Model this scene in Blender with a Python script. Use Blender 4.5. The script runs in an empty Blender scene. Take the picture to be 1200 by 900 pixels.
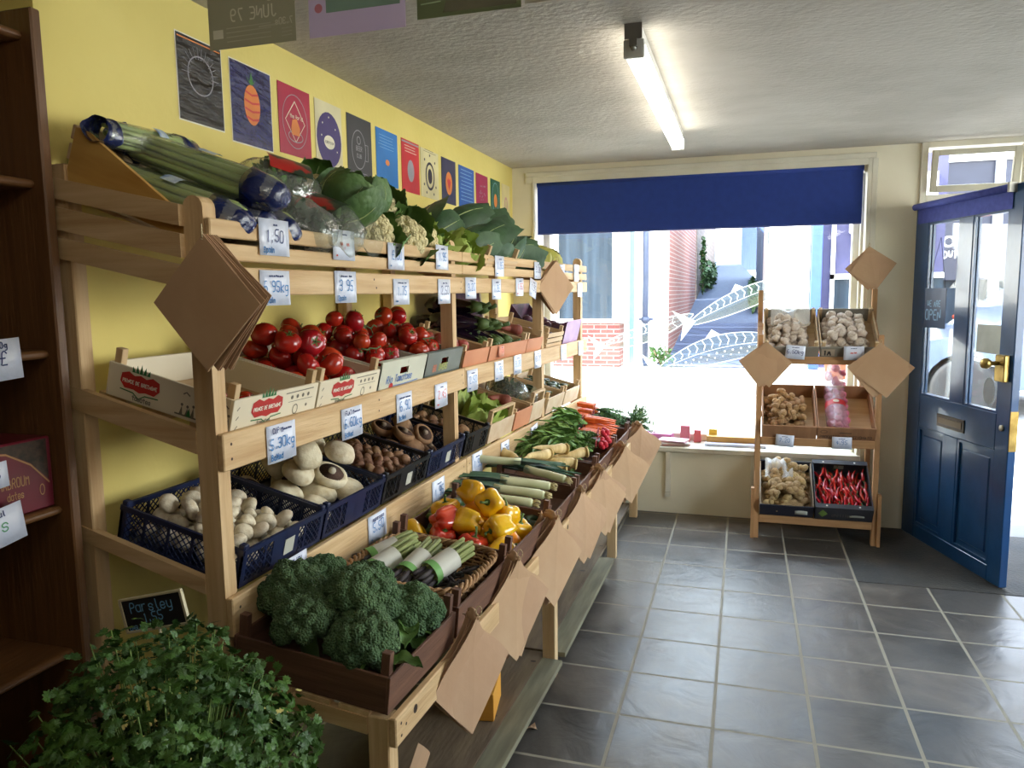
import bpy, math, random
from mathutils import Vector, Matrix, noise as mnoise
R = random.Random(11)
C = bpy.context.scene.collection
PI = math.pi

# ---------------------------------------------------------------- camera
cam_data = bpy.data.cameras.new('camera'); cam = bpy.data.objects.new('camera', cam_data); C.objects.link(cam)
cam_data.sensor_width = 36.0; cam_data.lens = 886.54 / 1200 * 36.0; cam_data.clip_start = 0.05; cam_data.clip_end = 300
YAW, PITCH, ROLL = -0.297826, 0.119267, -0.0121653
_d = Vector((math.sin(YAW)*math.cos(PITCH), math.cos(YAW)*math.cos(PITCH), -math.sin(PITCH)))
_r = Vector((math.cos(YAW), -math.sin(YAW), 0)); _u = _r.cross(_d)
_r2 = _r*math.cos(ROLL) + _u*math.sin(ROLL); _u2 = -_r*math.sin(ROLL) + _u*math.cos(ROLL)
cm = Matrix.Identity(4)
for i in range(3):
    cm[i][0] = _r2[i]; cm[i][1] = _u2[i]; cm[i][2] = -_d[i]
cm[0][3], cm[1][3], cm[2][3] = 0, 0, 1.6
cam.matrix_world = cm
S = bpy.context.scene; S.camera = cam
S.view_settings.view_transform = 'Standard'; S.view_settings.look = 'None'
S.view_settings.exposure = 2.65; S.view_settings.gamma = 1.0; S.view_settings.use_curve_mapping = False
try:
    S.cycles.max_bounces = 8; S.cycles.diffuse_bounces = 4; S.cycles.transparent_max_bounces = 24; S.cycles.sample_clamp_indirect = 6.0
except Exception: pass

# ---------------------------------------------------------------- world, sun, window light
SKY = 2.2; SUN = 5.0; TUBE = 1.7; ADDED_TUBE = 0.12
w = bpy.data.worlds.new('sky'); S.world = w; w.use_nodes = True
wn = w.node_tree.nodes; wl = w.node_tree.links; bg = wn['Background']
tc = wn.new('ShaderNodeTexCoord'); sep = wn.new('ShaderNodeSeparateXYZ'); ramp = wn.new('ShaderNodeValToRGB')
wl.new(tc.outputs['Generated'], sep.inputs[0]); wl.new(sep.outputs['Z'], ramp.inputs[0])
ramp.color_ramp.elements[0].position = 0.0; ramp.color_ramp.elements[0].color = (1.0, 0.97, 0.92, 1)
ramp.color_ramp.elements[1].position = 0.6; ramp.color_ramp.elements[1].color = (0.62, 0.78, 1.0, 1)
wl.new(ramp.outputs[0], bg.inputs[0]); bg.inputs[1].default_value = SKY
sd = bpy.data.lights.new('sun', 'SUN'); sd.energy = SUN; sd.angle = math.radians(0.6); sd.color = (1.0, 0.95, 0.86)
sun = bpy.data.objects.new('sun', sd); C.objects.link(sun)
to_sun = Vector((-0.66, -0.20, 0.72)).normalized()
sun.rotation_euler = to_sun.to_track_quat('Z', 'Y').to_euler()
pd = bpy.data.lights.new('window_portal', 'AREA'); pd.shape = 'RECTANGLE'; pd.size = 2.3; pd.size_y = 1.6
pd.cycles.is_portal = True
po = bpy.data.objects.new('window_portal', pd); C.objects.link(po); po.location = (-0.37, 5.9, 1.25); po.rotation_euler = (-PI/2, 0, 0)
pd2 = bpy.data.lights.new('doorway_portal', 'AREA'); pd2.shape = 'RECTANGLE'; pd2.size = 1.0; pd2.size_y = 2.4
pd2.cycles.is_portal = True
po2 = bpy.data.objects.new('doorway_portal', pd2); C.objects.link(po2); po2.location = (1.55, 5.7, 1.25); po2.rotation_euler = (-PI/2, 0, 0)

pd3 = bpy.data.lights.new('side_window_portal', 'AREA'); pd3.shape = 'RECTANGLE'; pd3.size = 3.0; pd3.size_y = 1.6; pd3.cycles.is_portal = True  # sampling portal for the added side window
po3 = bpy.data.objects.new('side_window_portal', pd3); C.objects.link(po3); po3.location = (2.95, 3.1, 1.55); po3.rotation_euler = (0, PI/2, 0)
po3.rotation_euler = (Matrix(((0, 0, 1), (1, 0, 0), (0, 1, 0)))).to_euler()
# ---------------------------------------------------------------- helpers
def lin(c):
    def f(x):
        x /= 255.0
        return x/12.92 if x <= 0.04045 else ((x+0.055)/1.055)**2.4
    return (f(c[0]), f(c[1]), f(c[2]), 1.0)
MATS = {}
def mat(name, col, rough=0.6, col2=None, nscale=8.0, stretch=(1, 1, 1), bump=0.0, bscale=None, metal=0.0, spec=0.5, coat=0.0,
        vary=0.0, emit=0.0, detail=4.0, alpha=1.0, sss=0.0, contrast=(0.35, 0.65), sheen=0.0, voro=0.0, trans=0.0):
    if name in MATS: return MATS[name]
    m = bpy.data.materials.new(name); m.use_nodes = True; MATS[name] = m
    nt = m.node_tree; N = nt.nodes; L = nt.links; b = N['Principled BSDF']
    b.inputs['Roughness'].default_value = rough; b.inputs['Metallic'].default_value = metal
    b.inputs['Specular IOR Level'].default_value = spec; b.inputs['Coat Weight'].default_value = coat
    if sss: b.inputs['Subsurface Weight'].default_value = sss; b.inputs['Subsurface Radius'].default_value = (0.02, 0.01, 0.005)
    if sheen: b.inputs['Sheen Weight'].default_value = sheen
    if trans: b.inputs['Transmission Weight'].default_value = trans
    b.inputs['Alpha'].default_value = alpha
    c1 = lin(col); c2 = lin(col2) if col2 else tuple(min(1, x*0.82) for x in c1[:3]) + (1,)
    t = N.new('ShaderNodeTexCoord'); mp = N.new('ShaderNodeMapping'); mp.inputs['Scale'].default_value = stretch
    L.new(t.outputs['Object'], mp.inputs[0])
    nz = N.new('ShaderNodeTexNoise'); nz.inputs['Scale'].default_value = nscale; nz.inputs['Detail'].default_value = detail
    L.new(mp.outputs[0], nz.inputs['Vector'])
    rp = N.new('ShaderNodeValToRGB'); rp.color_ramp.elements[0].position = contrast[0]; rp.color_ramp.elements[1].position = contrast[1]
    rp.color_ramp.elements[0].color = c1; rp.color_ramp.elements[1].color = c2
    L.new(nz.outputs[0], rp.inputs[0]); out = rp.outputs[0]
    if vary:
        oi = N.new('ShaderNodeObjectInfo'); hs = N.new('ShaderNodeHueSaturation'); mr = N.new('ShaderNodeMapRange')
        mr.inputs['To Min'].default_value = 1 - vary; mr.inputs['To Max'].default_value = 1 + vary
        L.new(oi.outputs['Random'], mr.inputs[0]); L.new(mr.outputs[0], hs.inputs['Value']); L.new(out, hs.inputs['Color'])
        mr2 = N.new('ShaderNodeMapRange'); mr2.inputs['To Min'].default_value = 0.5 - vary*0.06; mr2.inputs['To Max'].default_value = 0.5 + vary*0.06
        L.new(oi.outputs['Random'], mr2.inputs[0]); L.new(mr2.outputs[0], hs.inputs['Hue']); out = hs.outputs[0]
    L.new(out, b.inputs['Base Color'])
    if emit:
        b.inputs['Emission Color'].default_value = c1; b.inputs['Emission Strength'].default_value = emit
    if bump:
        bn = N.new('ShaderNodeBump'); bn.inputs['Strength'].default_value = bump; bn.inputs['Distance'].default_value = 0.01
        if voro:
            v = N.new('ShaderNodeTexVoronoi'); v.inputs['Scale'].default_value = voro; L.new(t.outputs['Object'], v.inputs['Vector'])
            L.new(v.outputs['Distance'], bn.inputs['Height']); bn.invert = True
        else:
            n2 = N.new('ShaderNodeTexNoise'); n2.inputs['Scale'].default_value = bscale or nscale*3; n2.inputs['Detail'].default_value = 5
            L.new(mp.outputs[0], n2.inputs['Vector']); L.new(n2.outputs[0], bn.inputs['Height'])
        L.new(bn.outputs[0], b.inputs['Normal'])
    return m

def _ior(N, L, fr, ior):      # same reflectance from either side of a thin pane
    g = N.new('ShaderNodeNewGeometry'); m = N.new('ShaderNodeMapRange')
    m.inputs['To Min'].default_value = ior; m.inputs['To Max'].default_value = 1/ior
    L.new(g.outputs['Backfacing'], m.inputs[0]); L.new(m.outputs[0], fr.inputs[0])
def film(name, tint=(1, 1, 1), opac=0.25, rough=0.15, bump=0.6, bscale=22, gl=0.35):
    """thin clear plastic: mostly transparent with crinkled gloss"""
    if name in MATS: return MATS[name]
    m = bpy.data.materials.new(name); m.use_nodes = True; MATS[name] = m
    nt = m.node_tree; N = nt.nodes; L = nt.links; N.remove(N['Principled BSDF']); o = N['Material Output']
    tr = N.new('ShaderNodeBsdfTransparent'); tr.inputs[0].default_value = (0.93, 0.96, 0.93, 1)
    gs = N.new('ShaderNodeBsdfGlossy'); gs.inputs['Roughness'].default_value = rough
    df = N.new('ShaderNodeBsdfDiffuse'); df.inputs[0].default_value = (*tint, 1)
    fr = N.new('ShaderNodeFresnel'); _ior(N, L, fr, 1.4)
    t = N.new('ShaderNodeTexCoord'); nz = N.new('ShaderNodeTexNoise'); nz.inputs['Scale'].default_value = bscale; nz.inputs['Detail'].default_value = 3
    bn = N.new('ShaderNodeBump'); bn.inputs['Strength'].default_value = bump; bn.inputs['Distance'].default_value = 0.02
    L.new(t.outputs['Object'], nz.inputs['Vector']); L.new(nz.outputs[0], bn.inputs['Height'])
    L.new(bn.outputs[0], gs.inputs['Normal']); L.new(bn.outputs[0], fr.inputs['Normal'])
    m1 = N.new('ShaderNodeMixShader'); m1.inputs[0].default_value = opac; L.new(tr.outputs[0], m1.inputs[1]); L.new(df.outputs[0], m1.inputs[2])
    ad = N.new('ShaderNodeMath'); ad.operation = 'MULTIPLY_ADD'; ad.inputs[1].default_value = 1.0; ad.inputs[2].default_value = gl*0.3; L.new(fr.outputs[0], ad.inputs[0])
    m2 = N.new('ShaderNodeMixShader'); L.new(ad.outputs[0], m2.inputs[0]); L.new(m1.outputs[0], m2.inputs[1]); L.new(gs.outputs[0], m2.inputs[2])
    L.new(m2.outputs[0], o.inputs[0]); return m

def glassmat():
    if 'pane_glass' in MATS: return MATS['pane_glass']
    m = bpy.data.materials.new('pane_glass'); m.use_nodes = True; MATS['pane_glass'] = m
    nt = m.node_tree; N = nt.nodes; L = nt.links; N.remove(N['Principled BSDF']); o = N['Material Output']
    tr = N.new('ShaderNodeBsdfTransparent'); tr.inputs[0].default_value = (0.96, 0.98, 0.97, 1)
    gs = N.new('ShaderNodeBsdfGlossy'); gs.inputs['Roughness'].default_value = 0.01
    fr = N.new('ShaderNodeFresnel'); _ior(N, L, fr, 1.35)
    mx = N.new('ShaderNodeMixShader'); L.new(fr.outputs[0], mx.inputs[0]); L.new(tr.outputs[0], mx.inputs[1]); L.new(gs.outputs[0], mx.inputs[2])
    L.new(mx.outputs[0], o.inputs[0]); return m

def paintfilm(name, col, opac):
    m = bpy.data.materials.new(name); m.use_nodes = True; nt = m.node_tree; N = nt.nodes; L = nt.links; N.remove(N['Principled BSDF']); o = N['Material Output']
    tr = N.new('ShaderNodeBsdfTransparent'); tl = N.new('ShaderNodeBsdfTranslucent'); tl.inputs[0].default_value = lin(col); df = N.new('ShaderNodeBsdfDiffuse'); df.inputs[0].default_value = lin(col)
    a = N.new('ShaderNodeMixShader'); a.inputs[0].default_value = 0.35; L.new(tl.outputs[0], a.inputs[1]); L.new(df.outputs[0], a.inputs[2])
    b_ = N.new('ShaderNodeMixShader'); b_.inputs[0].default_value = opac; L.new(tr.outputs[0], b_.inputs[1]); L.new(a.outputs[0], b_.inputs[2]); L.new(b_.outputs[0], o.inputs[0]); return m
def T(x, y, z): return Matrix.Translation((x, y, z))
def Rx(a): return Matrix.Rotation(a, 4, 'X')
def Ry(a): return Matrix.Rotation(a, 4, 'Y')
def Rz(a): return Matrix.Rotation(a, 4, 'Z')
def Sc(x, y=None, z=None):
    if y is None: y = z = x
    return Matrix.Diagonal((x, y, z, 1))
def frame(o, u, v):
    u = Vector(u).normalized(); v = Vector(v); n = u.cross(v).normalized(); v = n.cross(u)
    m = Matrix.Identity(4)
    for i in range(3): m[i][0] = u[i]; m[i][1] = v[i]; m[i][2] = n[i]; m[i][3] = o[i]
    return m
def hsh(p, s=1.0): return mnoise.noise(Vector((p[0]*s, p[1]*s, p[2]*s)))

class MB:
    def __init__(s): s.v = []; s.f = []; s.m = []; s.sm = []
    def add(s, vs, fs, mi=0, smooth=False, M=None):
        o = len(s.v)
        if M is not None: vs = [tuple(M @ Vector(v)) for v in vs]
        s.v += [tuple(v) for v in vs]
        for f in fs: s.f.append(tuple(i+o for i in f)); s.m.append(mi); s.sm.append(smooth)
        return s
    def box(s, x0, x1, y0, y1, z0, z1, mi=0, M=None, c=0.0):
        if c > 0:
            return s.cbox(x0, x1, y0, y1, z0, z1, c, mi, M)
        vs = [(x0,y0,z0),(x1,y0,z0),(x1,y1,z0),(x0,y1,z0),(x0,y0,z1),(x1,y0,z1),(x1,y1,z1),(x0,y1,z1)]
        return s.add(vs, [(0,3,2,1),(4,5,6,7),(0,1,5,4),(1,2,6,5),(2,3,7,6),(3,0,4,7)], mi, False, M)
    def cbox(s, x0, x1, y0, y1, z0, z1, c, mi=0, M=None):
        X = (x0, x1); Y = (y0, y1); Z = (z0, z1); vs = []; idx = {}
        for i in (0, 1):
            for j in (0, 1):
                for k in (0, 1):
                    sx = 1 if i == 0 else -1; sy = 1 if j == 0 else -1; sz = 1 if k == 0 else -1
                    idx[i,j,k,0] = len(vs); vs.append((X[i], Y[j]+sy*c, Z[k]+sz*c))
                    idx[i,j,k,1] = len(vs); vs.append((X[i]+sx*c, Y[j], Z[k]+sz*c))
                    idx[i,j,k,2] = len(vs); vs.append((X[i]+sx*c, Y[j]+sy*c, Z[k]))
        g = lambda i, j, k, a: idx[i, j, k, a]
        fs = [(g(0,0,0,0),g(0,0,1,0),g(0,1,1,0),g(0,1,0,0)), (g(1,0,0,0),g(1,1,0,0),g(1,1,1,0),g(1,0,1,0)),
              (g(0,0,0,1),g(1,0,0,1),g(1,0,1,1),g(0,0,1,1)), (g(0,1,0,1),g(0,1,1,1),g(1,1,1,1),g(1,1,0,1)),
              (g(0,0,0,2),g(0,1,0,2),g(1,1,0,2),g(1,0,0,2)), (g(0,0,1,2),g(1,0,1,2),g(1,1,1,2),g(0,1,1,2))]
        for i in (0, 1):
            for j in (0, 1): fs.append((g(i,j,0,0),g(i,j,1,0),g(i,j,1,1),g(i,j,0,1)))
        for i in (0, 1):
            for k in (0, 1): fs.append((g(i,0,k,0),g(i,1,k,0),g(i,1,k,2),g(i,0,k,2)))
        for j in (0, 1):
            for k in (0, 1): fs.append((g(0,j,k,1),g(1,j,k,1),g(1,j,k,2),g(0,j,k,2)))
        for i in (0, 1):
            for j in (0, 1):
                for k in (0, 1): fs.append((g(i,j,k,0),g(i,j,k,1),g(i,j,k,2)))
        return s.add(vs, fs, mi, False, M)
    def prism(s, pts, z0, z1, mi=0, M=None, smooth=False):
        n = len(pts); vs = [(p[0], p[1], z0) for p in pts] + [(p[0], p[1], z1) for p in pts]
        fs = [tuple(range(n-1, -1, -1)), tuple(range(n, 2*n))] + [(i, (i+1) % n, n+(i+1) % n, n+i) for i in range(n)]
        return s.add(vs, fs, mi, smooth, M)
    def tube(s, pts, rads, n=8, mi=0, M=None, smooth=True, cap=True, squash=1.0, ribs=0, ribamp=0.0):
        pts = [Vector(p) for p in pts]
        if not hasattr(rads, '__len__'): rads = [rads]*len(pts)
        vs = []; fs = []; up = None
        for i, p in enumerate(pts):
            t = (pts[min(i+1, len(pts)-1)] - pts[max(i-1, 0)]).normalized()
            if up is None:
                up = Vector((0, 0, 1)) if abs(t.z) < 0.9 else Vector((1, 0, 0))
            a = t.cross(up)
            if a.length < 1e-6: a = t.orthogonal()
            a.normalize(); b = a.cross(t).normalized(); up = b
            for k in range(n):
                an = 2*PI*k/n; rr = rads[i]*(1 + ribamp*math.cos(ribs*an)) if ribs else rads[i]
                vs.append(p + a*math.cos(an)*rr + b*math.sin(an)*rr*squash)
        m = len(pts)
        for i in range(m-1):
            for k in range(n): fs.append((i*n+k, (i+1)*n+k, (i+1)*n+(k+1) % n, i*n+(k+1) % n))
        if cap: fs.append(tuple(range(n))); fs.append(tuple((m-1)*n+k for k in range(n-1, -1, -1)))
        return s.add(vs, fs, mi, smooth, M)
    def lathe(s, prof, n=16, mi=0, M=None, smooth=True, fn=None):
        vs = []; fs = []
        for r, z in prof:
            for k in range(n):
                a = 2*PI*k/n; v = (r*math.cos(a), r*math.sin(a), z)
                vs.append(fn(v, a) if fn else v)
        m = len(prof)
        for i in range(m-1):
            for k in range(n): fs.append((i*n+k, i*n+(k+1) % n, (i+1)*n+(k+1) % n, (i+1)*n+k))
        if prof[0][0] > 1e-5: fs.append(tuple(range(n-1, -1, -1)))
        if prof[-1][0] > 1e-5: fs.append(tuple((m-1)*n+k for k in range(n)))
        return s.add(vs, fs, mi, smooth, M)
    def ball(s, r=1.0, n=12, m=8, mi=0, M=None, fn=None, smooth=True):
        vs = [(0, 0, -r)]
        for i in range(1, m):
            ph = -PI/2 + PI*i/m
            for k in range(n):
                a = 2*PI*k/n; vs.append((r*math.cos(ph)*math.cos(a), r*math.cos(ph)*math.sin(a), r*math.sin(ph)))
        vs.append((0, 0, r)); fs = []
        for k in range(n): fs.append((0, 1+(k+1) % n, 1+k))
        for i in range(m-2):
            for k in range(n):
                a = 1+i*n; fs.append((a+k, a+(k+1) % n, a+n+(k+1) % n, a+n+k))
        a = 1+(m-2)*n; e = len(vs)-1
        for k in range(n): fs.append((a+k, a+(k+1) % n, e))
        if fn: vs = [fn(Vector(v)) for v in vs]
        return s.add(vs, fs, mi, smooth, M)
    def grid(s, fn, nu, nv, mi=0, M=None, smooth=True):
        vs = [fn(i/nu, j/nv) for i in range(nu+1) for j in range(nv+1)]
        fs = [(i*(nv+1)+j, (i+1)*(nv+1)+j, (i+1)*(nv+1)+j+1, i*(nv+1)+j+1) for i in range(nu) for j in range(nv)]
        return s.add(vs, fs, mi, smooth, M)
    def sheet(s, fn, nu, nv, th, mi=0, M=None, smooth=False):
        """closed thin slab following fn(u,v)->xyz, thickness th along local z"""
        a = [Vector(fn(i/nu, j/nv)) for i in range(nu+1) for j in range(nv+1)]
        n = len(a); vs = a + [v + Vector((0, 0, -th)) for v in a]; w_ = nv+1; fs = []
        for i in range(nu):
            for j in range(nv):
                q = (i*w_+j, (i+1)*w_+j, (i+1)*w_+j+1, i*w_+j+1); fs.append(q); fs.append(tuple(k+n for k in reversed(q)))
        for i in range(nu):
            fs.append((i*w_, i*w_+n, (i+1)*w_+n, (i+1)*w_)); q = nv; fs.append((i*w_+q, (i+1)*w_+q, (i+1)*w_+q+n, i*w_+q+n))
        for j in range(nv):
            fs.append((j, j+1, j+1+n, j+n)); q = nu*w_; fs.append((q+j, q+j+n, q+j+1+n, q+j+1))
        return s.add(vs, fs, mi, smooth, M)
    def stroke(s, pts, wd, z=0.0006, mi=0, M=None):
        """flat ribbon stroke in the local xy plane"""
        P = [Vector((p[0], p[1], 0)) for p in pts]; n = len(P); vs = []
        for i, p in enumerate(P):
            t = P[min(i+1, n-1)] - P[max(i-1, 0)]
            t = t.normalized() if t.length > 1e-9 else Vector((1, 0, 0)); q = Vector((-t.y, t.x, 0))*wd*0.5
            e = -t*wd*0.4 if i == 0 else (t*wd*0.4 if i == n-1 else Vector((0, 0, 0)))
            vs += [(p+q+e)+Vector((0, 0, z)), (p-q+e)+Vector((0, 0, z))]
        return s.add(vs, [(2*i, 2*i+1, 2*i+3, 2*i+2) for i in range(n-1)], mi, False, M)
    def disc(s, cx, cy, rx, ry=None, z=0.0006, n=24, mi=0, M=None):
        ry = ry or rx
        return s.add([(cx+rx*math.cos(2*PI*k/n), cy+ry*math.sin(2*PI*k/n), z) for k in range(n)], [tuple(range(n))], mi, False, M)
    def ring(s, cx, cy, rx, ry, wd, z=0.0006, n=28, mi=0, M=None):
        vs = []
        for k in range(n):
            a = 2*PI*k/n
            vs += [(cx+rx*math.cos(a), cy+ry*math.sin(a), z), (cx+(rx-wd)*math.cos(a), cy+(ry-wd)*math.sin(a), z)]
        return s.add(vs, [(2*k, 2*((k+1) % n), 2*((k+1) % n)+1, 2*k+1) for k in range(n)], mi, False, M)
    def rect(s, x0, x1, y0, y1, z=0.0006, mi=0, M=None):
        return s.add([(x0,y0,z),(x1,y0,z),(x1,y1,z),(x0,y1,z)], [(0,1,2,3)], mi, False, M)
    def mesh(s, name, mats):
        me = bpy.data.meshes.new(name); me.from_pydata(s.v, [], s.f)
        for m in (mats if isinstance(mats, (list, tuple)) else [mats]): me.materials.append(m)
        me.polygons.foreach_set('material_index', s.m); me.polygons.foreach_set('use_smooth', s.sm); me.update(); return me
    def build(s, name, mats, parent=None, M=None):
        o = bpy.data.objects.new(name, s.mesh(name, mats)); C.objects.link(o)
        if parent: o.parent = parent
        if M is not None: o.matrix_local = M
        return o

def tag(o, label, cat, group=None, kind=None):
    if label: o['label'] = label
    if cat: o['category'] = cat
    if group: o['group'] = group
    if kind: o['kind'] = kind
    return o
def thing(name, label, cat, M=None, group=None):
    o = bpy.data.objects.new(name, None); C.objects.link(o); o.empty_display_size = 0.05
    if M is not None: o.matrix_world = M
    return tag(o, label, cat, group)
def struct(name, mb, m, label=None):
    o = mb.build(name, m); o['kind'] = 'structure'
    if label: o['label'] = label
    return o
class Proto:
    """one kind: body mesh and the meshes of its parts"""
    def __init__(s, name, cat, body, bm, parts=()):
        s.name = name; s.cat = cat; s.body = body.mesh(name, bm); s.parts = [(n, b.mesh(n, m)) for n, b, m in parts]
    def put(s, M, label, group=None, parts=True):
        o = bpy.data.objects.new(s.name, s.body); C.objects.link(o); o.matrix_world = M; tag(o, label, s.cat, group)
        if parts:
            for n, me in s.parts:
                c = bpy.data.objects.new(n, me); C.objects.link(c); c.parent = o
        return o

# ---------------------------------------------------------------- single stroke letters (grid 4 x 6)
G = {'A':'00 26 40|12 32','B':'00 06 26 35 34 23 03|23 33 42 41 30 00','C':'45 36 16 05 01 10 30 41','D':'00 06 26 44 42 20 00','E':'46 06 00 40|03 33',
'F':'46 06 00|03 33','G':'45 36 16 05 01 10 30 41 43 23','H':'00 06|40 46|03 43','I':'20 26','J':'36 31 20 10 01','K':'00 06|46 03 40','L':'06 00 40','M':'00 06 23 46 40',
'N':'00 06 40 46','O':'16 05 01 10 30 41 45 36 16','P':'00 06 36 45 44 33 03','Q':'16 05 01 10 30 41 45 36 16|22 40','R':'00 06 36 45 44 33 03|23 40',
'S':'45 36 16 05 04 13 33 42 41 30 10 01','T':'06 46|26 20','U':'06 01 10 30 41 46','V':'06 20 46','W':'06 10 23 30 46','X':'00 46|06 40','Y':'06 23 46|23 20','Z':'06 46 00 40',
'0':'16 05 01 10 30 41 45 36 16','1':'15 26 20','2':'05 16 36 45 44 00 40','3':'05 16 36 45 44 33 13|33 42 41 30 10 01','4':'30 36 02 42','5':'46 06 03 33 42 41 30 10 01',
'6':'36 16 04 01 10 30 41 42 33 13 02','7':'06 46 10','8':'13 04 05 16 36 45 44 33 13 02 01 10 30 41 42 33','9':'43 13 04 05 16 36 45 42 30 10',
'.':'20 21','/':'00 46','&':'40 05 16 25 02 01 10 20 42','£':'45 36 26 15 11 00 40|03 33',"'":'26 25','-':'03 43','!':'26 22|21 20',
'a':'43 34 14 03 01 10 30 41|44 40','c':'43 34 14 03 01 10 30 41','d':'46 40|43 34 14 03 01 10 30 41','e':'02 42 43 34 14 03 01 10 30 41','g':'43 34 14 03 02 11 31 42|44 4a 3b 1b',
'h':'06 00|03 14 34 43 40','i':'24 20|26 25','k':'06 00|44 02 40','l':'26 21 30','m':'04 00|03 14 23 20|23 34 43 40','n':'04 00|03 14 34 43 40','o':'14 03 01 10 30 41 43 34 14',
'p':'04 0b|03 14 34 43 41 30 10 01','r':'04 00|02 14 34','s':'43 34 14 03 12 32 41 30 10 01','t':'26 21 30|04 44','u':'04 01 10 30 41|44 40','y':'04 01 10 30 41|44 4a 3b 1b','~':'02 14 21 34 42'}
def _c(ch): return -1 if ch == 'a' else (-2 if ch == 'b' else int(ch))
def write(mb, txt, x, y, h, wd, mi=0, M=None, z=0.0006, jit=0.0, mirror=False, slant=0.0, rnd=R):
    sc = h/6.0; cx = x
    for ch in txt:
        if ch == ' ': cx += sc*3.5; continue
        g = G.get(ch) or G.get(ch.upper())
        if not g: cx += sc*3; continue
        wsc = 0.75; ox = rnd.uniform(-jit, jit)*h; oy = rnd.uniform(-jit, jit)*h
        if ch in ".'!1Ii": wsc = 0.5
        for st in g.split('|'):
            pts = []
            for q in st.split():
                px_ = _c(q[0])*sc*wsc + ox + cx; py_ = _c(q[1])*sc + oy + y
                px_ += slant*(py_-y)
                pts.append((-px_ if mirror else px_, py_))
            if len(pts) > 2:      # round the corners once
                q2 = [pts[0]]
                for a, b in zip(pts, pts[1:]):
                    q2 += [(a[0]*.75+b[0]*.25, a[1]*.75+b[1]*.25), (a[0]*.25+b[0]*.75, a[1]*.25+b[1]*.75)]
                pts = q2 + [pts[-1]]
            mb.stroke(pts, wd, z, mi, M)
        cx += sc*(4*wsc+1.3)
    return cx
def twidth(txt, h):
    sc = h/6.0; x = 0
    for ch in txt: x += sc*3.5 if ch == ' ' else sc*(4*(0.5 if ch in ".'!1Ii" else 0.75)+1.3)
    return x
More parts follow.
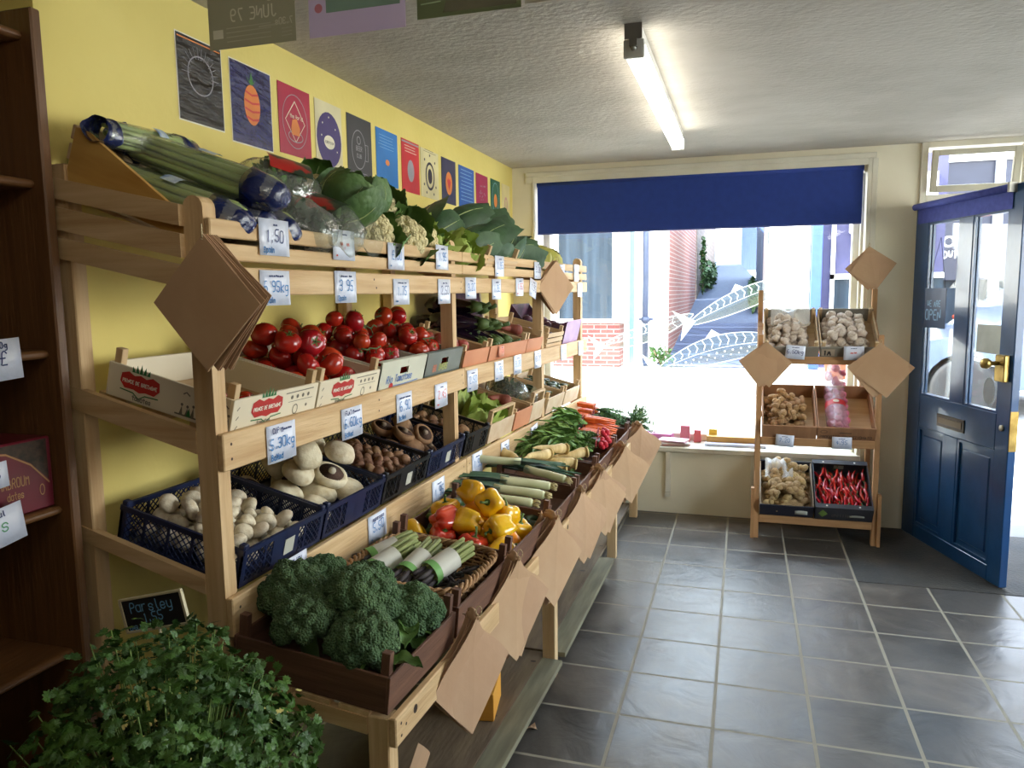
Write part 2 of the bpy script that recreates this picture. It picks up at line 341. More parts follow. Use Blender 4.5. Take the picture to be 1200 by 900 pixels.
# ---------------------------------------------------------------- materials of the room
yellow = mat('yellow_paint', (226, 208, 124), 0.75, (216, 197, 110), 1.6, bump=0.12, bscale=40)
cream = mat('cream_paint', (228, 220, 196), 0.7, (220, 211, 186), 2.0, bump=0.1, bscale=30)
white_gloss = mat('white_gloss_paint', (222, 217, 200), 0.35, (208, 202, 184), 4, bump=0.05)
ceil_m = mat('textured_ceiling', (188, 182, 173), 0.9, (176, 170, 160), 3, stretch=(1, 1.3, 1), bump=0.6, bscale=34)
slate = None
def slate_mat():
    m = bpy.data.materials.new('slate_tiles'); m.use_nodes = True; nt = m.node_tree; N = nt.nodes; L = nt.links; b = N['Principled BSDF']
    t = N.new('ShaderNodeTexCoord'); mp = N.new('ShaderNodeMapping'); L.new(t.outputs['Object'], mp.inputs[0])
    br = N.new('ShaderNodeTexBrick'); br.offset = 0.0; br.squash = 1.0
    br.inputs['Scale'].default_value = 1.0; br.inputs['Brick Width'].default_value = 0.3503; br.inputs['Row Height'].default_value = 0.3385
    br.inputs['Mortar Size'].default_value = 0.0068; br.inputs['Mortar Smooth'].default_value = 0.1; br.inputs['Bias'].default_value = 0.0
    br.inputs['Color1'].default_value = (0.0, 0, 0, 1); br.inputs['Color2'].default_value = (1, 1, 1, 1); br.inputs['Mortar'].default_value = (0.5, 0.5, 0.5, 1)
    mp.inputs['Location'].default_value = (0.426+0.3503*20, -2.7115+0.3385*30, 0)
    L.new(mp.outputs[0], br.inputs['Vector'])
    n1 = N.new('ShaderNodeTexNoise'); n1.inputs['Scale'].default_value = 2.6; n1.inputs['Detail'].default_value = 7; n1.inputs['Roughness'].default_value = 0.6; n1.inputs['Distortion'].default_value = 0.7
    L.new(t.outputs['Object'], n1.inputs['Vector'])
    r1 = N.new('ShaderNodeValToRGB'); r1.color_ramp.elements[0].position = 0.3; r1.color_ramp.elements[1].position = 0.72
    r1.color_ramp.elements[0].color = lin((54, 51, 48)); r1.color_ramp.elements[1].color = lin((106, 98, 90)); L.new(n1.outputs[0], r1.inputs[0])
    mx = N.new('ShaderNodeMixRGB'); mx.blend_type = 'MULTIPLY'; mx.inputs[0].default_value = 0.6
    L.new(r1.outputs[0], mx.inputs[1]); r0 = N.new('ShaderNodeValToRGB'); r0.color_ramp.elements[0].color = (0.45, 0.48, 0.52, 1); r0.color_ramp.elements[1].color = (1.3, 1.22, 1.15, 1)
    L.new(br.outputs['Color'], r0.inputs[0]); L.new(r0.outputs[0], mx.inputs[2])
    m2 = N.new('ShaderNodeMixRGB'); L.new(br.outputs['Fac'], m2.inputs[0]); L.new(mx.outputs[0], m2.inputs[1]); m2.inputs[2].default_value = lin((140, 132, 116))
    L.new(m2.outputs[0], b.inputs['Base Color'])
    rr = N.new('ShaderNodeMapRange'); rr.inputs['To Min'].default_value = 0.20; rr.inputs['To Max'].default_value = 0.50; b.inputs['Specular IOR Level'].default_value = 0.38; L.new(n1.outputs[0], rr.inputs[0])
    m3 = N.new('ShaderNodeMixRGB'); L.new(br.outputs['Fac'], m3.inputs[0]); L.new(rr.outputs[0], m3.inputs[1]); m3.inputs[2].default_value = (0.8, 0.8, 0.8, 1)
    L.new(m3.outputs[0], b.inputs['Roughness'])
    n2 = N.new('ShaderNodeTexNoise'); n2.inputs['Scale'].default_value = 5; n2.inputs['Detail'].default_value = 8; n2.inputs['Distortion'].default_value = 1.2; L.new(t.outputs['Object'], n2.inputs['Vector'])
    sb = N.new('ShaderNodeMath'); sb.operation = 'MULTIPLY_ADD'; sb.inputs[1].default_value = -0.6; L.new(br.outputs['Fac'], sb.inputs[0]); L.new(n2.outputs[0], sb.inputs[2])
    bn = N.new('ShaderNodeBump'); bn.inputs['Strength'].default_value = 0.4; bn.inputs['Distance'].default_value = 0.011
    L.new(sb.outputs[0], bn.inputs['Height']); L.new(bn.outputs[0], b.inputs['Normal'])
    return m
slate = slate_mat()

# ---------------------------------------------------------------- room shell
XW, YB, ZC = -1.656, 5.46, 2.51
struct('floor', MB().box(-2.3, 2.9, -2.2, 5.86, -0.08, 0.0), slate)
struct('ceiling', MB().box(-2.3, 2.9, -2.2, 5.86, ZC, ZC+0.1), ceil_m)
struct('wall_left', MB().box(XW-0.5, XW, 1.5, 5.86, 0, ZC), yellow)
struct('wall_left_recess', MB().box(-2.2, -2.08, -2.2, 1.5, 0, ZC), yellow)
b = MB(); b.box(2.75, 2.87, -2.2, 1.6, 0, ZC); b.box(2.75, 2.87, 4.6, 5.86, 0, ZC); b.box(2.75, 2.87, 1.6, 4.6, 0, 0.75); b.box(2.75, 2.87, 1.6, 4.6, 2.38, ZC)
struct('wall_right', b, cream)
b = MB(); b.box(2.78, 2.84, 1.6, 1.66, 0.75, 2.38); b.box(2.78, 2.84, 4.54, 4.6, 0.75, 2.38); b.box(2.78, 2.84, 3.07, 3.13, 0.75, 2.38); b.box(2.78, 2.84, 1.6, 4.6, 0.75, 0.80); b.box(2.78, 2.84, 1.6, 4.6, 2.33, 2.38)
w4 = struct('added_side_window', b, white_gloss)  # unseen window, added to let daylight in from the right
g4 = MB().box(2.81, 2.815, 1.66, 4.54, 0.80, 2.33).build('window_glass', glassmat(), w4); g4['kind'] = 'structure'
struct('wall_near', MB().box(-2.2, 2.87, -2.3, -2.2, 0, ZC), mat('brown_near_wall', (104, 86, 62), 0.8, (90, 74, 52), 3))
b = MB()
b.box(XW, -1.50, YB, 5.86, 0, ZC)                 # left pier
b.box(-1.50, 0.765, YB, 5.86, 0, 0.465)           # below the window
b.box(-1.50, 0.765, YB, 5.86, 2.445, ZC)          # head of the window
b.box(0.765, 1.045, YB, 5.62, 0, ZC)              # pier between window and door
b.box(0.80, 1.045, 5.62, 5.86, 0, ZC)
b.box(2.10, 2.75, YB, 5.86, 0, ZC)                # right of the doorway
struct('wall_back', b, cream)
b = MB(); b.box(-1.50, 0.765, 5.425, YB+0.001, 0.455, 0.49, c=0.004); b.box(-1.50, 0.765, YB, 5.78, 0.465, 0.488)
struct('trim_1', b, white_gloss, 'cream painted window ledge behind the shop window display')
# window frame and glass
fr = MB()
GY = 5.76
for x0, x1 in ((-1.50, -1.44), (0.70, 0.765)): fr.box(x0, x1, GY-0.03, GY+0.05, 0.488, 2.445, c=0.004)
fr.box(-1.44, 0.70, GY-0.03, GY+0.05, 0.488, 0.54, c=0.004); fr.box(-1.44, 0.70, GY-0.03, GY+0.05, 2.38, 2.445, c=0.004)
fr.box(0.742, 0.765, YB-0.012, GY-0.03, 0.49, 2.445, c=0.003); fr.box(0.725, 0.742, 5.56, 5.60, 0.49, 2.445, c=0.003)
fr.box(-1.50, -1.485, YB-0.012, GY-0.03, 0.49, 2.445, c=0.003)
wf = struct('window_1', fr, white_gloss)
gl = MB().box(-1.44, 0.70, GY, GY+0.006, 0.54, 2.38).build('window_glass', glassmat(), wf); gl['kind'] = 'structure'
b = MB(); b.box(-1.55, 0.79, YB-0.018, YB, 2.435, 2.47, c=0.004); b.box(-1.55, 0.79, YB-0.01, YB, 2.395, 2.435)
b.box(0.765, 0.80, YB-0.014, YB, 0.49, 2.435, c=0.003)
struct('trim_2', b, white_gloss)
# brackets under the ledge
for i, (x, w_) in enumerate(((-0.50, 0.035), (0.085, 0.035))):
    o = MB().box(x-w_/2, x+w_/2, 5.43, YB, 0.16, 0.455, c=0.003)
    if i == 0: o.box(x-w_/2, x+w_/2, 5.432, YB, 0.125, 0.158)
    struct('trim_%d' % (3+i), o, white_gloss)
# doorway frame + fanlight
b = MB()
b.box(1.045, 1.085, 5.44, 5.54, 0, ZC, c=0.003); b.box(2.06, 2.10, 5.44, 5.54, 0, ZC, c=0.003)
b.box(1.085, 2.06, 5.44, 5.54, 2.135, 2.185, c=0.003); b.box(1.085, 2.06, 5.44, 5.54, 2.475, ZC)
door_frame = struct('trim_5', b, white_gloss)
fl = MB()
fM = T(1.095, 5.44, 2.20) @ Rx(0.16)
fl.box(0, 0.035, -0.035, 0, 0, 0.255, c=0.003, M=fM); fl.box(0.445, 0.485, -0.035, 0, 0, 0.255, c=0.003, M=fM)
fl.box(0.035, 0.445, -0.035, 0, 0, 0.04, c=0.003, M=fM); fl.box(0.035, 0.445, -0.035, 0, 0.22, 0.255, c=0.003, M=fM)
fan = struct('window_2', fl, mat('aged_cream_gloss', (198, 190, 165), 0.4, (176, 168, 146), 6))
g2 = MB().box(0.035, 0.445, -0.02, -0.015, 0.04, 0.22, M=fM).build('window_glass', glassmat(), fan); g2['kind'] = 'structure'
fl = MB(); fM2 = T(1.60, 5.44, 2.19)
fl.box(0, 0.04, 0, 0.035, 0, 0.28, c=0.003, M=fM2); fl.box(0.42, 0.46, 0, 0.035, 0, 0.28, c=0.003, M=fM2); fl.box(0.04, 0.42, 0, 0.035, 0, 0.03, M=fM2); fl.box(0.04, 0.42, 0, 0.035, 0.25, 0.28, M=fM2)
fan2 = struct('window_3', fl, MATS['aged_cream_gloss'])
g3 = MB().box(0.04, 0.42, 0.015, 0.02, 0.03, 0.25, M=fM2).build('window_glass', glassmat(), fan2); g3['kind'] = 'structure'
# worn dark stone by the door
struct('floor_threshold', MB().box(0.632, 2.75, 4.385, 5.46, 0.0, 0.003), mat('worn_dark_stone', (64, 58, 50), 0.75, (40, 38, 36), 3.5, bump=0.5, bscale=60, detail=9))

# ---------------------------------------------------------------- door leaf, standing open
dh = Vector((1.05, 5.42, 0)); dvv = Vector((0.2957, -0.9553, 0)).normalized()
DM = frame(dh, dvv, (0, 0, 1))      # u along the leaf from the hinge, v up, n = u x v
dblue = mat('blue_door_paint', (26, 70, 116), 0.3, (22, 60, 102), 5, bump=0.12, bscale=14, coat=0.3)
TH = 0.022
def slab(mb, x0, x1, z0, z1, t0=-TH, t1=TH, c=0.004, mi=0): mb.box(x0, x1, z0, z1, t0, t1, c=c, mi=mi)
lf = MB()
W_, H_ = 1.01, 2.125
slab(lf, 0, 0.145, 0.012, H_); slab(lf, 0.90, W_, 0.012, H_)
slab(lf, 0.145, 0.90, 2.0, H_); slab(lf, 0.145, 0.90, 0.735, 0.935); slab(lf, 0.145, 0.90, 0.012, 0.10)
slab(lf, 0.47, 0.60, 0.935, 2.0); slab(lf, 0.44, 0.565, 0.10, 0.735)
door = thing('door_1', 'blue painted shop door standing open, two tall panes over two panels', 'door', DM); door['kind'] = 'structure'
leaf = lf.build('door_leaf', dblue, door)
for x0, x1 in ((0.145, 0.44), (0.565, 0.90)):
    p = MB(); p.box(x0, x1, 0.10, 0.735, -0.008, 0.008)
    p.box(x0+0.045, x1-0.045, 0.15, 0.685, -0.014, 0.014, c=0.006)
    for s in (-1, 1):
        z0, z1 = (0.008, 0.020) if s > 0 else (-0.020, -0.008)
        p.box(x0, x1, 0.10, 0.118, z0, z1); p.box(x0, x1, 0.717, 0.735, z0, z1); p.box(x0, x0+0.018, 0.10, 0.735, z0, z1); p.box(x1-0.018, x1, 0.10, 0.735, z0, z1)
    p.build('door_panel', dblue, door)
for x0, x1 in ((0.145, 0.47), (0.60, 0.90)):
    g = MB().box(x0, x1, 0.935, 2.0, -0.003, 0.003); g = g.build('door_glass', glassmat(), door)
    g = MB()
    for s in (-1, 1):
        z0, z1 = sorted((s*0.004, s*0.018))
        g.box(x0, x0+0.012, 0.935, 2.0, z0, z1); g.box(x1-0.012, x1, 0.935, 2.0, z0, z1); g.box(x0, x1, 0.935, 0.947, z0, z1); g.box(x0, x1, 1.988, 2.0, z0, z1)
    g.build('glazing_bead', dblue, door)
# the room-facing side of the leaf is +n or -n : find the side that looks at the camera
nn = dvv.cross(Vector((0, 0, 1))); side = 1 if nn.dot(Vector((0, 0, 0)) - dh) > 0 else -1
brass = mat('worn_brass', (186, 160, 96), 0.35, (140, 116, 64), 14, metal=0.9)
steel = mat('dull_steel', (170, 168, 160), 0.35, metal=0.8)
def zz(a, b_): return sorted((side*a, side*b_))
lb = MB(); z0, z1 = zz(TH, TH+0.006); lb.box(0.355, 0.63, 0.775, 0.85, z0, z1, c=0.002)
lbo = lb.build('letter_flap', mat('dark_bronze', (74, 62, 52), 0.4, metal=0.6), door)
z0, z1 = zz(TH+0.006, TH+0.009); MB().box(0.375, 0.61, 0.795, 0.832, z0, z1, c=0.001).build('flap_lid', mat('old_brass_dark', (96, 78, 54), 0.4, metal=0.6), lbo)
kn = MB(); z0, z1 = zz(TH, TH+0.03); kn.box(0.905, 0.985, 1.11, 1.25, z0, z1, c=0.004)
lock = kn.build('rim_lock', brass, door)
kb = MB(); kb.lathe([(0.012, 0), (0.012, 0.03), (0.018, 0.036), (0.027, 0.05), (0.029, 0.062), (0.024, 0.076), (0.010, 0.082), (0, 0.083)], 16)
kbo = kb.build('door_knob', brass, lock); kbo.matrix_local = T(0.925, 1.205, side*(TH+0.03)) @ (Matrix.Identity(4) if side > 0 else Rx(PI))
cy = MB(); cy.lathe([(0.017, 0), (0.017, 0.008), (0.013, 0.011), (0, 0.011)], 16)
cyo = cy.build('lock_cylinder', steel, door); cyo.matrix_local = T(0.955, 0.865, side*TH) @ (Matrix.Identity(4) if side > 0 else Rx(PI))
z0, z1 = zz(-0.02, 0.02); MB().box(1.008, 1.014, 0.75, 0.96, z0, z1).build('strike_plate', brass, door)
# roller blind of the door
bl = MB(); z0, z1 = zz(TH+0.004, TH+0.006)
bl.box(0.03, 0.93, 2.00, 2.10, z0, z1)
dbl = mat('blue_blind_cloth', (70, 82, 168), 0.8, (60, 72, 152), 30)
dbt = thing('door_blind', 'small blue roller blind rolled up at the top of the open door', 'blind', DM)
bl.build('blind_cloth', dbl, dbt)
rl = MB(); rl.tube([(0.02, 2.105, side*(TH+0.022)), (0.94, 2.105, side*(TH+0.022))], 0.02, 14); rl.build('roll', dbl, dbt)
rl = MB(); rl.box(0.94, 0.955, 2.08, 2.13, *zz(TH, TH+0.045), c=0.002); rl.build('bracket', steel, dbt)
# hanging sign and papers on the door glass
SF = DM if side > 0 else DM
def dface(o_u, o_v, off):          # frame on the visible face of the leaf, x to the viewer's right
    o = DM @ Vector((o_u, o_v, side*off)); u = dvv if True else -dvv
    return frame(o, u, (0, 0, 1)) if side > 0 else frame(o, -u, (0, 0, 1))
sgn_m = mat('slate_blue_card', (52, 72, 104), 0.5, (44, 60, 90), 6)
chalk = mat('pale_blue_ink', (140, 180, 215), 0.6)
hs = thing('hanging_sign', 'small dark blue sign hanging on a string inside the left door pane', 'sign', DM)
s0 = MB(); z0, z1 = zz(0.03, 0.034); s0.add([], []); s0.box(0.165, 0.395, 1.36, 1.60, z0, z1, c=0.001); so = s0.build('sign_board', sgn_m, hs)
M1 = Matrix.Identity(4) if side > 0 else (T(0.56, 0, 0) @ Matrix.Rotation(PI, 4, 'Y'))
s0 = MB(); zz1 = 0.0345
def wr_door(mb, txt, u0, v0, h, wd, M=None):
    if side > 0: write(mb, txt, u0, v0, h, wd, z=zz1)
    else: write(mb, txt, 0, 0, h, wd, z=0.0, M=T(u0+twidth(txt, h), v0, -zz1) @ Ry(PI))
wr_door(s0, 'WE ARE', 0.20, 1.49, 0.035, 0.006); wr_door(s0, 'OPEN', 0.185, 1.41, 0.06, 0.009)
s0.build('lettering', chalk, hs)
s0 = MB(); s0.tube([(0.18, 1.60, side*0.032), (0.30, 1.90, side*0.028)], 0.0015, 5); s0.tube([(0.38, 1.60, side*0.032), (0.30, 1.90, side*0.028)], 0.0015, 5)
s0.build('string', mat('dark_string', (40, 40, 46), 0.8), hs)
pp = MB(); pp.box(0.665, 0.875, 1.245, 1.40, *zz(0.005, 0.0062)); tag(pp.build('paper_notice', mat('pale_notice_paper', (188, 192, 184), 0.8), None, DM), 'blank pale paper notice taped in the right pane of the blue door', 'notice')  # pale grey notice paper
pp = MB(); pp.disc(0.80, 1.04, 0.05, 0.075, side*0.0055); tag(pp.build('door_sticker', mat('grey_sticker', (150, 156, 160), 0.5), None, DM), 'oval grey sticker low in the right pane of the blue door', 'sticker')

# ---------------------------------------------------------------- window blind
navy = mat('navy_blind', (28, 58, 142), 0.75, (25, 54, 134), 20)
wb = thing('window_blind', 'wide dark blue roller blind half drawn over the shop window', 'blind', T(-0.38, 5.50, 2.40))
b = MB(); b.box(-1.095, 1.10, 0.0, 0.002, -0.365, -0.02); b.build('blind_cloth', navy, wb)
b = MB(); b.tube([(-1.10, 0.015, -0.012), (1.105, 0.015, -0.012)], 0.02, 14); b.build('roll', navy, wb)
b = MB(); b.box(-1.095, 1.10, -0.004, 0.008, -0.375, -0.365, c=0.001); b.build('bottom_bar', mat('blue_bar', (80, 92, 160), 0.4), wb)
b = MB(); b.box(-1.115, -1.10, -0.01, 0.04, -0.045, 0.02, c=0.002); b.build('bracket', white_gloss, wb)
b = MB(); b.box(1.105, 1.12, -0.01, 0.04, -0.045, 0.02, c=0.002); b.build('bracket', white_gloss, wb)

# ---------------------------------------------------------------- fluorescent lamps
white_pl = mat('white_enamel', (225, 225, 220), 0.4)
def tube_light(M, label, strength, name='tube_light'):
    t = thing(name, label, 'lamp', M)
    b = MB(); b.box(-0.026, 0.026, 0.0, 1.84, -0.045, 0, c=0.003); b.build('housing', white_pl, t)
    b = MB(); b.box(-0.034, 0.034, 0.03, 1.81, -0.105, -0.046, c=0.012)
    e = mat('diffuser_%s' % ('bright' if strength > 5 else 'dim'), (255, 250, 236), 0.4, emit=strength); b.build('diffuser', e, t)
    for y0 in (0.012, 1.81):
        b = MB(); b.box(-0.036, 0.036, y0, y0+0.018, -0.108, -0.046, c=0.003); b.build('end_cap', white_pl, t)
    b = MB(); b.box(-0.03, 0.03, -0.008, 0.0, -0.05, 0.0); b.box(-0.013, 0.013, -0.010, 0.010, -0.075, -0.05); b.build('end_bracket', mat('grey_metal', (120, 116, 108), 0.5), t)
    b = MB(); b.tube([(0, 0.012, -0.078), (0, -0.006, -0.078)], 0.009, 12); b.build('screw', steel, t)
    return t
tube_light(T(-0.385, 2.72, ZC), 'long lit fluorescent tube lamp with white casing on the ceiling', TUBE)
tube_light(T(-0.385, -0.62, ZC), 'added second fluorescent tube lamp in the same row, out of view over the camera', ADDED_TUBE)  # fill lamp added above the view, no such lamp is seen
tube_light(T(1.3, -1.9, ZC), 'added third fluorescent tube lamp, out of view at the back of the shop', ADDED_TUBE)  # another added lamp behind the camera, only there to brighten the room
# ---------------------------------------------------------------- street outside
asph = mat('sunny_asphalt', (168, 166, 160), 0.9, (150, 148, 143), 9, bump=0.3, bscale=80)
asph2 = mat('shaded_alley_asphalt', (66, 74, 94), 0.9, (56, 64, 84), 9, bump=0.3, bscale=80)  # alley shade put into a darker, bluer copy of the asphalt
wht = mat('white_render', (232, 230, 224), 0.85, (220, 218, 210), 3, bump=0.15)
def brickmat(name, c1, c2, mortar, w_=0.225, h_=0.075):
    m = bpy.data.materials.new(name); m.use_nodes = True; nt = m.node_tree; N = nt.nodes; L = nt.links; b_ = N['Principled BSDF']; b_.inputs['Roughness'].default_value = 0.9
    t = N.new('ShaderNodeTexCoord'); sp = N.new('ShaderNodeSeparateXYZ'); L.new(t.outputs['Object'], sp.inputs[0])
    ad = N.new('ShaderNodeMath'); ad.operation = 'ADD'; L.new(sp.outputs['X'], ad.inputs[0]); L.new(sp.outputs['Y'], ad.inputs[1])
    cb = N.new('ShaderNodeCombineXYZ'); L.new(ad.outputs[0], cb.inputs['X']); L.new(sp.outputs['Z'], cb.inputs['Y'])
    br = N.new('ShaderNodeTexBrick'); br.inputs['Scale'].default_value = 1; br.inputs['Brick Width'].default_value = w_; br.inputs['Row Height'].default_value = h_; br.inputs['Mortar Size'].default_value = 0.008
    br.inputs['Color1'].default_value = lin(c1); br.inputs['Color2'].default_value = lin(c2); br.inputs['Mortar'].default_value = lin(mortar)
    L.new(cb.outputs[0], br.inputs['Vector']); L.new(br.outputs['Color'], b_.inputs['Base Color']); return m
brick = brickmat('red_brick', (104, 54, 50), (116, 66, 60), (134, 124, 120))
stone = brickmat('rubble_stone', (92, 78, 74), (64, 54, 54), (104, 96, 90), 0.3, 0.14)
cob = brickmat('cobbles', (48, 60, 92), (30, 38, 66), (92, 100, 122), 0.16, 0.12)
b = MB(); b.add([(-9, 5.86, -0.005), (12, 5.86, -0.005), (12, 6.6, 0.0), (-9, 6.6, 0.0), (12, 13.0, 0.34), (-9, 13.0, 0.34)], [(0,1,2,3), (3,2,4,5)]); b.add([(2.9, 13.0, 0.34), (12, 13.0, 0.34), (12, 17, 0.55), (2.9, 17, 0.55)], [(0,1,2,3)])
b.add([(2.9, -8, -0.01), (14, -8, -0.01), (14, 5.86, -0.005), (2.9, 5.86, -0.005)], [(0,1,2,3)])
struct('ground_street', b, asph)
b = MB(); b.add([(-1.42, 12.9, 0.345), (0.45, 12.9, 0.345), (0.40, 17, 0.90), (-1.42, 17, 0.90)], [(0,1,2,3)])
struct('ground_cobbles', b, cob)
aL = [(-1.42, 17, 0.90), (-1.34, 24, 1.92), (-1.40, 34, 2.85), (-1.9, 46, 3.95)]; aR = [(0.50, 17, 0.90), (0.35, 24, 1.92), (-0.35, 34, 2.85), (-1.35, 46, 3.95)]
b = MB(); b.add(aL + aR, [(0, 4, 5, 1), (1, 5, 6, 2), (2, 6, 7, 3)])
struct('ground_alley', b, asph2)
# white house opposite with a bay window
wh = thing('white_house', 'white rendered house across the street with a large ground floor window', 'building', T(-4, 13, 0.3))
def part(name, mb, m, par): return mb.build(name, m, par)
b = MB(); b.box(-3, 2.64, 0.25, 6, 0, 5.5); part('wall', b, wht, wh)
b = MB(); b.box(-2.0, 1.99, -0.20, 0.25, 0, 0.78); part('brick_plinth', b, brick, wh)
b = MB(); b.box(-2.0, 2.08, -0.28, 0.25, 0.78, 0.85, c=0.01); part('stone_sill', b, wht, wh)
b = MB()
for x in (-2.0, -0.72, 0.82, 1.86): b.box(x, x+0.11, -0.20, -0.10, 0.85, 2.45, c=0.01)
b.box(-2.0, 1.97, -0.20, -0.10, 2.45, 2.6); b.box(-2.0, 1.97, -0.22, 0.25, 2.6, 2.9)
wfr = part('window_frame', b, wht, wh)
b = MB(); b.box(-2.0, 1.9, -0.16, -0.15, 0.85, 2.45); b.build('window_glass', mat('dark_window_glass', (46, 56, 66), 0.5, (30, 38, 46), 1.2, stretch=(6, 6, 0.3), spec=0.15), wfr)
b = MB()
for x in (1.15, 1.32): b.box(x, x+0.07, -0.13, -0.08, 0.85, 2.45)
b.build('curtain', mat('grey_curtain', (78, 84, 92), 0.9), wfr)
pt = mat('mint_paint', (100, 140, 140), 0.6); b = MB(); b.box(2.10, 2.17, 0.19, 0.25, 0.0, 4.5); part('corner_strip', b, pt, wh)
dp = thing('drainpipe', 'grey cast iron drainpipe on the white house across the street', 'pipe', T(-1.62, 13.12, 0.34))
gp = mat('grey_pipe', (60, 68, 90), 0.5); b = MB(); b.tube([(0, 0, 0.1), (0, 0, 4.2)], 0.05, 12); b.build('pipe', gp, dp)
for z in (0.75, 2.6):
    b = MB(); b.tube([(0, 0, z), (0, 0, z+0.08)], 0.07, 12); b.box(-0.12, 0.12, 0.04, 0.1, z+0.02, z+0.06); b.build('collar', gp, dp)
b = MB(); b.tube([(0, 0, 0.12), (0.02, -0.05, 0.04), (0.04, -0.14, 0.02)], 0.055, 12); b.build('shoe', gp, dp)
# brick gable and stone wall along the alley
bw = thing('brick_building', 'red brick building on the left corner of the alley', 'building', T(-1.42, 13.15, 0.34))
b = MB(); b.prism([(0.07, 0.12), (0.16, 0.12), (0.20, 7.0), (0.07, 7.0)], 0, 5.5); b.build('wall', brick, bw)
b = MB(); b.box(0.07, 0.175, 0.05, 0.12, 0, 5.5); b.build('corner_post', mat('pale_corner', (206, 196, 186), .7), bw)
sw = MB(); sw.box(-0.30, 0.0, 0, 11, 0, 4.6); o = sw.build('stone_wall', stone, None, T(-1.20, 20.3, 1.2) @ Rz(-0.004)); tag(o, 'rubble stone wall running up the left side of the alley', 'wall')
bx = MB(); bx.box(0, 0.14, -0.2, 0.2, 0, 0.5, c=0.01); tag(bx.build('wall_box', mat('dark_box', (52, 56, 60), 0.6), None, T(-1.20, 20.6, 3.3)), 'dark box fixed high on the alley wall', 'box')
leafg = mat('ivy_green', (58, 92, 36), 0.6, (36, 66, 24), 12, vary=0.1)
def foliage(M, label, n, sx, sy, sz, s, seed, name='shrub', cat='plant', m=leafg):
    rr = random.Random(seed); b = MB()
    for _ in range(n):
        p = Vector((rr.gauss(0, 1), rr.gauss(0, 1), rr.gauss(0, 1))).normalized()*rr.random()**0.4
        q = T(p.x*sx, p.y*sy, p.z*sz) @ Rz(rr.uniform(0, 6.3)) @ Rx(rr.uniform(-1.3, 1.3)) @ Sc(s*rr.uniform(.6, 1.3))
        b.add([(0,0,0),(0.5,0.4,0.1),(0.2,1,0),(-0.3,0.5,0.12)], [(0,1,2,3)], 0, False, q)
    o = thing(name, label, cat, M); b.build('leaves', m, o)
    b = MB()
    for k in range(4): b.tube([(0, 0, -sz), (rr.uniform(-.6, .6)*sx, rr.uniform(-.6, .6)*sy, sz*0.5)], 0.012, 5)
    b.build('stems', mat('twig_brown', (92, 74, 54), 0.9), o); return o
foliage(T(-0.98, 23.2, 2.0), 'green ivy bush growing low on the alley wall', 700, 0.14, 2.2, 0.45, 0.14, 3)
foliage(T(-1.06, 20.7, 2.3), 'ivy strand climbing the alley wall below the dark box', 300, 0.06, 0.2, 0.8, 0.10, 4)
foliage(T(-1.32, 12.75, 0.55), 'small weeds at the foot of the drainpipe', 160, 0.22, 0.15, 0.16, 0.08, 5)
foliage(T(0.20, 20.5, 1.55) @ Rx(0.14), 'green weeds along the foot of the right hand alley fence', 600, 0.10, 2.8, 0.10, 0.12, 6)
fm = mat('blue_grey_boards', (70, 86, 118), 0.8, (60, 76, 106), 5, stretch=(8, 8, 0.4))
fe = thing('board_fence', 'blue grey vertical board fence on the right of the alley', 'fence', T(0.44, 18.2, 1.05) @ Rz(0.02))
b = MB()
for k in range(32): b.box(0, 0.03, k*0.2, k*0.2+0.185, 0.0+k*0.028, 1.75+k*0.024)
b.build('boards', fm, fe); b = MB(); b.box(0.03, 0.08, 0, 5.2, 0.4, 0.5); b.build('rail', fm, fe)
gb = thing('garage', 'pale blue outbuilding further up the alley', 'building', T(-0.15, 31.5, 2.4) @ Rz(0.07))
b = MB(); b.box(0, 2, 0, 4, 0, 2.6); b.build('wall', fm, gb); b = MB(); b.box(-0.02, 0.0, 0.6, 1.8, 0.1, 2.1); b.build('doors', mat('pale_door', (200, 206, 214), 0.6), gb)
# white building right of the alley and shop front beyond it
w2 = thing('white_gable', 'tall white building on the right corner of the alley', 'building', T(0.36, 13.0, 0.34))
b = MB(); b.box(0, 0.62, 0.0, 4.2, 0, 5.5); b.build('wall', wht, w2)
b = MB(); b.box(-0.02, 0.02, 0.06, 0.30, 2.0, 2.2); b.build('vent', mat('dark_box2', (70, 74, 78), 0.6), w2)
bp = mat('blue_shop_paint', (50, 78, 140), 0.5); dkp = mat('purple_grey_front', (58, 56, 92), 0.6, (48, 46, 80), 3); gls = MATS['dark_window_glass']
s1 = thing('shop_front', 'blue and purple shop front across the street beside the white building', 'building', T(0.99, 13.0, 0.34))
b = MB(); b.box(0.0, 0.16, -0.12, 0.3, 0, 5.2, c=0.01); b.build('pilaster', bp, s1)
b = MB(); b.box(0.16, 1.9, 0.1, 4, 0, 5.5); b.build('wall', dkp, s1)
b = MB(); b.box(0.30, 0.36, 0.02, 0.1, 0, 3.0); b.box(1.6, 1.75, -0.02, 0.1, 0, 3.0); b.box(0.30, 1.9, 0.02, 0.1, 1.42, 1.50); b.box(0.36, 1.9, 0.04, 0.1, 0, 0.5); b.build('window_frame', wht, s1)
b = MB(); b.box(0.36, 1.9, 0.07, 0.09, 0.5, 1.42); b.build('window_glass', gls, s1)
b = MB(); b.box(0.55, 1.45, -0.25, 0.09, 2.12, 2.75, c=0.02); sb = b.build('box_sign', wht, s1)
b = MB(); b.box(0.7, 1.4, -0.2, 0.09, 1.98, 2.06); b.build('sign_bar', mat('navy_bar', (50, 80, 150), 0.6), s1)
s2 = thing('sandwich_shop', 'dark fronted sandwich shop seen through the open door', 'building', T(2.9, 16.5, 0.55))
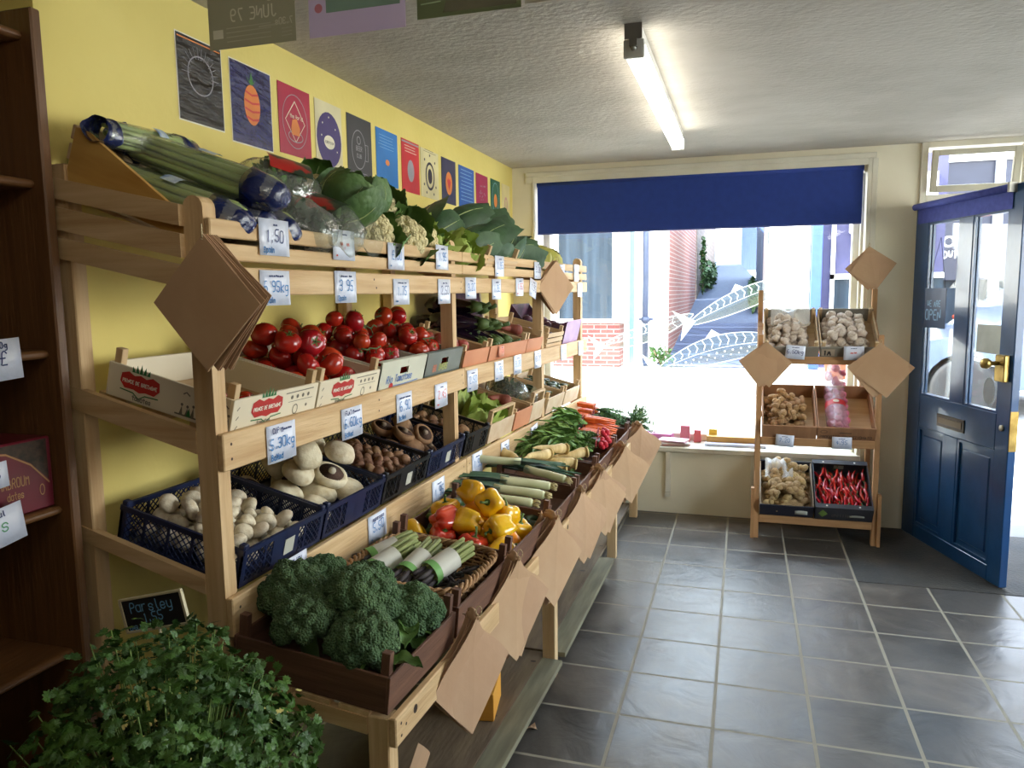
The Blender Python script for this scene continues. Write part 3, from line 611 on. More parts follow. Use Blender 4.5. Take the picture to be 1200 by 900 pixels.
b = MB(); b.box(0.0, 6.0, -0.05, 0.3, 1.2, 3.4); fb = b.build('fascia', mat('dark_fascia', (44, 46, 64), 0.5, (36, 38, 56), 4, stretch=(1, 1, 5)), s2)
b = MB(); write(b, 'SANDWICH', 0.45, 1.62, 0.125, 0.026, z=0.0, M=frame((0, -0.06, 0.0), (1, 0, 0), (0, 0, 1))); b.build('lettering', wht, s2)
b = MB(); b.ring(0.80, 1.93, 0.11, 0.11, 0.04, z=0.0, M=frame((0, -0.06, 0.0), (1, 0, 0), (0, 0, 1))); b.build('emblem', wht, s2)
b = MB(); b.box(0.0, 6.0, 0.1, 0.3, 0, 1.2); b.build('shop_window', gls, s2)
b = MB(); b.box(0.0, 6.0, -0.1, 0.3, 3.4, 3.7); b.box(1.50, 1.66, -0.12, 0.0, 0, 3.4, c=0.01); b.box(0.0, 0.12, -0.12, 0.0, 0, 3.4, c=0.01); b.build('pilaster', wht, s2)
sy = MB(); sy.box(0, 0.14, -0.02, 0.0, 0, 1.05, c=0.002); yo = sy.build('upright_sign', mat('yellow_sign', (180, 172, 40), 0.6), None, T(4.78, 16.25, 1.45)); tag(yo, 'tall narrow yellow sign on the shop across the street', 'sign')
gn = MB(); gn.box(0, 0.9, 0, 1.2, 0, 0.5)
# planter tubs with orange flowers by the shop
for i, (x, y) in enumerate(((1.35, 12.1), (4.05, 15.9))):
    t = thing('flower_tub', ('tub of orange flowers outside the purple shop front', 'tub of orange flowers outside the sandwich shop')[i], 'planter', T(x, y, 0.29 + (y > 13)*0.25))
    b = MB(); b.lathe([(0.16, 0), (0.22, 0.35), (0.24, 0.36), (0.22, 0.33)], 16); b.build('tub', mat('terracotta', (170, 96, 66), 0.8), t)
    b = MB(); rr = random.Random(i)
    for _ in range(60): b.ball(0.045, 6, 4, M=T(rr.gauss(0, .11), rr.gauss(0, .11), 0.45+rr.uniform(-.06, .12)))
    b.build('flowers', mat('orange_petals', (226, 104, 60), 0.7, (214, 70, 50), 9), t)
# parked car
car = thing('car', 'silver blue car parked across the road from the open door', 'car', T(1.55, 9.35, 0.16))
cb = mat('car_paint', (84, 98, 126), 0.2, metal=0.5, coat=0.6); 
prof = [(0, 0.28), (0.02, 0.62), (0.12, 0.80), (0.95, 0.98), (1.55, 1.42), (2.7, 1.48), (3.4, 1.32), (3.95, 1.0), (4.15, 0.85), (4.2, 0.4), (4.15, 0.22)]
wc = (0.78, 3.35)
low = [(4.15, 0.22)]
for c_ in reversed(wc): low += [(c_+0.40*math.cos(a), 0.33+0.40*math.sin(a)) for a in [PI*k/10 for k in range(0, 11)]]
low += [(0, 0.28)]
pts = prof + low[1:-1]
b = MB(); b.prism([(p[0], p[1]) for p in pts], -0.0, 1.66, M=Matrix(((1,0,0,0),(0,0,1,0),(0,1,0,0),(0,0,0,1)))); b.build('body', cb, car)
b = MB(); b.prism([(1.10, 1.0), (1.62, 1.36), (2.2, 1.41), (2.2, 1.0)], -0.004, 1.664, M=Matrix(((1,0,0,0),(0,0,1,0),(0,1,0,0),(0,0,0,1)))); b.prism([(2.28, 1.0), (2.28, 1.41), (3.2, 1.32), (3.5, 1.03)], -0.004, 1.664, M=Matrix(((1,0,0,0),(0,0,1,0),(0,1,0,0),(0,0,0,1)))); b.build('side_window', gls, car)
for c_ in wc:
    for y0 in (-0.01, 1.50):
        t_ = MB(); WM = T(c_, y0, 0.33) @ Rx(-PI/2)
        t_.lathe([(0.23, 0.0), (0.30, -0.005), (0.335, 0.02), (0.335, 0.17), (0.30, 0.19), (0.22, 0.18)], 32, M=WM); to_ = t_.build('tyre', mat('tyre_rubber', (34, 34, 36), 0.8), car)
        t_ = MB(); t_.lathe([(0.235, 0.01), (0.225, 0.03), (0.21, 0.05)], 32, M=WM); t_.lathe([(0, 0.01), (0.05, 0.012), (0.06, 0.04)], 16, M=WM)
        for k in range(5):
            a = 2*PI*k/5
            for s in (-0.1, 0.1): t_.tube([(0.04*math.cos(a), 0.04*math.sin(a), 0.02), (0.215*math.cos(a+s), 0.215*math.sin(a+s), 0.02)], 0.017, 6, M=WM)
        t_.build('alloy_wheel', mat('alloy', (200, 204, 208), 0.25, metal=0.7), to_)
b = MB(); b.prism([(0.02, 0.60), (0.10, 0.74), (0.32, 0.76), (0.25, 0.62)], -0.006, 0.05, M=Matrix(((1,0,0,0),(0,0,1,0),(0,1,0,0),(0,0,0,1)))); b.build('headlight', mat('lamp_glass', (225, 230, 235), 0.1), car)
# fish painted on the window glass
fishw = paintfilm('window_paint_white', (240, 240, 230), 0.8); fishy = paintfilm('window_paint_cream', (130, 116, 70), 0.22)
fwash = paintfilm('window_paint_wash', (130, 146, 140), 0.24)
def fish(label, tail, head, wid, curve, dots=False):
    tx, tz = tail; hx, hz = head; L_ = math.hypot(hx-tx, hz-tz); a = math.atan2(hz-tz, hx-tx)
    M = frame((tx, GY-0.004, tz), (math.cos(a), 0, math.sin(a)), (-math.sin(a), 0, math.cos(a)))
    def cen(t): return curve*math.sin(PI*t)*L_
    def hw(t): return wid*L_*(0.10 + 0.9*math.sin(PI*min(1, max(0, t-0.06)/0.94))**0.75) if t < 0.985 else wid*L_*0.05
    n = 26; top = [(t*L_, cen(t)+hw(t)) for t in [0.1+0.9*k/n for k in range(n+1)]]; bot = [(t*L_, cen(t)-hw(t)*0.9) for t in [0.1+0.9*k/n for k in range(n+1)]]
    r = MB()
    w_ = 0.006
    o = MB(); vs = [(p[0], p[1], 0) for p in top] + [(p[0], p[1], 0) for p in reversed(bot)]
    o.add(vs, [(k, k+1, 2*n-k, 2*n+1-k) for k in range(n)], 0, False); root = o.build('fish_painting', fwash, None, M); tag(root, label, 'window painting', 'fish painted on the shop window')
    o = MB(); o.stroke(top, w_, 0.0005); o.stroke(bot, w_, 0.0005); o.stroke([(t*L_, cen(t)+0.1*hw(t)) for t in [0.1+0.72*k/n for k in range(n+1)]], w_*0.7, 0.0005)
    o.stroke([(0.82*L_, cen(.82)+hw(.82)), (0.79*L_, cen(.8)), (0.83*L_, cen(.82)-hw(.82)*.9)], w_*0.8, 0.0005)
    o.ring(0.90*L_, cen(.9)+hw(.9)*0.2, 0.022, 0.022, 0.007, 0.0006)
    for k in range(11):
        t = 0.2+0.055*k; h_ = hw(t)
        o.stroke([(t*L_, cen(t)+h_*0.9), ((t+.012)*L_, cen(t)+h_*0.55), ((t-.006)*L_, cen(t)+h_*0.25)], w_*1.3, 0.0007)
        if dots: o.disc((t+.02)*L_, cen(t)-h_*0.2, 0.008, z=0.0007, n=8); o.disc((t)*L_, cen(t)-h_*0.5, 0.006, z=0.0007, n=8)
    o.build('white_lines', fishw, root)
    o = MB(); o.add([(p[0], p[1], 0.0003) for p in [(t*L_, cen(t)-hw(t)*0.15) for t in [0.12+0.65*k/n for k in range(n+1)]]] + [(p[0], p[1], 0.0003) for p in [(t*L_, cen(t)-hw(t)*0.85) for t in [0.77-0.65*k/n for k in range(n+1)]]],
              [(k, k+1, 2*n-k, 2*n+1-k) for k in range(n)]); o.build('belly', fishy, root)
    o = MB(); c0 = cen(0.1)
    o.add([(0.12*L_, c0, 0.0004), (-0.02*L_, c0+0.15*L_, 0.0004), (0.02*L_, c0+0.02*L_, 0.0004), (-0.05*L_, c0-0.10*L_, 0.0004)], [(0, 1, 2), (0, 2, 3)]); o.build('tail_fin', fishw, root)
    o = MB(); o.add([(0.55*L_, cen(.55)+hw(.55), 0.0004), (0.50*L_, cen(.5)+hw(.5)+0.05*L_, 0.0004), (0.44*L_, cen(.44)+hw(.44), 0.0004)], [(0, 1, 2)]); o.build('back_fin', fishw, root)
fish('pale outlined fish painted on the window, furthest left, head to the right', (-1.10, 1.17), (-0.36, 1.43), 0.085, -0.03)
fish('large striped fish painted on the window slanting up towards the garlic stand', (-0.44, 1.33), (0.42, 1.70), 0.085, 0.02)
fish('spotted fish painted low on the window left of the display stand', (-0.68, 0.97), (0.34, 1.24), 0.10, 0.06, True)
# leaflets and goods on the ledge
def box_goods(name, label, cat, x, y, z, dx, dy, dz, col, rz=0, group=None):
    b = MB(); b.box(-dx/2, dx/2, -dy/2, dy/2, 0, dz, c=0.0015); o = b.build(name, mat('%s_%d_%d_%d' % ((name,)+col), col, 0.5), None, T(x, y, z) @ Rz(rz)); tag(o, label, cat, group); return o
ZL = 0.488
for k, (col, lab) in enumerate((((206, 196, 186), 'pale leaflet at the bottom of the pile on the window ledge'), ((176, 120, 110), 'brick red leaflet second in the pile on the window ledge'), ((214, 204, 196), 'cream leaflet in the middle of the ledge pile'), ((186, 140, 140), 'dusky pink leaflet near the top of the ledge pile'), ((224, 180, 190), 'pink leaflet on top of the pile on the window ledge'))):
    box_goods('leaflet', lab, 'leaflet', -0.47+R.uniform(-.01, .01), 5.53, ZL+0.0005+k*0.0085, 0.20, 0.14, 0.008, col, R.uniform(-.25, .25))
box_goods('magazine', 'pale blue magazine lying on the left of the window ledge', 'magazine', -0.74, 5.62, ZL, 0.2, 0.2, 0.015, (170, 205, 235), 0.2)
box_goods('magazine', 'magenta magazine lying behind the pile of leaflets', 'magazine', -0.60, 5.67, ZL, 0.22, 0.1, 0.06, (206, 120, 170), -0.1)
box_goods('gift_box', 'small pink box standing on the window ledge', 'box', -0.40, 5.69, ZL, 0.07, 0.05, 0.12, (222, 130, 150))
box_goods('gift_box', 'small red box standing at the back of the window ledge', 'box', -0.31, 5.69, ZL, 0.05, 0.05, 0.09, (226, 110, 120))
box_goods('tray', 'low orange tray standing on the window ledge', 'tray', -0.04, 5.66, ZL, 0.40, 0.10, 0.06, (214, 164, 84))
box_goods('gift_box', 'lilac flat box in front of the orange tray on the ledge', 'box', -0.04, 5.57, ZL, 0.42, 0.06, 0.02, (196, 200, 226))
box_goods('gift_box', 'yellow carton on the window ledge beside the red box', 'box', -0.20, 5.70, ZL, 0.06, 0.04, 0.10, (236, 214, 100))
# ---------------------------------------------------------------- timber
def wood(ax, name, c1, c2, rough=0.65):
    st = {'x': (1.2, 16, 16), 'y': (16, 1.2, 16), 'z': (16, 16, 1.2)}[ax]
    return mat(name+'_'+ax, c1, rough, c2, 2.2, stretch=st, bump=0.25, bscale=6, detail=6, contrast=(0.3, 0.7))
PINE = {a: wood(a, 'pine', (212, 182, 138), (186, 150, 104)) for a in 'xyz'}
BROWN = {a: wood(a, 'brown_stained_wood', (112, 76, 56), (84, 54, 40)) for a in 'xyz'}
SHELFW = {a: wood(a, 'bookcase_wood', (112, 76, 42), (88, 56, 28), 0.45) for a in 'xyz'}
PALE = {a: wood(a, 'pale_poplar', (206, 178, 138), (186, 154, 112)) for a in 'xyz'}
ply = mat('worn_plywood', (118, 100, 78), 0.7, (88, 72, 56), 2, stretch=(9, 1.2, 9), bump=0.3, bscale=9)

def slope_box(mb, x0, z0, x1, z1, y0, y1, h, mi=0):
    """plank whose lower edge runs (x0,z0)->(x1,z1), height h"""
    vs = [(x0,y0,z0),(x1,y0,z1),(x1,y1,z1),(x0,y1,z0),(x0,y0,z0+h),(x1,y0,z1+h),(x1,y1,z1+h),(x0,y1,z0+h)]
    mb.add(vs, [(0,1,2,3),(4,7,6,5),(0,4,5,1),(1,5,6,2),(2,6,7,3),(3,7,4,0)], mi)
TH2, TH1, THT = math.radians(14), math.radians(14), math.radians(21)
ZF = {'t1': 0.866, 't2': 1.262, 'top': 1.70, 'low': 0.637}
def rack(M, L, fposts, rposts, label, planks_at):
    t = thing('display_rack', label, 'rack', M)
    for y in fposts:
        b = MB(); pr = [(-0.0275*math.cos(a)-0.0475, 1.808+0.0275*math.sin(a)) for a in [PI*k/8 for k in range(9)]]
        pts = [(-0.075, 0), (-0.02, 0)] + list(reversed(pr)); pts = [(-0.02, 0)] + [(p[0], p[1]) for p in reversed(pr)] + [(-0.075, 0)]
        b.prism(pts, -(y+0.045), -y, M=Matrix(((1,0,0,0),(0,0,-1,0),(0,1,0,0),(0,0,0,1)))); b.build('post', PINE['z'], t)
    for y in rposts:
        b = MB(); b.box(-0.462, -0.415, y, y+0.045, 0, 1.93, c=0.003); b.build('rear_post', PINE['z'], t)
    for z0, z1 in ((0.762, 0.862), (1.18, 1.272), (1.603, 1.672)):
        b = MB(); b.box(-0.02, 0, 0.0, L, z0, z1, c=0.003)
        rr = random.Random(int(z0*1000))
        o = b.build('front_rail', PINE['y'], t)
        k = MB()
        for y in (0.03, L/2-0.01, L-0.03):
            for q in (0.3, 0.7): k.disc(0.0, 0, 0.004, z=0, n=8, M=frame((0.0006, y+rr.uniform(-.008, .008), z0+(z1-z0)*q), (0, 1, 0), (0, 0, 1)))
        k.build('nail_heads', mat('nail_dark', (70, 56, 44), 0.5, metal=0.5), o)
    for z0, z1 in ((1.686, 1.727), (1.740, 1.783)):
        b = MB(); b.box(-0.018, -0.002, 0.0, L, z0, z1, c=0.003); b.build('top_slat', PINE['y'], t)
    for y in fposts:
        b = MB(); slope_box(b, -0.03, 1.205, -0.46, 1.315, y+0.045, y+0.065, 0.05) if y > 0.01 else slope_box(b, -0.075, 1.222, -0.46, 1.325, y-0.004, y+0.016, 0.058); b.build('side_rail', PINE['x'], t)
        b = MB(); slope_box(b, -0.03, 0.80, -0.46, 0.91, y+0.045, y+0.065, 0.05) if y > 0.01 else slope_box(b, -0.075, 0.868, -0.46, 0.976, y-0.004, y+0.016, 0.04); b.build('side_rail', PINE['x'], t)
        if y > 0.01:
            b = MB(); slope_box(b, -0.03, 1.63, -0.46, 1.80, y+0.045, y+0.065, 0.05); b.build('side_rail', PINE['x'], t)
    for y in planks_at:
        for (f0, r0, h) in ((1.765, 1.850, 0.05), (1.692, 1.775, 0.055), (1.622, 1.705, 0.052)):
            b = MB(); slope_box(b, -0.074, f0, -0.465, r0, y-0.016, y, h); b.build('end_plank', PINE['x'], t)
    for key, th in (('t1', TH1), ('t2', TH2), ('top', THT)):
        for x0 in (-0.13, -0.28, -0.42):
            b = MB(); b.box(x0, x0+0.09, 0.068, L-0.005, -0.016, -0.004, M=T(-0.022, 0, ZF[key]) @ Ry(th)); b.build('shelf_slat', PINE['y'], t)
    b = MB(); b.box(-0.46, -0.445, 0.0, L, 1.96, 2.01); 
    return t
U1 = T(-1.185, 1.50, 0); U2 = T(-1.185, 3.15, 0) @ Rz(-0.0535)
rack(U1, 1.645, (0.0, 1.56), (0.0, 1.36), 'tall pine vegetable rack nearest the bookcase, laden with celery, tomatoes and mushrooms', (0.0,))
rack(U2, 2.17, (1.175, 2.07), (0.10, 1.45), 'pine vegetable rack nearest the window, with aubergines and purple boxes', ())
def bench(M, L, legs, label):
    t = thing('low_bench', label, 'bench', M)
    b = MB(); b.box(-0.02, 0, 0, L, 0.560, 0.632, c=0.003); fr_ = b.build('front_rail', PINE['y'], t)
    k = MB()
    for (y, z, r_) in ((0.025, .58, .004), (0.025, .61, .004), (0.05, .595, .004), (0.10, .605, .011), (L-.03, .58, .004), (L-.03, .61, .004)):
        k.disc(0, 0, r_, z=0, n=10, M=frame((0.0006, y, z), (0, 1, 0), (0, 0, 1)))
    k.build('nail_heads', MATS['nail_dark'], fr_)
    for y in legs:
        b = MB(); b.box(-0.075, -0.02, y, y+0.045, 0, 0.63, c=0.003); b.build('leg', PINE['z'], t)
        b = MB(); b.box(-0.455, -0.41, y, y+0.045, 0, 0.66, c=0.003); b.build('leg', PINE['z'], t)
        b = MB(); slope_box(b, -0.074, 0.585, -0.455, 0.625, y-0.004, y+0.018, 0.042); b.build('side_rail', PINE['x'], t)
    for x0 in (-0.13, -0.235, -0.34, -0.43):
        b = MB(); b.box(x0, x0+0.08, 0.0, L-0.005, -0.016, -0.003, M=T(-0.02, 0, 0.637) @ Ry(math.radians(6.2))); b.build('shelf_slat', PINE['y'], t)
    b = MB(); b.box(-0.40, -0.075, -0.25 if L < 2 else 0, L+0.0, 0.07, 0.088, c=0.002); fb_ = b.build('bottom_board', ply, t)
    b = MB(); b.box(-0.075, 0.012, -0.25 if L < 2 else 0.0, L-0.05 if L < 2 else 1.2, 0.066, 0.088, c=0.002); b.build('board_edge', mat('grey_worn_edge', (128, 124, 100), 0.7, (104, 98, 78), 4, stretch=(8, 1, 8)), t)
    for (x, y, r_) in ((-0.12, 0.95, .016), (-0.10, 1.38, .012), (-0.2, 0.5, .014)): MB().disc(x, y, r_, r_*.7, z=0.0892, n=12).build('wood_knot', MATS['nail_dark'], fb_)
    return t
BA = T(-0.742, 1.478, 0) @ Rz(-0.030); BB = T(-0.702, 2.97, 0) @ Rz(-0.010)
bench(BA, 1.475, (0.0, 1.43), 'low pine bench nearest the camera, carrying broccoli, asparagus and peppers')
bench(BB, 2.36, (1.43, 2.30), 'low pine bench further along, carrying leeks, parsnips and carrots')

# ---------------------------------------------------------------- crates  (local: front face x=0, going back to -D, y = width, z up)
def wcrate(M, Wd, D, H, post, wd, label, fm=None, group=None, rearH=None, handle=False, frontslats=1, sidecol=None, rail=False, deco=None, name='wooden_crate', baseH=0.006):
    t = thing(name, label, 'crate', M, group); th = 0.008; rearH = rearH or H; sc_ = sidecol or wd['x']
    h = Wd/2
    b = MB(); b.box(-D+th, -th, -h+th, h-th, 0.0, baseH); b.build('base', wd['y'], t)
    b = MB()
    if frontslats == 1: b.box(-th, 0, -h, h, 0, H, c=0.0012)
    else:
        for k in range(frontslats):
            z0 = H*k/frontslats; b.box(-th, 0, -h, h, z0+0.003, z0+H/frontslats-0.004, c=0.001)
    fo = b.build('front_panel', fm or wd['y'], t)
    b = MB(); b.box(-D, -D+th, -h, h, 0, rearH, c=0.0012); b.build('rear_panel', fm or wd['y'], t)
    for s in (-1, 1):
        b = MB(); y0, y1 = sorted((s*h, s*(h-th)))
        b.box(-D+th, -th, y0, y1, 0, H, c=0.0012); so_ = b.build('side_panel', sc_, t)
        if deco and deco[1] and s == -1: deco[1](so_, D, H, h)
        if post:
            for x in (-0.022-th, -D+th):
                b = MB(); y0, y1 = sorted((s*(h-th), s*(h-th-0.020)))
                b.box(x, x+0.022, y0, y1, 0.006, post, c=0.001); b.build('corner_post', wd['z'], t)
    if rail:
        b = MB(); b.box(-0.03, -0.008, -h+0.008, h-0.008, post-0.001, post+0.011, c=0.002); b.build('top_rail', wd['y'], t)
    if deco and deco[0]: deco[0](fo, Wd, H)
    return t
def lattice(mb, L_, h, M, pitch=0.022, bw=0.0028, th=0.003, nv=5, solid=None):
    mb.box(0, L_, 0, 0.012, 0, th, M=M); mb.box(0, L_, h-0.014, h, -0.002, th+0.003, M=M)
    for k in range(nv+1):
        x = k*(L_-0.008)/nv; mb.box(x, x+0.008, 0.012, h-0.012, 0, th, M=M)
    z0, z1 = 0.012, h-0.014; H_ = z1-z0; x = -H_
    while x < L_:
        for s in (1, -1):
            a, c = (x, z0), (x+H_, z1)
            if s < 0: a, c = (x, z1), (x+H_, z0)
            ax, ay = a; cx, cy = c
            if ax < 0: ay = ay + (0-ax)*(cy-ay)/(cx-ax); ax = 0
            if cx > L_: cy = ay + (L_-ax)*(cy-ay)/(cx-ax); cx = L_
            if cx-ax > 0.004:
                if solid and ax > solid[0]-0.01 and cx < solid[1]+0.01: pass
                else:
                    d = Vector((cx-ax, cy-ay, 0)); n_ = Vector((-d.y, d.x, 0)).normalized()*bw*0.5
                    A = Vector((ax, ay, 0.0)); B_ = Vector((cx, cy, 0.0)); zz_ = Vector((0, 0, th*0.8))
                    mb.add([A+n_, A-n_, B_-n_, B_+n_, A+n_+zz_, A-n_+zz_, B_-n_+zz_, B_+n_+zz_], [(0,1,2,3),(7,6,5,4),(0,4,5,1),(2,6,7,3),(1,5,6,2),(3,7,4,0)], 0, False, M)
        x += pitch
    if solid: mb.box(solid[0], solid[1], 0.012, h-0.012, 0, th, M=M)
def pcrate(M, Wd, D, H, pm, label, group=None, lat=True, tagm=None):
    t = thing('plastic_crate', label, 'crate', M, group); h = Wd/2
    b = MB(); b.box(-D, 0, -h, h, 0, 0.004); 
    for i in range(9): pass
    b.build('base', pm, t)
    sides = (('front_wall', frame((0, -h, 0), (0, 1, 0), (0, 0, 1)), Wd), ('rear_wall', frame((-D, h, 0), (0, -1, 0), (0, 0, 1)), Wd),
             ('side_wall', frame((-D, -h, 0), (1, 0, 0), (0, 0, 1)), D), ('side_wall', frame((0, h, 0), (-1, 0, 0), (0, 0, 1)), D))
    for n_, FM, L_ in sides:
        b = MB(); FM2 = FM @ T(0, 0, -0.003)
        lattice(b, L_, H, FM2, nv=4 if n_ in ('front_wall', 'rear_wall') else 5, solid=(L_*0.34, L_*0.66) if n_ == 'front_wall' else None, pitch=0.020 if lat else 0.034)
        b.build(n_, pm, t)
    for sx in (0, -D+0.02):
        for sy in (-h, h-0.02):
            b = MB(); b.box(sx-0.02, sx, sy, sy+0.02, 0.0, H+0.012, c=0.003); b.build('corner', pm, t)
    if tagm:
        b = MB(); b.rect(Wd*0.48, Wd*0.60, H*0.25, H*0.7, 0.0015, M=frame((0.001, -h, 0), (0, 1, 0), (0, 0, 1))); b.build('paper_label', tagm, t)
    return t
# ---------------------------------------------------------------- price cards
card_m = mat('white_card_in_sleeve', (222, 226, 240), 0.25, (204, 212, 232), 14, bump=0.35, bscale=22)
ink_b = mat('blue_marker', (64, 128, 190), 0.6); ink_d = mat('dark_blue_marker', (52, 66, 120), 0.6); ink_r = mat('red_marker', (214, 74, 66), 0.6); ink_g = mat('green_marker', (74, 150, 104), 0.6)
def card(M, w_, h_, head, price, foot, ink, label, group=None, tilt=0.0, m=None, bend=0.004):
    """M: frame at the middle of the card, x right, y up, z towards the reader"""
    rr = random.Random(label); M = M @ Rz(tilt)
    b = MB(); b.sheet(lambda u, v: ((u-.5)*w_, (v-.5)*h_, bend*math.sin(PI*u)*(0.4+0.6*(1-v))), 6, 2, 0.0008, smooth=True)
    o = b.build('price_card', m or card_m, None, M); tag(o, label, 'price card', group)
    z = bend + 0.0008
    if price:
        b = MB(); h = h_*0.33; tw = twidth(price, h); s = min(1.0, w_*0.86/tw); h *= s
        write(b, price, -tw*s/2, -h_*0.12, h, h_*0.035, z=z, jit=0.05, rnd=rr, slant=0.05); b.build('price', ink, o)
    if head:
        b = MB(); h = h_*0.14; tw = twidth(head, h); s = min(1.0, w_*0.8/tw); h *= s
        write(b, head, -tw*s/2, h_*0.28, h, h_*0.028, z=z, jit=0.06, rnd=rr); b.build('heading', ink_d, o)
    if foot:
        b = MB(); h = h_*0.15; write(b, foot, -w_*0.42, -h_*0.42, h, h_*0.03, z=z, jit=0.06, rnd=rr, slant=0.1); b.build('origin', ink_b if ink is not ink_r else ink_r, o)
    return o
def rail_card(U, y, zt, zb, head, price, foot, ink, label, tilt=0.0, w_=0.132, dx=0.004):
    M = U @ frame((dx, y, (zt+zb)/2), (0, 1, 0), (0, 0, 1)); return card(M, w_, zt-zb, head, price, foot, ink, label, tilt=tilt)
B_, R_, D_ = ink_b, ink_r, ink_d
# nearest rack: world y minus 1.5
for y, zt, zb, hd, pr, ft, ink, lab in (
 (1.744, 1.799, 1.705, '~~', '1.50', 'Spain', D_, 'price card reading 1.50 below the bagged celery, nearest card on the top slats'),
 (2.106, 1.798, 1.707, '~~~', '~.~', '~', R_, 'red-inked price card on the top slats, second along from the celery'),
 (2.473, 1.780, 1.688, '~~', '£.60', '~', B_, 'price card reading .60 on the top slats under the cauliflowers'),
 (2.901, 1.797, 1.699, '~~~~', '1.95', '~~', B_, 'price card at the far end of the nearest top slats, beside the rounded corner post'),
 (1.738, 1.667, 1.576, '~~~~~~~', '6 95kg', 'Spain', B_, 'price card reading 6 95kg on the upper rail beside the large dark paper bags'),
 (2.108, 1.674, 1.577, '~~~~ ~~', '3 95', 'Spain', B_, 'price card reading 3 95 on the upper rail above the beef tomatoes'),
 (2.507, 1.656, 1.564, '~~~~~ ~~', '1.75', '~~', B_, 'price card on the upper rail above the white tomato box'),
 (2.916, 1.661, 1.561, '~~ ~~', '2.50', '~~', D_, 'price card on the upper rail next to the second tall post'),
 (1.732, 1.262, 1.161, 'CUP M~~~~', '5.30kg', 'Boxed', B_, 'price card reading 5.30kg below the nearest printed tomato crate'),
 (2.116, 1.249, 1.152, 'FLAT M~~~~', '6.60kg', 'Boxed', B_, 'price card reading 6.60kg on the middle rail above the brown portobellos'),
 (2.504, 1.245, 1.142, '~~~~ ~~~~', '6.90', 'Boxed', B_, 'price card below the white cardboard tomato box'),
 (2.858, 1.238, 1.140, '~~~', '2.45', '~~', R_, 'red-inked price card below the grey cardboard tomato box'),
 (1.761, 0.884, 0.786, 'ENGLISH', '1.30kg', '', B_, 'price card reading 1.30kg above the broccoli, on the lower rail'),
 (2.263, 0.863, 0.769, 'Asparagus', '5.50', '~', B_, 'price card reading Asparagus 5.50 on the lower rail'),
 (2.806, 0.850, 0.740, '~~~~', '1.95', '~~', B_, 'price card on the lower rail above the yellow peppers')):
    rail_card(U1, y-1.5, zt, zb, hd, pr, ft, ink, lab)
k_ = math.cos(0.0535)
for y, zt, zb, tl, ink, lab in (
 (3.588, 1.783, 1.683, 0, B_, 'price card on the far top slats under the dark cabbage leaves'),
 (4.191, 1.774, 1.679, 0, D_, 'price card on the far top slats just before the post with the hanging bags'),
 (4.675, 1.775, 1.664, 0, D_, 'price card on the far top slats just past the bags hung on the post'),
 (5.022, 1.786, 1.673, 0, B_, 'price card on the top slats at the window end of the rack'),
 (3.224, 1.673, 1.578, 0, B_, 'price card on the far upper rail directly after the second tall post'),
 (3.543, 1.670, 1.571, 0, B_, 'price card on the far upper rail above the aubergines'),
 (3.882, 1.679, 1.585, 0, R_, 'pink-inked price card on the far upper rail above the purple printed box'),
 (4.105, 1.673, 1.574, -0.22, D_, 'crooked price card on the far upper rail beside the hanging paper bags'),
 (5.110, 1.662, 1.570, 0, B_, 'price card on the upper rail at the window end'),
 (3.224, 1.258, 1.161, 0, B_, 'price card on the far middle rail directly after the second tall post'),
 (3.562, 1.267, 1.170, 0, B_, 'price card on the far middle rail below the aubergine crate'),
 (3.835, 1.275, 1.175, 0, B_, 'price card on the far middle rail between aubergines and rack post'),
 (4.179, 1.272, 1.174, 0, D_, 'price card on the far middle rail just before the third tall post'),
 (4.707, 1.270, 1.172, 0, B_, 'price card on the far middle rail below the slatted pale crate'),
 (5.131, 1.265, 1.171, 0, B_, 'price card on the middle rail at the window end'),
 (3.263, 0.867, 0.758, 0, B_, 'price card on the far lower rail above the leeks'),
 (3.632, 0.849, 0.743, 0, D_, 'price card on the far lower rail below the crate of lettuce'),
 (4.107, 0.853, 0.755, 0.12, B_, 'crooked price card on the far lower rail above the carrot tops'),
 (4.691, 0.855, 0.755, 0, B_, 'price card on the far lower rail nearest the window')):
    rail_card(U2, (y-3.15)/k_, zt, zb, '~~~~' if ink is not D_ else '~~~', R.choice(['1.95', '2.50', '1.75', '3.20', '0.85']), '~~', ink, lab, tilt=tl, w_=0.122)
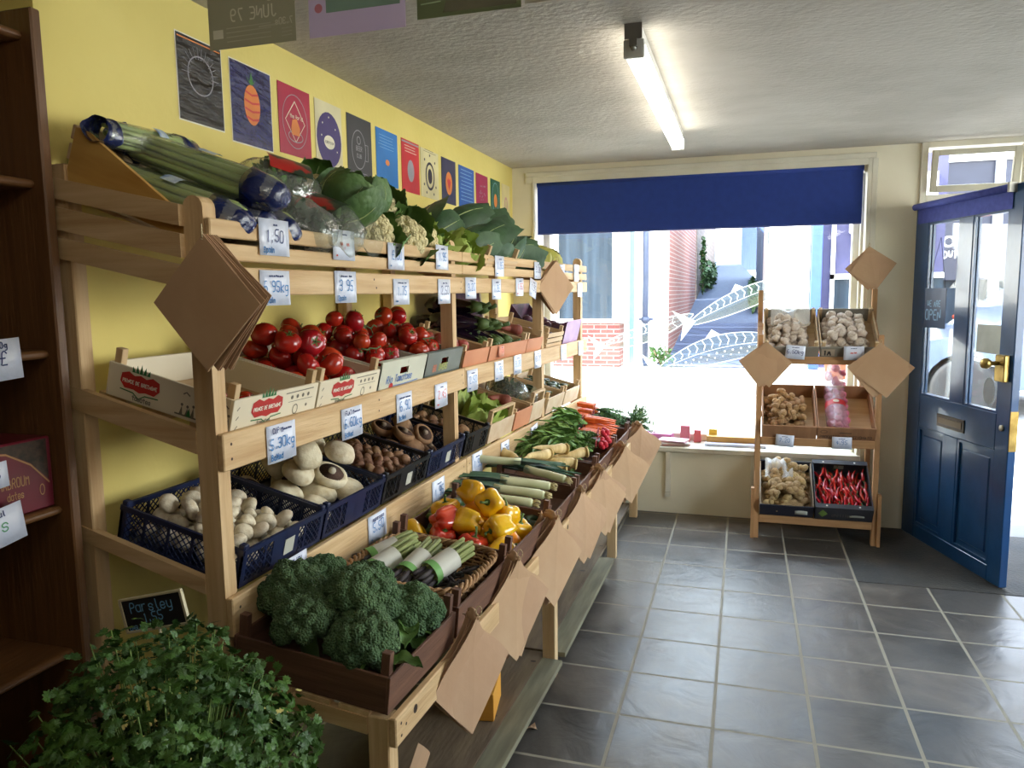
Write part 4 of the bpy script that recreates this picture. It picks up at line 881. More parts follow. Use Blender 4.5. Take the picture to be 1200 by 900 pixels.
# ---------------------------------------------------------------- produce: one of each kind
def rnd_rot(r): return Rz(r.uniform(0, 6.28)) @ Rx(r.uniform(-1, 1)) @ Ry(r.uniform(-1, 1))
green_stem = mat('green_stalk', (96, 122, 52), 0.6, (66, 92, 36), 14)
def star(mb, n, r, M=None, mi=0, up=0.25):
    for k in range(n):
        a = 2*PI*k/n; c, s = math.cos(a), math.sin(a)
        mb.add([(0.12*r*-s, 0.12*r*c, 0), (0.5*r*c+0.12*r*-s, 0.5*r*s+0.12*r*c, 0.12*r), (r*c, r*s, up*r), (0.5*r*c-0.12*r*-s, 0.5*r*s-0.12*r*c, 0.12*r), (-0.12*r*-s, -0.12*r*c, 0)], [(0,1,2,3,4)], mi, False, M)
def tomato(seed, lobes, flat, name='tomato', col=(178, 40, 24), col2=(150, 28, 18)):
    rr = random.Random(seed); ph = rr.uniform(0, 6)
    def fn(v):
        a = math.atan2(v.y, v.x); rad = math.hypot(v.x, v.y); k = rad*(1+lobes*(0.5*math.cos(5*a+ph)+0.35*math.cos(3*a+ph*2))*min(1, rad*1.2))
        z = v.z*flat - 0.22*math.exp(-(rad/0.28)**2)*(1 if v.z > 0 else 0.2)
        return (k*math.cos(a), k*math.sin(a), z)
    b = MB(); b.ball(1.0, 24, 16, fn=fn)
    s = MB(); star(s, 5, 0.48, T(0, 0, flat-0.17)); s.tube([(0, 0, flat-0.2), (0.03, 0.02, flat-0.02), (0.1, 0.0, flat+0.10)], [0.07, 0.05, 0.06], 6)
    return Proto(name, 'tomato', b, mat('tomato_skin', col, 0.22, col2, 1.2, vary=0.14, coat=0.2, spec=0.6), [('calyx', s, green_stem)])
BEEF = [tomato(1, 0.10, 0.80, 'beef_tomato'), tomato(2, 0.16, 0.72, 'beef_tomato'), tomato(3, 0.05, 0.86, 'beef_tomato')]
VINE = [tomato(4, 0.015, 0.90, 'vine_tomato'), tomato(5, 0.03, 0.86, 'vine_tomato')]
def pepper(seed, col, col2, nm):
    rr = random.Random(seed); ph = rr.uniform(0, 6)
    def fn(v, a):
        x, y, z = v; k = 1+0.10*math.cos(4*(a+0))*1.0+0.03*math.cos(3*a+ph)
        dz = 0.10*math.cos(4*a)*(1 if z < 0.3 else -0.3) if abs(math.hypot(x, y)) > 0.2 else 0
        return (x*k, y*k, z-dz)
    prof = [(0, 0.10), (0.25, 0.03), (0.50, 0.02), (0.72, 0.16), (0.82, 0.45), (0.92, 0.85), (1.0, 1.25), (0.98, 1.55), (0.82, 1.82), (0.55, 1.93), (0.28, 1.84), (0.12, 1.74), (0, 1.72)]
    prof = [(r, z-1.0) for r, z in prof]
    b = MB(); b.lathe(prof, 28, fn=fn)
    s = MB(); s.lathe([(0, 0.72), (0.22, 0.74), (0.26, 0.80), (0.10, 0.86)], 10); s.tube([(0, 0, 0.74), (0.02, 0, 1.05), (0.12, 0.05, 1.30), (0.30, 0.05, 1.42)], [0.10, 0.085, 0.08, 0.11], 8)
    return Proto('bell_pepper', 'pepper', b, mat('pepper_'+nm, col, 0.16, col2, 0.8, vary=0.08, coat=0.4, spec=0.7), [('stalk', s, green_stem)])
PEP_Y = [pepper(1, (238, 186, 24), (228, 168, 14), 'yellow'), pepper(2, (238, 186, 24), (228, 168, 14), 'yellow')]
PEP_O = pepper(3, (236, 148, 22), (224, 126, 16), 'orange'); PEP_R = pepper(4, (206, 70, 40), (190, 44, 28), 'red')
def mush(nm, col, col2, cap=1.0, stem=0.35, seed=1, kind='closed', stemcol=(214, 204, 182), vary=0.10):
    rr = random.Random(seed); cm_ = mat('mushroom_'+nm, col, 0.75, col2, 2.0, vary=vary, bump=0.25, bscale=6, contrast=(0.4, 0.75)); st = mat('mushroom_stem_'+nm, stemcol, 0.8, vary=0.06)
    b = MB()
    if kind == 'closed':
        b.lathe([(0.30, -0.30), (0.55, -0.36), (0.82, -0.26), (0.98, -0.02), (0.98, 0.16), (0.86, 0.42), (0.62, 0.62), (0.32, 0.72), (0, 0.75)], 22, fn=lambda v, a: (v[0]*(1+.04*math.cos(2*a)), v[1], v[2]))
        s = MB(); s.lathe([(0, -0.72), (stem*0.9, -0.70), (stem, -0.60), (stem*0.8, -0.35), (stem, -0.25)], 14)
        return Proto('mushroom', 'mushroom', b, cm_, [('stem', s, st)])
    wob = lambda v, a: (v[0]*(1+.05*math.cos(2*a+seed)+.02*math.cos(5*a)), v[1]*(1+.03*math.cos(3*a)), v[2]+0.04*math.cos(3*a+seed)*math.hypot(v[0], v[1]))
    b.lathe([(0.70, -0.06), (0.82, -0.14), (0.95, -0.08), (1.02, 0.08), (0.99, 0.30), (0.80, 0.56), (0.44, 0.72), (0, 0.76)], 28, fn=wob)
    g = MB(); g.lathe([(0.74, -0.09), (0.55, 0.04), (0.22, 0.10), (0, 0.10)], 48, fn=lambda v, a: (v[0], v[1], v[2]+0.02*(1 if int(a*48/(2*PI)+.5) % 2 else -1)))
    s = MB(); s.lathe([(0, -0.34), (stem*0.8, -0.33), (stem, -0.24), (stem*0.85, 0.0), (stem, 0.10)], 14)
    return Proto('flat_mushroom', 'mushroom', b, cm_, [('gills', g, mat('dark_gills', (92, 66, 52), 0.9, (66, 46, 38), 9)), ('stem', s, st)])
BUTTON = [mush('white', (224, 212, 188), (196, 176, 144), seed=1), mush('white', (224, 212, 188), (196, 176, 144), stem=0.42, seed=2)]
CHEST = [mush('chestnut', (142, 104, 76), (112, 78, 54), seed=3, stem=0.42, vary=0.2, stemcol=(190, 168, 138))]
FLATW = [mush('flat_white', (226, 214, 186), (198, 178, 140), kind='open', seed=5, stem=0.22), mush('flat_white', (226, 214, 186), (198, 178, 140), kind='open', seed=8, stem=0.25)]
PORTO = [mush('brown', (150, 112, 80), (120, 84, 58), kind='open', seed=6, stem=0.24, stemcol=(150, 132, 112)), mush('brown', (150, 112, 80), (120, 84, 58), kind='open', seed=9, stem=0.22, stemcol=(150, 132, 112))]
def garlic(seed, nm='garlic', col=(216, 202, 186), col2=(188, 168, 152)):
    fn = lambda v, a: (v[0]*(1+.07*abs(math.cos(4.5*a+seed))), v[1]*(1+.07*abs(math.cos(4.5*a+seed))), v[2])
    b = MB(); b.lathe([(0, -0.55), (0.3, -0.60), (0.75, -0.45), (0.98, -0.12), (0.98, 0.12), (0.78, 0.42), (0.42, 0.66), (0.22, 0.82), (0.16, 1.05), (0, 1.06)], 27, fn=fn)
    s = MB(); s.lathe([(0, -0.62), (0.24, -0.62), (0.26, -0.56)], 10)
    return Proto(nm, 'garlic', b, mat(nm+'_skin', col, 0.7, col2, 3, vary=0.08, bump=0.3, bscale=9), [('root_plate', s, mat('garlic_root', (150, 128, 100), 0.9))])
GARLIC = [garlic(1), garlic(2.1)]
def knob(seed, nm, cat, col, col2):
    rr = random.Random(seed); b = MB(); p = Vector((0, 0, 0))
    for k in range(6):
        s = rr.uniform(0.32, 0.5)
        b.ball(s, 12, 8, M=T(*p) @ Sc(1.25, 0.9, 0.8), fn=lambda v, s=s: v*(1+0.18*hsh(v/s, 2.0+seed)))
        p = p + Vector((rr.uniform(0.1, 0.5), rr.uniform(-0.45, 0.45), rr.uniform(-0.15, 0.25))) if k != 3 else Vector((-0.4, rr.uniform(-.3, .3), 0.1))
    return Proto(nm, cat, b, mat(nm+'_skin', col, 0.8, col2, 4, vary=0.12, bump=0.4, bscale=10))
GINGER = [knob(k, 'ginger_root', 'ginger', (178, 142, 98), (150, 112, 74)) for k in (1, 2, 3)]
ARTI = [knob(k, 'jerusalem_artichoke', 'jerusalem artichoke', (186, 158, 112), (150, 122, 82)) for k in (5, 6, 7)]
def chilli(seed):
    rr = random.Random(seed); c = rr.uniform(0.15, 0.5)
    pts = [(k/9-0.5, c*math.sin(PI*k/9)*0.35, 0.02*math.sin(k)) for k in range(10)]
    b = MB(); b.tube(pts, [0.052, 0.075, 0.08, 0.078, 0.072, 0.064, 0.054, 0.040, 0.024, 0.006], 10)
    s = MB(); s.tube([(-0.5, 0, 0), (-0.53, 0, 0)], [0.055, 0.04], 8); s.tube([(-0.52, 0, 0), (-0.62, -0.02, 0.02), (-0.70, -0.02, 0.05)], 0.022, 6)
    return Proto('red_chilli', 'chilli', b, mat('chilli_skin', (204, 34, 38), 0.2, (178, 20, 30), 2, vary=0.1, coat=0.3), [('stalk', s, green_stem)])
CHILLI = [chilli(k) for k in (1, 2, 3)]
broc_m = mat('broccoli_florets', (88, 116, 72), 0.85, (62, 92, 56), 5, bump=1.0, voro=170, vary=0.08, contrast=(0.3, 0.7)); broc_s = mat('broccoli_stalk', (122, 148, 86), 0.6, (100, 128, 70), 6)
def floret_dome(b, n, rad, fr, seed, sq=0.72, amp=0.22):
    rr = random.Random(seed); ga = PI*(3-math.sqrt(5))
    for k in range(n):
        t = (k+0.5)/n; ph = math.acos(1-t*1.12); a = k*ga
        p = Vector((rad*math.sin(ph)*math.cos(a), rad*math.sin(ph)*math.sin(a), rad*sq*math.cos(ph)))*(1+rr.uniform(-.04, .05))
        f = fr*rr.uniform(0.82, 1.2)
        b.ball(f, 14, 9, M=T(*p), fn=lambda v, f=f, p=p: v*(1+amp*hsh((v+p)/f, 2.6)+amp*0.5*hsh((v+p)/f, 6.0)))
def broccoli(seed):
    b = MB(); floret_dome(b, 30, 0.064, 0.024, seed, 0.8, 0.3)
    s = MB(); s.tube([(0, 0, -0.10), (0, 0, -0.04), (0, 0, 0.0)], [0.020, 0.022, 0.034], 10)
    for k in range(8):
        a = 2*PI*k/8; s.tube([(0, 0, -0.035), (0.035*math.cos(a), 0.035*math.sin(a), -0.005), (0.060*math.cos(a), 0.060*math.sin(a), 0.012)], [0.011, 0.009, 0.011], 7)
    return Proto('broccoli', 'broccoli', b, broc_m, [('stalk', s, broc_s)])
BROC = [broccoli(1), broccoli(2), broccoli(3)]
def leaf(mb, L_, W_, M, curl=0.5, wave=0.15, cup=0.4, seed=0, nu=10, nv=6, base=0.25, mi=0):
    def fn(u, v):
        w_ = W_*(base+(1-base)*math.sin(PI*min(1, u*0.92+0.08))**0.7)*(1-0.35*u*u) * (v-0.5)*2*0.5
        if u > 0.95: w_ *= 0.6
        a = curl*u*1.6; x = L_*(math.sin(a)/(curl*1.6) if curl else u); z = -L_*((1-math.cos(a))/(curl*1.6)) if curl else 0
        vv = abs(v-0.5)*2
        z += cup*W_*vv*vv*0.5 + wave*W_*vv*math.sin(u*14+seed+v*3)*0.35
        return (x, w_*(1+0.1*math.sin(u*17+seed)), z)
    mb.grid(fn, nu, nv, mi, M)
def leafmat(nm, c1, c2, vein, sc_=9, rough=0.55, vary=0.08):
    m = mat(nm, c1, rough, c2, sc_, bump=0.5, bscale=24, vary=vary); return m
cab_dark = leafmat('dark_cabbage_leaf', (58, 88, 54), (42, 70, 44), None); cab_mid = leafmat('green_cabbage_leaf', (92, 128, 58), (70, 104, 44), None); cab_pale = leafmat('pale_inner_leaf', (166, 184, 92), (140, 164, 72), None)
caul = mat('cauliflower_curd', (222, 210, 164), 0.85, (204, 188, 134), 6, bump=0.8, voro=110); rib_m = mat('pale_leaf_rib', (176, 190, 128), 0.5)
def wrap_leaf(mb, R_, el, a0, wa, top, flare, ruf, seed, nu=12, nv=8, bot=-1.35, mi=0):
    def fn(u, v):
        ph = bot+(top-bot)*u; q = (v-.5)*2; aa = a0+q*wa*(0.3+0.7*math.sin(PI*min(1, u*.78+.12)))
        r = R_*(1+flare*u**2.5+ruf*abs(q)*math.sin(u*10+seed+v*5)*u*0.5+0.03*math.sin(u*23+v*17+seed)*u-0.035*math.exp(-(q/.12)**2)+flare*0.25*q*q*u)
        return (r*math.cos(ph)*math.cos(aa), r*math.cos(ph)*math.sin(aa), el*r*math.sin(ph))
    mb.grid(fn, nu, nv, mi)
def vein(mb, R_, el, a0, top, flare, bot=-1.35, r0=0.005):
    pts = []
    for k in range(8):
        u = k/7*0.85; ph = bot+(top-bot)*u; r = R_*(0.975+flare*u**2.5); pts.append((r*math.cos(ph)*math.cos(a0), r*math.cos(ph)*math.sin(a0), el*r*math.sin(ph)))
    mb.tube(pts, [r0*(1-0.8*k/7) for k in range(8)], 6)
def cauliflower(seed):
    rr = random.Random(seed); b = MB(); floret_dome(b, 34, 0.070, 0.022, seed+20, 0.75, 0.14)
    l = MB(); r_ = MB()
    for k in range(9):
        a = 2*PI*k/9*2+rr.uniform(-.2, .2); tp_ = rr.uniform(0.15, 0.75); fl = rr.uniform(.15, .55); R0 = 0.080+0.003*k
        wrap_leaf(l, R0, 0.95, a, 0.62, tp_, fl, 0.22, k, bot=-1.2); vein(r_, R0, 0.95, a, tp_, fl, bot=-1.2)
    s = MB(); s.lathe([(0.03, -0.09), (0.04, -0.05), (0.06, -0.01)], 12)
    return Proto('cauliflower', 'cauliflower', b, caul, [('leaves', l, cab_mid), ('leaf_ribs', r_, rib_m), ('stalk', s, rib_m)])
CAUL = [cauliflower(1), cauliflower(2)]
def cabbage(seed, m, nm='green_cabbage', n=13, R0=0.085, el=1.0, cat='cabbage', flare=0.6, ruf=0.25):
    rr = random.Random(seed); b = MB(); b.ball(R0*0.93, 18, 12, M=Sc(1, 1, el), fn=lambda v: v*(1+0.05*hsh(v, 22)))
    l = MB(); r_ = MB()
    for k in range(n):
        q = k/n; a = k*2.4+rr.uniform(-.2, .2); R1 = R0*(0.96+0.022*k); tp_ = 1.35-0.75*q; fl = flare*q**2*rr.uniform(.5, 1.2)
        wrap_leaf(l, R1, el, a, 0.95-0.1*q, tp_, fl, ruf*q, k*1.7+seed); vein(r_, R1, el, a, tp_, fl, r0=0.004)
    return Proto(nm, cat, b, m, [('outer_leaves', l, m), ('leaf_ribs', r_, rib_m)])
savm = mat('savoy_leaf', (88, 120, 64), 0.55, (60, 92, 46), 9, bump=0.35, voro=48, vary=0.06)
SAVOY = cabbage(1, savm, 'savoy_cabbage', 12, 0.080, 0.95, flare=0.7, ruf=.12); POINT = cabbage(2, cab_dark, 'pointed_cabbage', 10, 0.072, 1.7, flare=0.7, ruf=.15); POINT2 = cabbage(4, cab_dark, 'pointed_cabbage', 12, 0.078, 1.5, flare=0.9, ruf=.15)
PALEC = cabbage(3, cab_pale, 'leafy_lettuce', 14, 0.06, 1.25, 'lettuce', flare=0.9, ruf=0.6); YCAB = cabbage(6, mat('yellow_green_cabbage', (182, 176, 86), 0.6, (158, 156, 66), 6), 'white_cabbage', 8, 0.09, 0.9, flare=.2)
def aubergine(seed):
    b = MB(); n = 12; pts = []; rad = []
    for k in range(n+1):
        t = k/n; pts.append((t*0.22-0.11, 0.018*math.sin(PI*t)*(1 if seed % 2 else -1), 0)); rad.append(0.041*max(0.02, math.sin(PI*min(1, (t*0.86+0.14)))**0.5)*(0.55+0.45*(1-t)) if t > 0 else 0.004)
    rad[1] = 0.028
    b.tube(pts, rad, 18)
    s = MB(); s.tube([(0.125, 0, 0), (0.108, 0, 0), (0.085, 0, 0)], [0.010, 0.020, 0.026], 10, squash=1); s.tube([(0.11, 0, 0), (0.135, 0, 0.004), (0.155, 0, 0.014)], [0.009, 0.007, 0.009], 8)
    for k in range(6):
        a = 2*PI*k/6; c, q = math.cos(a), math.sin(a)
        s.add([(0.098, 0.021*c-0.008*q, 0.021*q+0.008*c), (0.066, 0.029*c, 0.029*q), (0.098, 0.021*c+0.008*q, 0.021*q-0.008*c)], [(0,1,2)])
    return Proto('aubergine', 'aubergine', b, mat('aubergine_skin', (34, 20, 38), 0.14, (24, 14, 28), 2, coat=0.5), [('calyx', s, mat('aubergine_calyx', (92, 116, 58), 0.6, (66, 88, 42), 9))])
AUB = [aubergine(1), aubergine(2)]
def courgette(seed, L_=0.2, r_=0.022, nm='courgette', col=(44, 72, 40), col2=(62, 94, 52)):
    b = MB(); n = 10; pts = [(L_*(k/n-.5), 0.012*math.sin(PI*k/n), 0) for k in range(n+1)]; rad = [r_*(0.5 if k in (0, n) else (0.85 if k in (1, n-1) else 1)) for k in range(n+1)]
    b.tube(pts, rad, 14); s = MB(); s.tube([(-L_*.5, 0, 0), (-L_*.5-0.02, 0, 0)], [0.010, 0.012], 6)
    return Proto(nm, nm.replace('_', ' '), b, mat(nm+'_skin', col, 0.35, col2, 12, vary=0.1), [('stalk', s, green_stem)])
COURG = courgette(1); CUC = courgette(2, 0.15, 0.020, 'green_avocado', (48, 66, 40), (34, 50, 32))
leekw = mat('leek_white', (214, 212, 176), 0.45, (190, 196, 148), 4, stretch=(1, 8, 8)); leekg = mat('leek_green', (74, 108, 80), 0.6, (50, 84, 64), 3, stretch=(0.6, 9, 9), bump=0.3)
def leek(seed, L_=0.62):
    rr = random.Random(seed); b = MB(); b.tube([(0, 0, 0), (-0.01, 0, 0), (-0.10, 0.003, 0.001), (-0.22, 0, 0.002), (-0.26, 0, 0.003)], [0.014, 0.019, 0.018, 0.018, 0.020], 14)
    g = MB(); 
    for k in range(6):
        s = 1 if k % 2 else -1; yw = 0.030+0.004*k; dz = 0.004*(k-2.5)
        def fn(u, v, s=s, k=k, dz=dz, yw=yw):
            x = -0.22-u*(L_-0.24)*(1-0.06*k); return (x, s*u*u*0.05*rr_[k]+(v-.5)*yw*(1.4-0.7*u)*(1 if u < 0.92 else 0.4), dz*(1+u*2)+abs(v-.5)*0.012-u*u*0.015*(k % 3))
        rr_ = [rr.uniform(0.1, 1.1) for _ in range(6)]
        g.grid(fn, 12, 4)
    r_ = MB()
    for k in range(26):
        a = rr.uniform(0, 6.28); q = rr.uniform(0.2, 1); r_.tube([(0.0, 0.010*q*math.cos(a), 0.010*q*math.sin(a)), (0.016, 0.017*q*math.cos(a+.3), 0.017*q*math.sin(a+.3)), (0.026+rr.uniform(0, .012), 0.014*math.cos(a), 0.014*math.sin(a)-.004)], 0.0012, 4)
    return Proto('leek', 'leek', b, leekw, [('green_leaves', g, leekg), ('roots', r_, mat('leek_roots', (206, 190, 140), 0.9))])
LEEK = [leek(1), leek(2), leek(3)]
def taper_root(nm, cat, L_, r0, col, col2, seed, crown=False):
    rr = random.Random(seed); n = 12; b = MB(); pts = [(L_*(0.5-k/n), 0.01*math.sin(k*.8+seed), 0) for k in range(n+1)]
    rad = [r0*(0.75 if k == 0 else (1-k/n)**0.75*0.97+0.03) for k in range(n+1)]; b.tube(pts, rad, 14)
    parts = []
    if crown:
        c = MB(); c.lathe([(r0*0.95, 0), (r0*1.02, 0.006), (r0*0.8, 0.012), (r0*0.42, 0.010), (r0*0.36, 0.0)], 16, M=T(L_*0.5-0.002, 0, 0) @ Ry(PI/2)); d = MB(); d.disc(0, 0, r0*0.45, z=0.0075, M=T(L_*0.5-0.002, 0, 0) @ Ry(PI/2)); parts = [('crown', c, mat(nm+'_crown', (206, 178, 116), 0.8)), ('crown_hollow', d, mat('brown_hollow', (96, 74, 44), 0.9))]
    return Proto(nm, cat, b, mat(nm+'_skin', col, 0.6, col2, 5, stretch=(6, 1, 1), bump=0.2, vary=0.08), parts)
PARS = [taper_root('parsnip', 'parsnip', 0.24, 0.032, (226, 202, 146), (204, 176, 116), k, True) for k in (1, 2)]
feath = mat('feathery_green_tops', (92, 132, 58), 0.6, (62, 100, 40), 10, vary=0.1); feath_d = mat('dark_leaf_tops', (116, 150, 72), 0.6, (78, 114, 48), 10, vary=0.1)
def fronds(mb, n, L_, spread, seed, leafy=0.010, up=0.3, wl=1.0, curlz=0.05):
    rr = random.Random(seed)
    for k in range(n):
        a = rr.gauss(0, spread); e = rr.uniform(-0.15, up); l_ = L_*rr.uniform(0.6, 1.05)
        d = Vector((-math.cos(a)*math.cos(e), math.sin(a)*math.cos(e), math.sin(e))); pts = [d*(l_*t)+Vector((0, 0, -curlz*t*t)) for t in (0, .25, .5, .75, 1)]
        mb.tube(pts, [0.0022, 0.0018, 0.0014, 0.001, 0.0006], 4, cap=False)
        for j in range(int(26*wl)):
            t = rr.uniform(0.25, 1.0); p = d*(l_*t)+Vector((0, 0, -curlz*t*t)); s = leafy*rr.uniform(.6, 1.4)
            q = T(*p) @ Rz(rr.uniform(0, 6.28)) @ Rx(rr.uniform(-1.2, 1.2)) @ Sc(s)
            mb.add([(0,0,0),(0.35,0.6,0.05),(0.1,1.4,0),(-0.2,0.7,0.1),(0.9,1.1,0.1),(-0.8,1.0,0)], [(0,1,2,3),(0,4,1),(0,3,5)], 0, False, q)
def bunch(nm, cat, nroot, L_, r0, col, col2, seed, tops, topn=26, topL=0.22, round_=False, label_part='root'):
    rr = random.Random(seed); body = MB(); ps = []
    rm = mat(nm+'_roots', col, 0.45, col2, 6, stretch=(6, 1, 1), bump=0.15)
    for k in range(nroot):
        a = rr.uniform(-0.13, 0.13); y = (k-nroot/2+.5)*r0*1.35; z = r0*(0.9 if k % 2 else 2.3); q = MB()
        M = T(0, y*0.7, z) @ Rz(a)
        if round_: q.ball(r0, 12, 8, M=M @ T(0.02+0.012*(k % 3), 0, 0)); q.tube([(0.02+r0, 0, 0), (0.05+r0, 0.002, -0.003)], [0.002, 0.0005], 5, M=M)
        else: q.tube([(L_*t, 0.004*math.sin(t*6+k), 0) for t in (0, .05, .2, .4, .6, .8, .93, 1)], [r0*.6, r0, r0, r0*.88, r0*.72, r0*.5, r0*.3, r0*.06], 10, M=M)
        ps.append((label_part, q, rm))
    fronds(body, topn, topL, 0.28, seed, 0.010); tie = MB(); tie.tube([(-0.01, (r0*nroot*0.45)*math.cos(t), r0*1.6+r0*1.5*math.sin(t)) for t in [2*PI*k/12 for k in range(13)]], 0.003, 6)
    ps.append(('tie', tie, mat('rubber_band', (170, 60, 60), 0.6)))
    return Proto(nm, cat, body, tops, ps)
CARROT = [bunch('carrot_bunch', 'carrots', 7, 0.20, 0.012, (226, 108, 42), (206, 88, 30), k, feath, 34, 0.26, label_part='carrot') for k in (1, 2)]
RADISH = bunch('radish_bunch', 'radishes', 8, 0.05, 0.014, (206, 48, 62), (190, 34, 52), 5, feath_d, 22, 0.16, True, label_part='radish')
def greens(seed):
    b = MB(); rr = random.Random(seed)
    for k in range(95):
        a = rr.gauss(0, .5); e = rr.uniform(.0, .6); L_ = rr.uniform(.10, .17); M = T(rr.uniform(-.04, .05), rr.uniform(-.03, .03), 0) @ Rz(PI+a) @ Ry(-e)
        leaf(b, L_, .026, M @ T(.05, 0, 0), curl=rr.uniform(.4, 1.0), wave=.5, cup=.5, seed=k, nu=7, nv=4); b.tube([(0, 0, 0), (.06, 0, 0)], .003, 4, M=M)
    t_ = MB(); t_.tube([(.02*math.cos(t), .03*math.sin(t), .01*math.sin(t)+.01) for t in [2*PI*k/12 for k in range(13)]], .003, 5)
    return Proto('leafy_bunch', 'greens', b, feath_d, [('tie', t_, mat('rubber_band', (170, 60, 60), 0.6))])
BEET = greens(7)
asp_m = mat('asparagus_green', (150, 158, 96), 0.5, (120, 128, 72), 8, vary=0.05); asp_t = mat('asparagus_tips', (72, 62, 66), 0.7, (46, 44, 40), 30)
def asparagus(seed):
    rr = random.Random(seed); b = MB(); tp = MB(); 
    for k in range(17):
        a = k*2.4; q = 0.030*math.sqrt((k+.5)/17); y, z = q*math.cos(a), q*math.sin(a)+0.03; o = rr.uniform(-.01, .012)
        b.tube([(0.115+o, y*1.1, z*1.0), (0, y, z), (-0.06, y*1.15, z)], [0.0065, 0.006, 0.005], 8)
        tp.tube([(-0.06, y*1.15, z), (-0.085, y*1.3, z), (-0.105, y*1.4, z+.002), (-0.118-o, y*1.4, z+.004)], [0.0052, 0.0085, 0.0075, 0.002], 8)
    lb = MB(); lb.tube([(0.045, 0, 0.03), (0.0, 0, 0.03), (-0.035, 0, 0.03)], [0.037, 0.037, 0.038], 20, cap=False)
    l2 = MB(); l2.tube([(-0.035, 0, 0.03), (-0.060, 0, 0.03)], [0.0385, 0.040], 20, cap=False)
    return Proto('asparagus_bundle', 'asparagus', b, asp_m, [('tips', tp, asp_t), ('paper_band', lb, mat('white_paper_band', (214, 212, 200), 0.6)), ('green_band', l2, mat('green_paper_band', (120, 176, 96), 0.6))])
ASP = [asparagus(1), asparagus(2)]
celm = mat('celery_stalk', (176, 190, 112), 0.4, (140, 162, 78), 3, stretch=(0.5, 9, 9), bump=0.3, vary=0.06)
navy_pl = mat('navy_plastic_film', (20, 34, 92), 0.22, (14, 26, 72), 14, bump=0.9, bscale=30, coat=0.5)
clear = film('clear_bag', (0.85, 0.88, 0.82), 0.10)
def celery(seed):
    rr = random.Random(seed); b = MB()
    for k in range(13):
        a = k*2.4; q = 0.036*math.sqrt((k+.5)/13); y, z = q*math.cos(a), q*math.sin(a)
        b.tube([(0.20, y*0.9, z*0.9), (0.17, y*1.1, z*1.1), (0.05, y*1.05, z*1.05), (-0.09, y*0.95, z*0.95), (-0.19+rr.uniform(-.02, .02), y*1.0, z)], [0.012, 0.016, 0.013, 0.010, 0.008], 8, squash=0.75)
    sl = MB(); sl.tube([(0.21, 0, 0), (0.19, 0, 0), (0.12, 0, 0), (0, 0, 0), (-0.12, 0, 0), (-0.20, 0, 0), (-0.235, 0, 0.006)], [0.035, 0.053, 0.056, 0.053, 0.050, 0.047, 0.042], 26, cap=False, M=Sc(1, 1, .86)); sl.v = [(v[0], v[1]*(1+.07*hsh(v, 14)), v[2]*(1+.07*hsh(v, 17))) for v in sl.v]
    bd = MB(); bd.tube([(0.225, 0, 0), (0.22, 0, 0), (0.205, 0, 0), (0.19, 0, 0), (0.15, 0, 0), (0.12, 0, 0)], [0.008, 0.026, 0.042, 0.051, 0.0575, 0.059], 28, cap=True, M=Sc(1, 1, .86)); bd.v = [(v[0]+.010*hsh(v, 26), v[1]*(1+.16*hsh(v, 30)), v[2]*(1+.16*hsh((v[1], v[0], v[2]), 30))) for v in bd.v]
    bd2 = MB(); bd2.tube([(-0.19, 0, 0), (-0.215, 0, 0), (-0.235, 0, 0.0), (-0.26, 0, 0.008)], [0.0495, 0.046, 0.040, 0.046], 26, cap=False, M=Sc(1, 1, .86)); bd2.v = [(v[0]+.014*hsh(v, 26), v[1]*(1+.3*hsh(v, 30)), v[2]*(1+.3*hsh(v, 33))) for v in bd2.v]
    st_ = MB(); st_.grid(lambda u, v: ((u-.5)*0.045, 0.060*math.sin((v-.5)*.8), 0.052*math.cos((v-.5)*.8)), 2, 6)
    return Proto('celery_head', 'celery', b, celm, [('clear_sleeve', sl, clear), ('blue_sleeve_end', bd, navy_pl), ('blue_sleeve_end', bd2, navy_pl), ('sticker', st_, mat('blue_white_sticker', (196, 208, 214), 0.4, (60, 110, 180), 30))])
CEL = [celery(1), celery(2)]
def salad_bag(seed, inner, red=False):
    rr = random.Random(seed); b = MB()
    for k in range(150):
        p = Vector((rr.gauss(0, 1), rr.gauss(0, 1), rr.gauss(0, 1))).normalized()*rr.uniform(.4, 1)**.5
        leaf(b, rr.uniform(.03, .05), rr.uniform(.025, .04), T(p.x*.10, p.y*.07, p.z*.055) @ Rz(rr.uniform(0, 6.3)) @ Ry(rr.uniform(-1.5, 1.5)), curl=rr.uniform(-.8, .8), wave=.5, seed=k, nu=4, nv=3)
    f = MB(); f.ball(1, 24, 16, M=Sc(.145, .10, .085), fn=lambda v: v*(1+.10*hsh(v, 2.5+seed)+.05*hsh(v, 7)))
    f.tube([(0.13, 0, 0), (0.16, 0, .01), (0.19, 0, .02)], [.02, .025, .055], 14, cap=False)
    parts = [('plastic_bag', f, clear)]
    if red:
        q = MB(); q.grid(lambda u, v: ((u-.5)*.14, .105*math.sin((v-.8)*1.0), .092*math.cos((v-.8)*1.0)), 4, 5); parts.append(('printed_band', q, mat('red_black_print', (176, 40, 36), 0.3, (40, 60, 44), 9, contrast=(.45, .5))))
    return Proto('salad_bag', 'bagged greens', b, inner, parts)
BAGG = [salad_bag(1, cab_dark), salad_bag(2, cab_mid, True)]
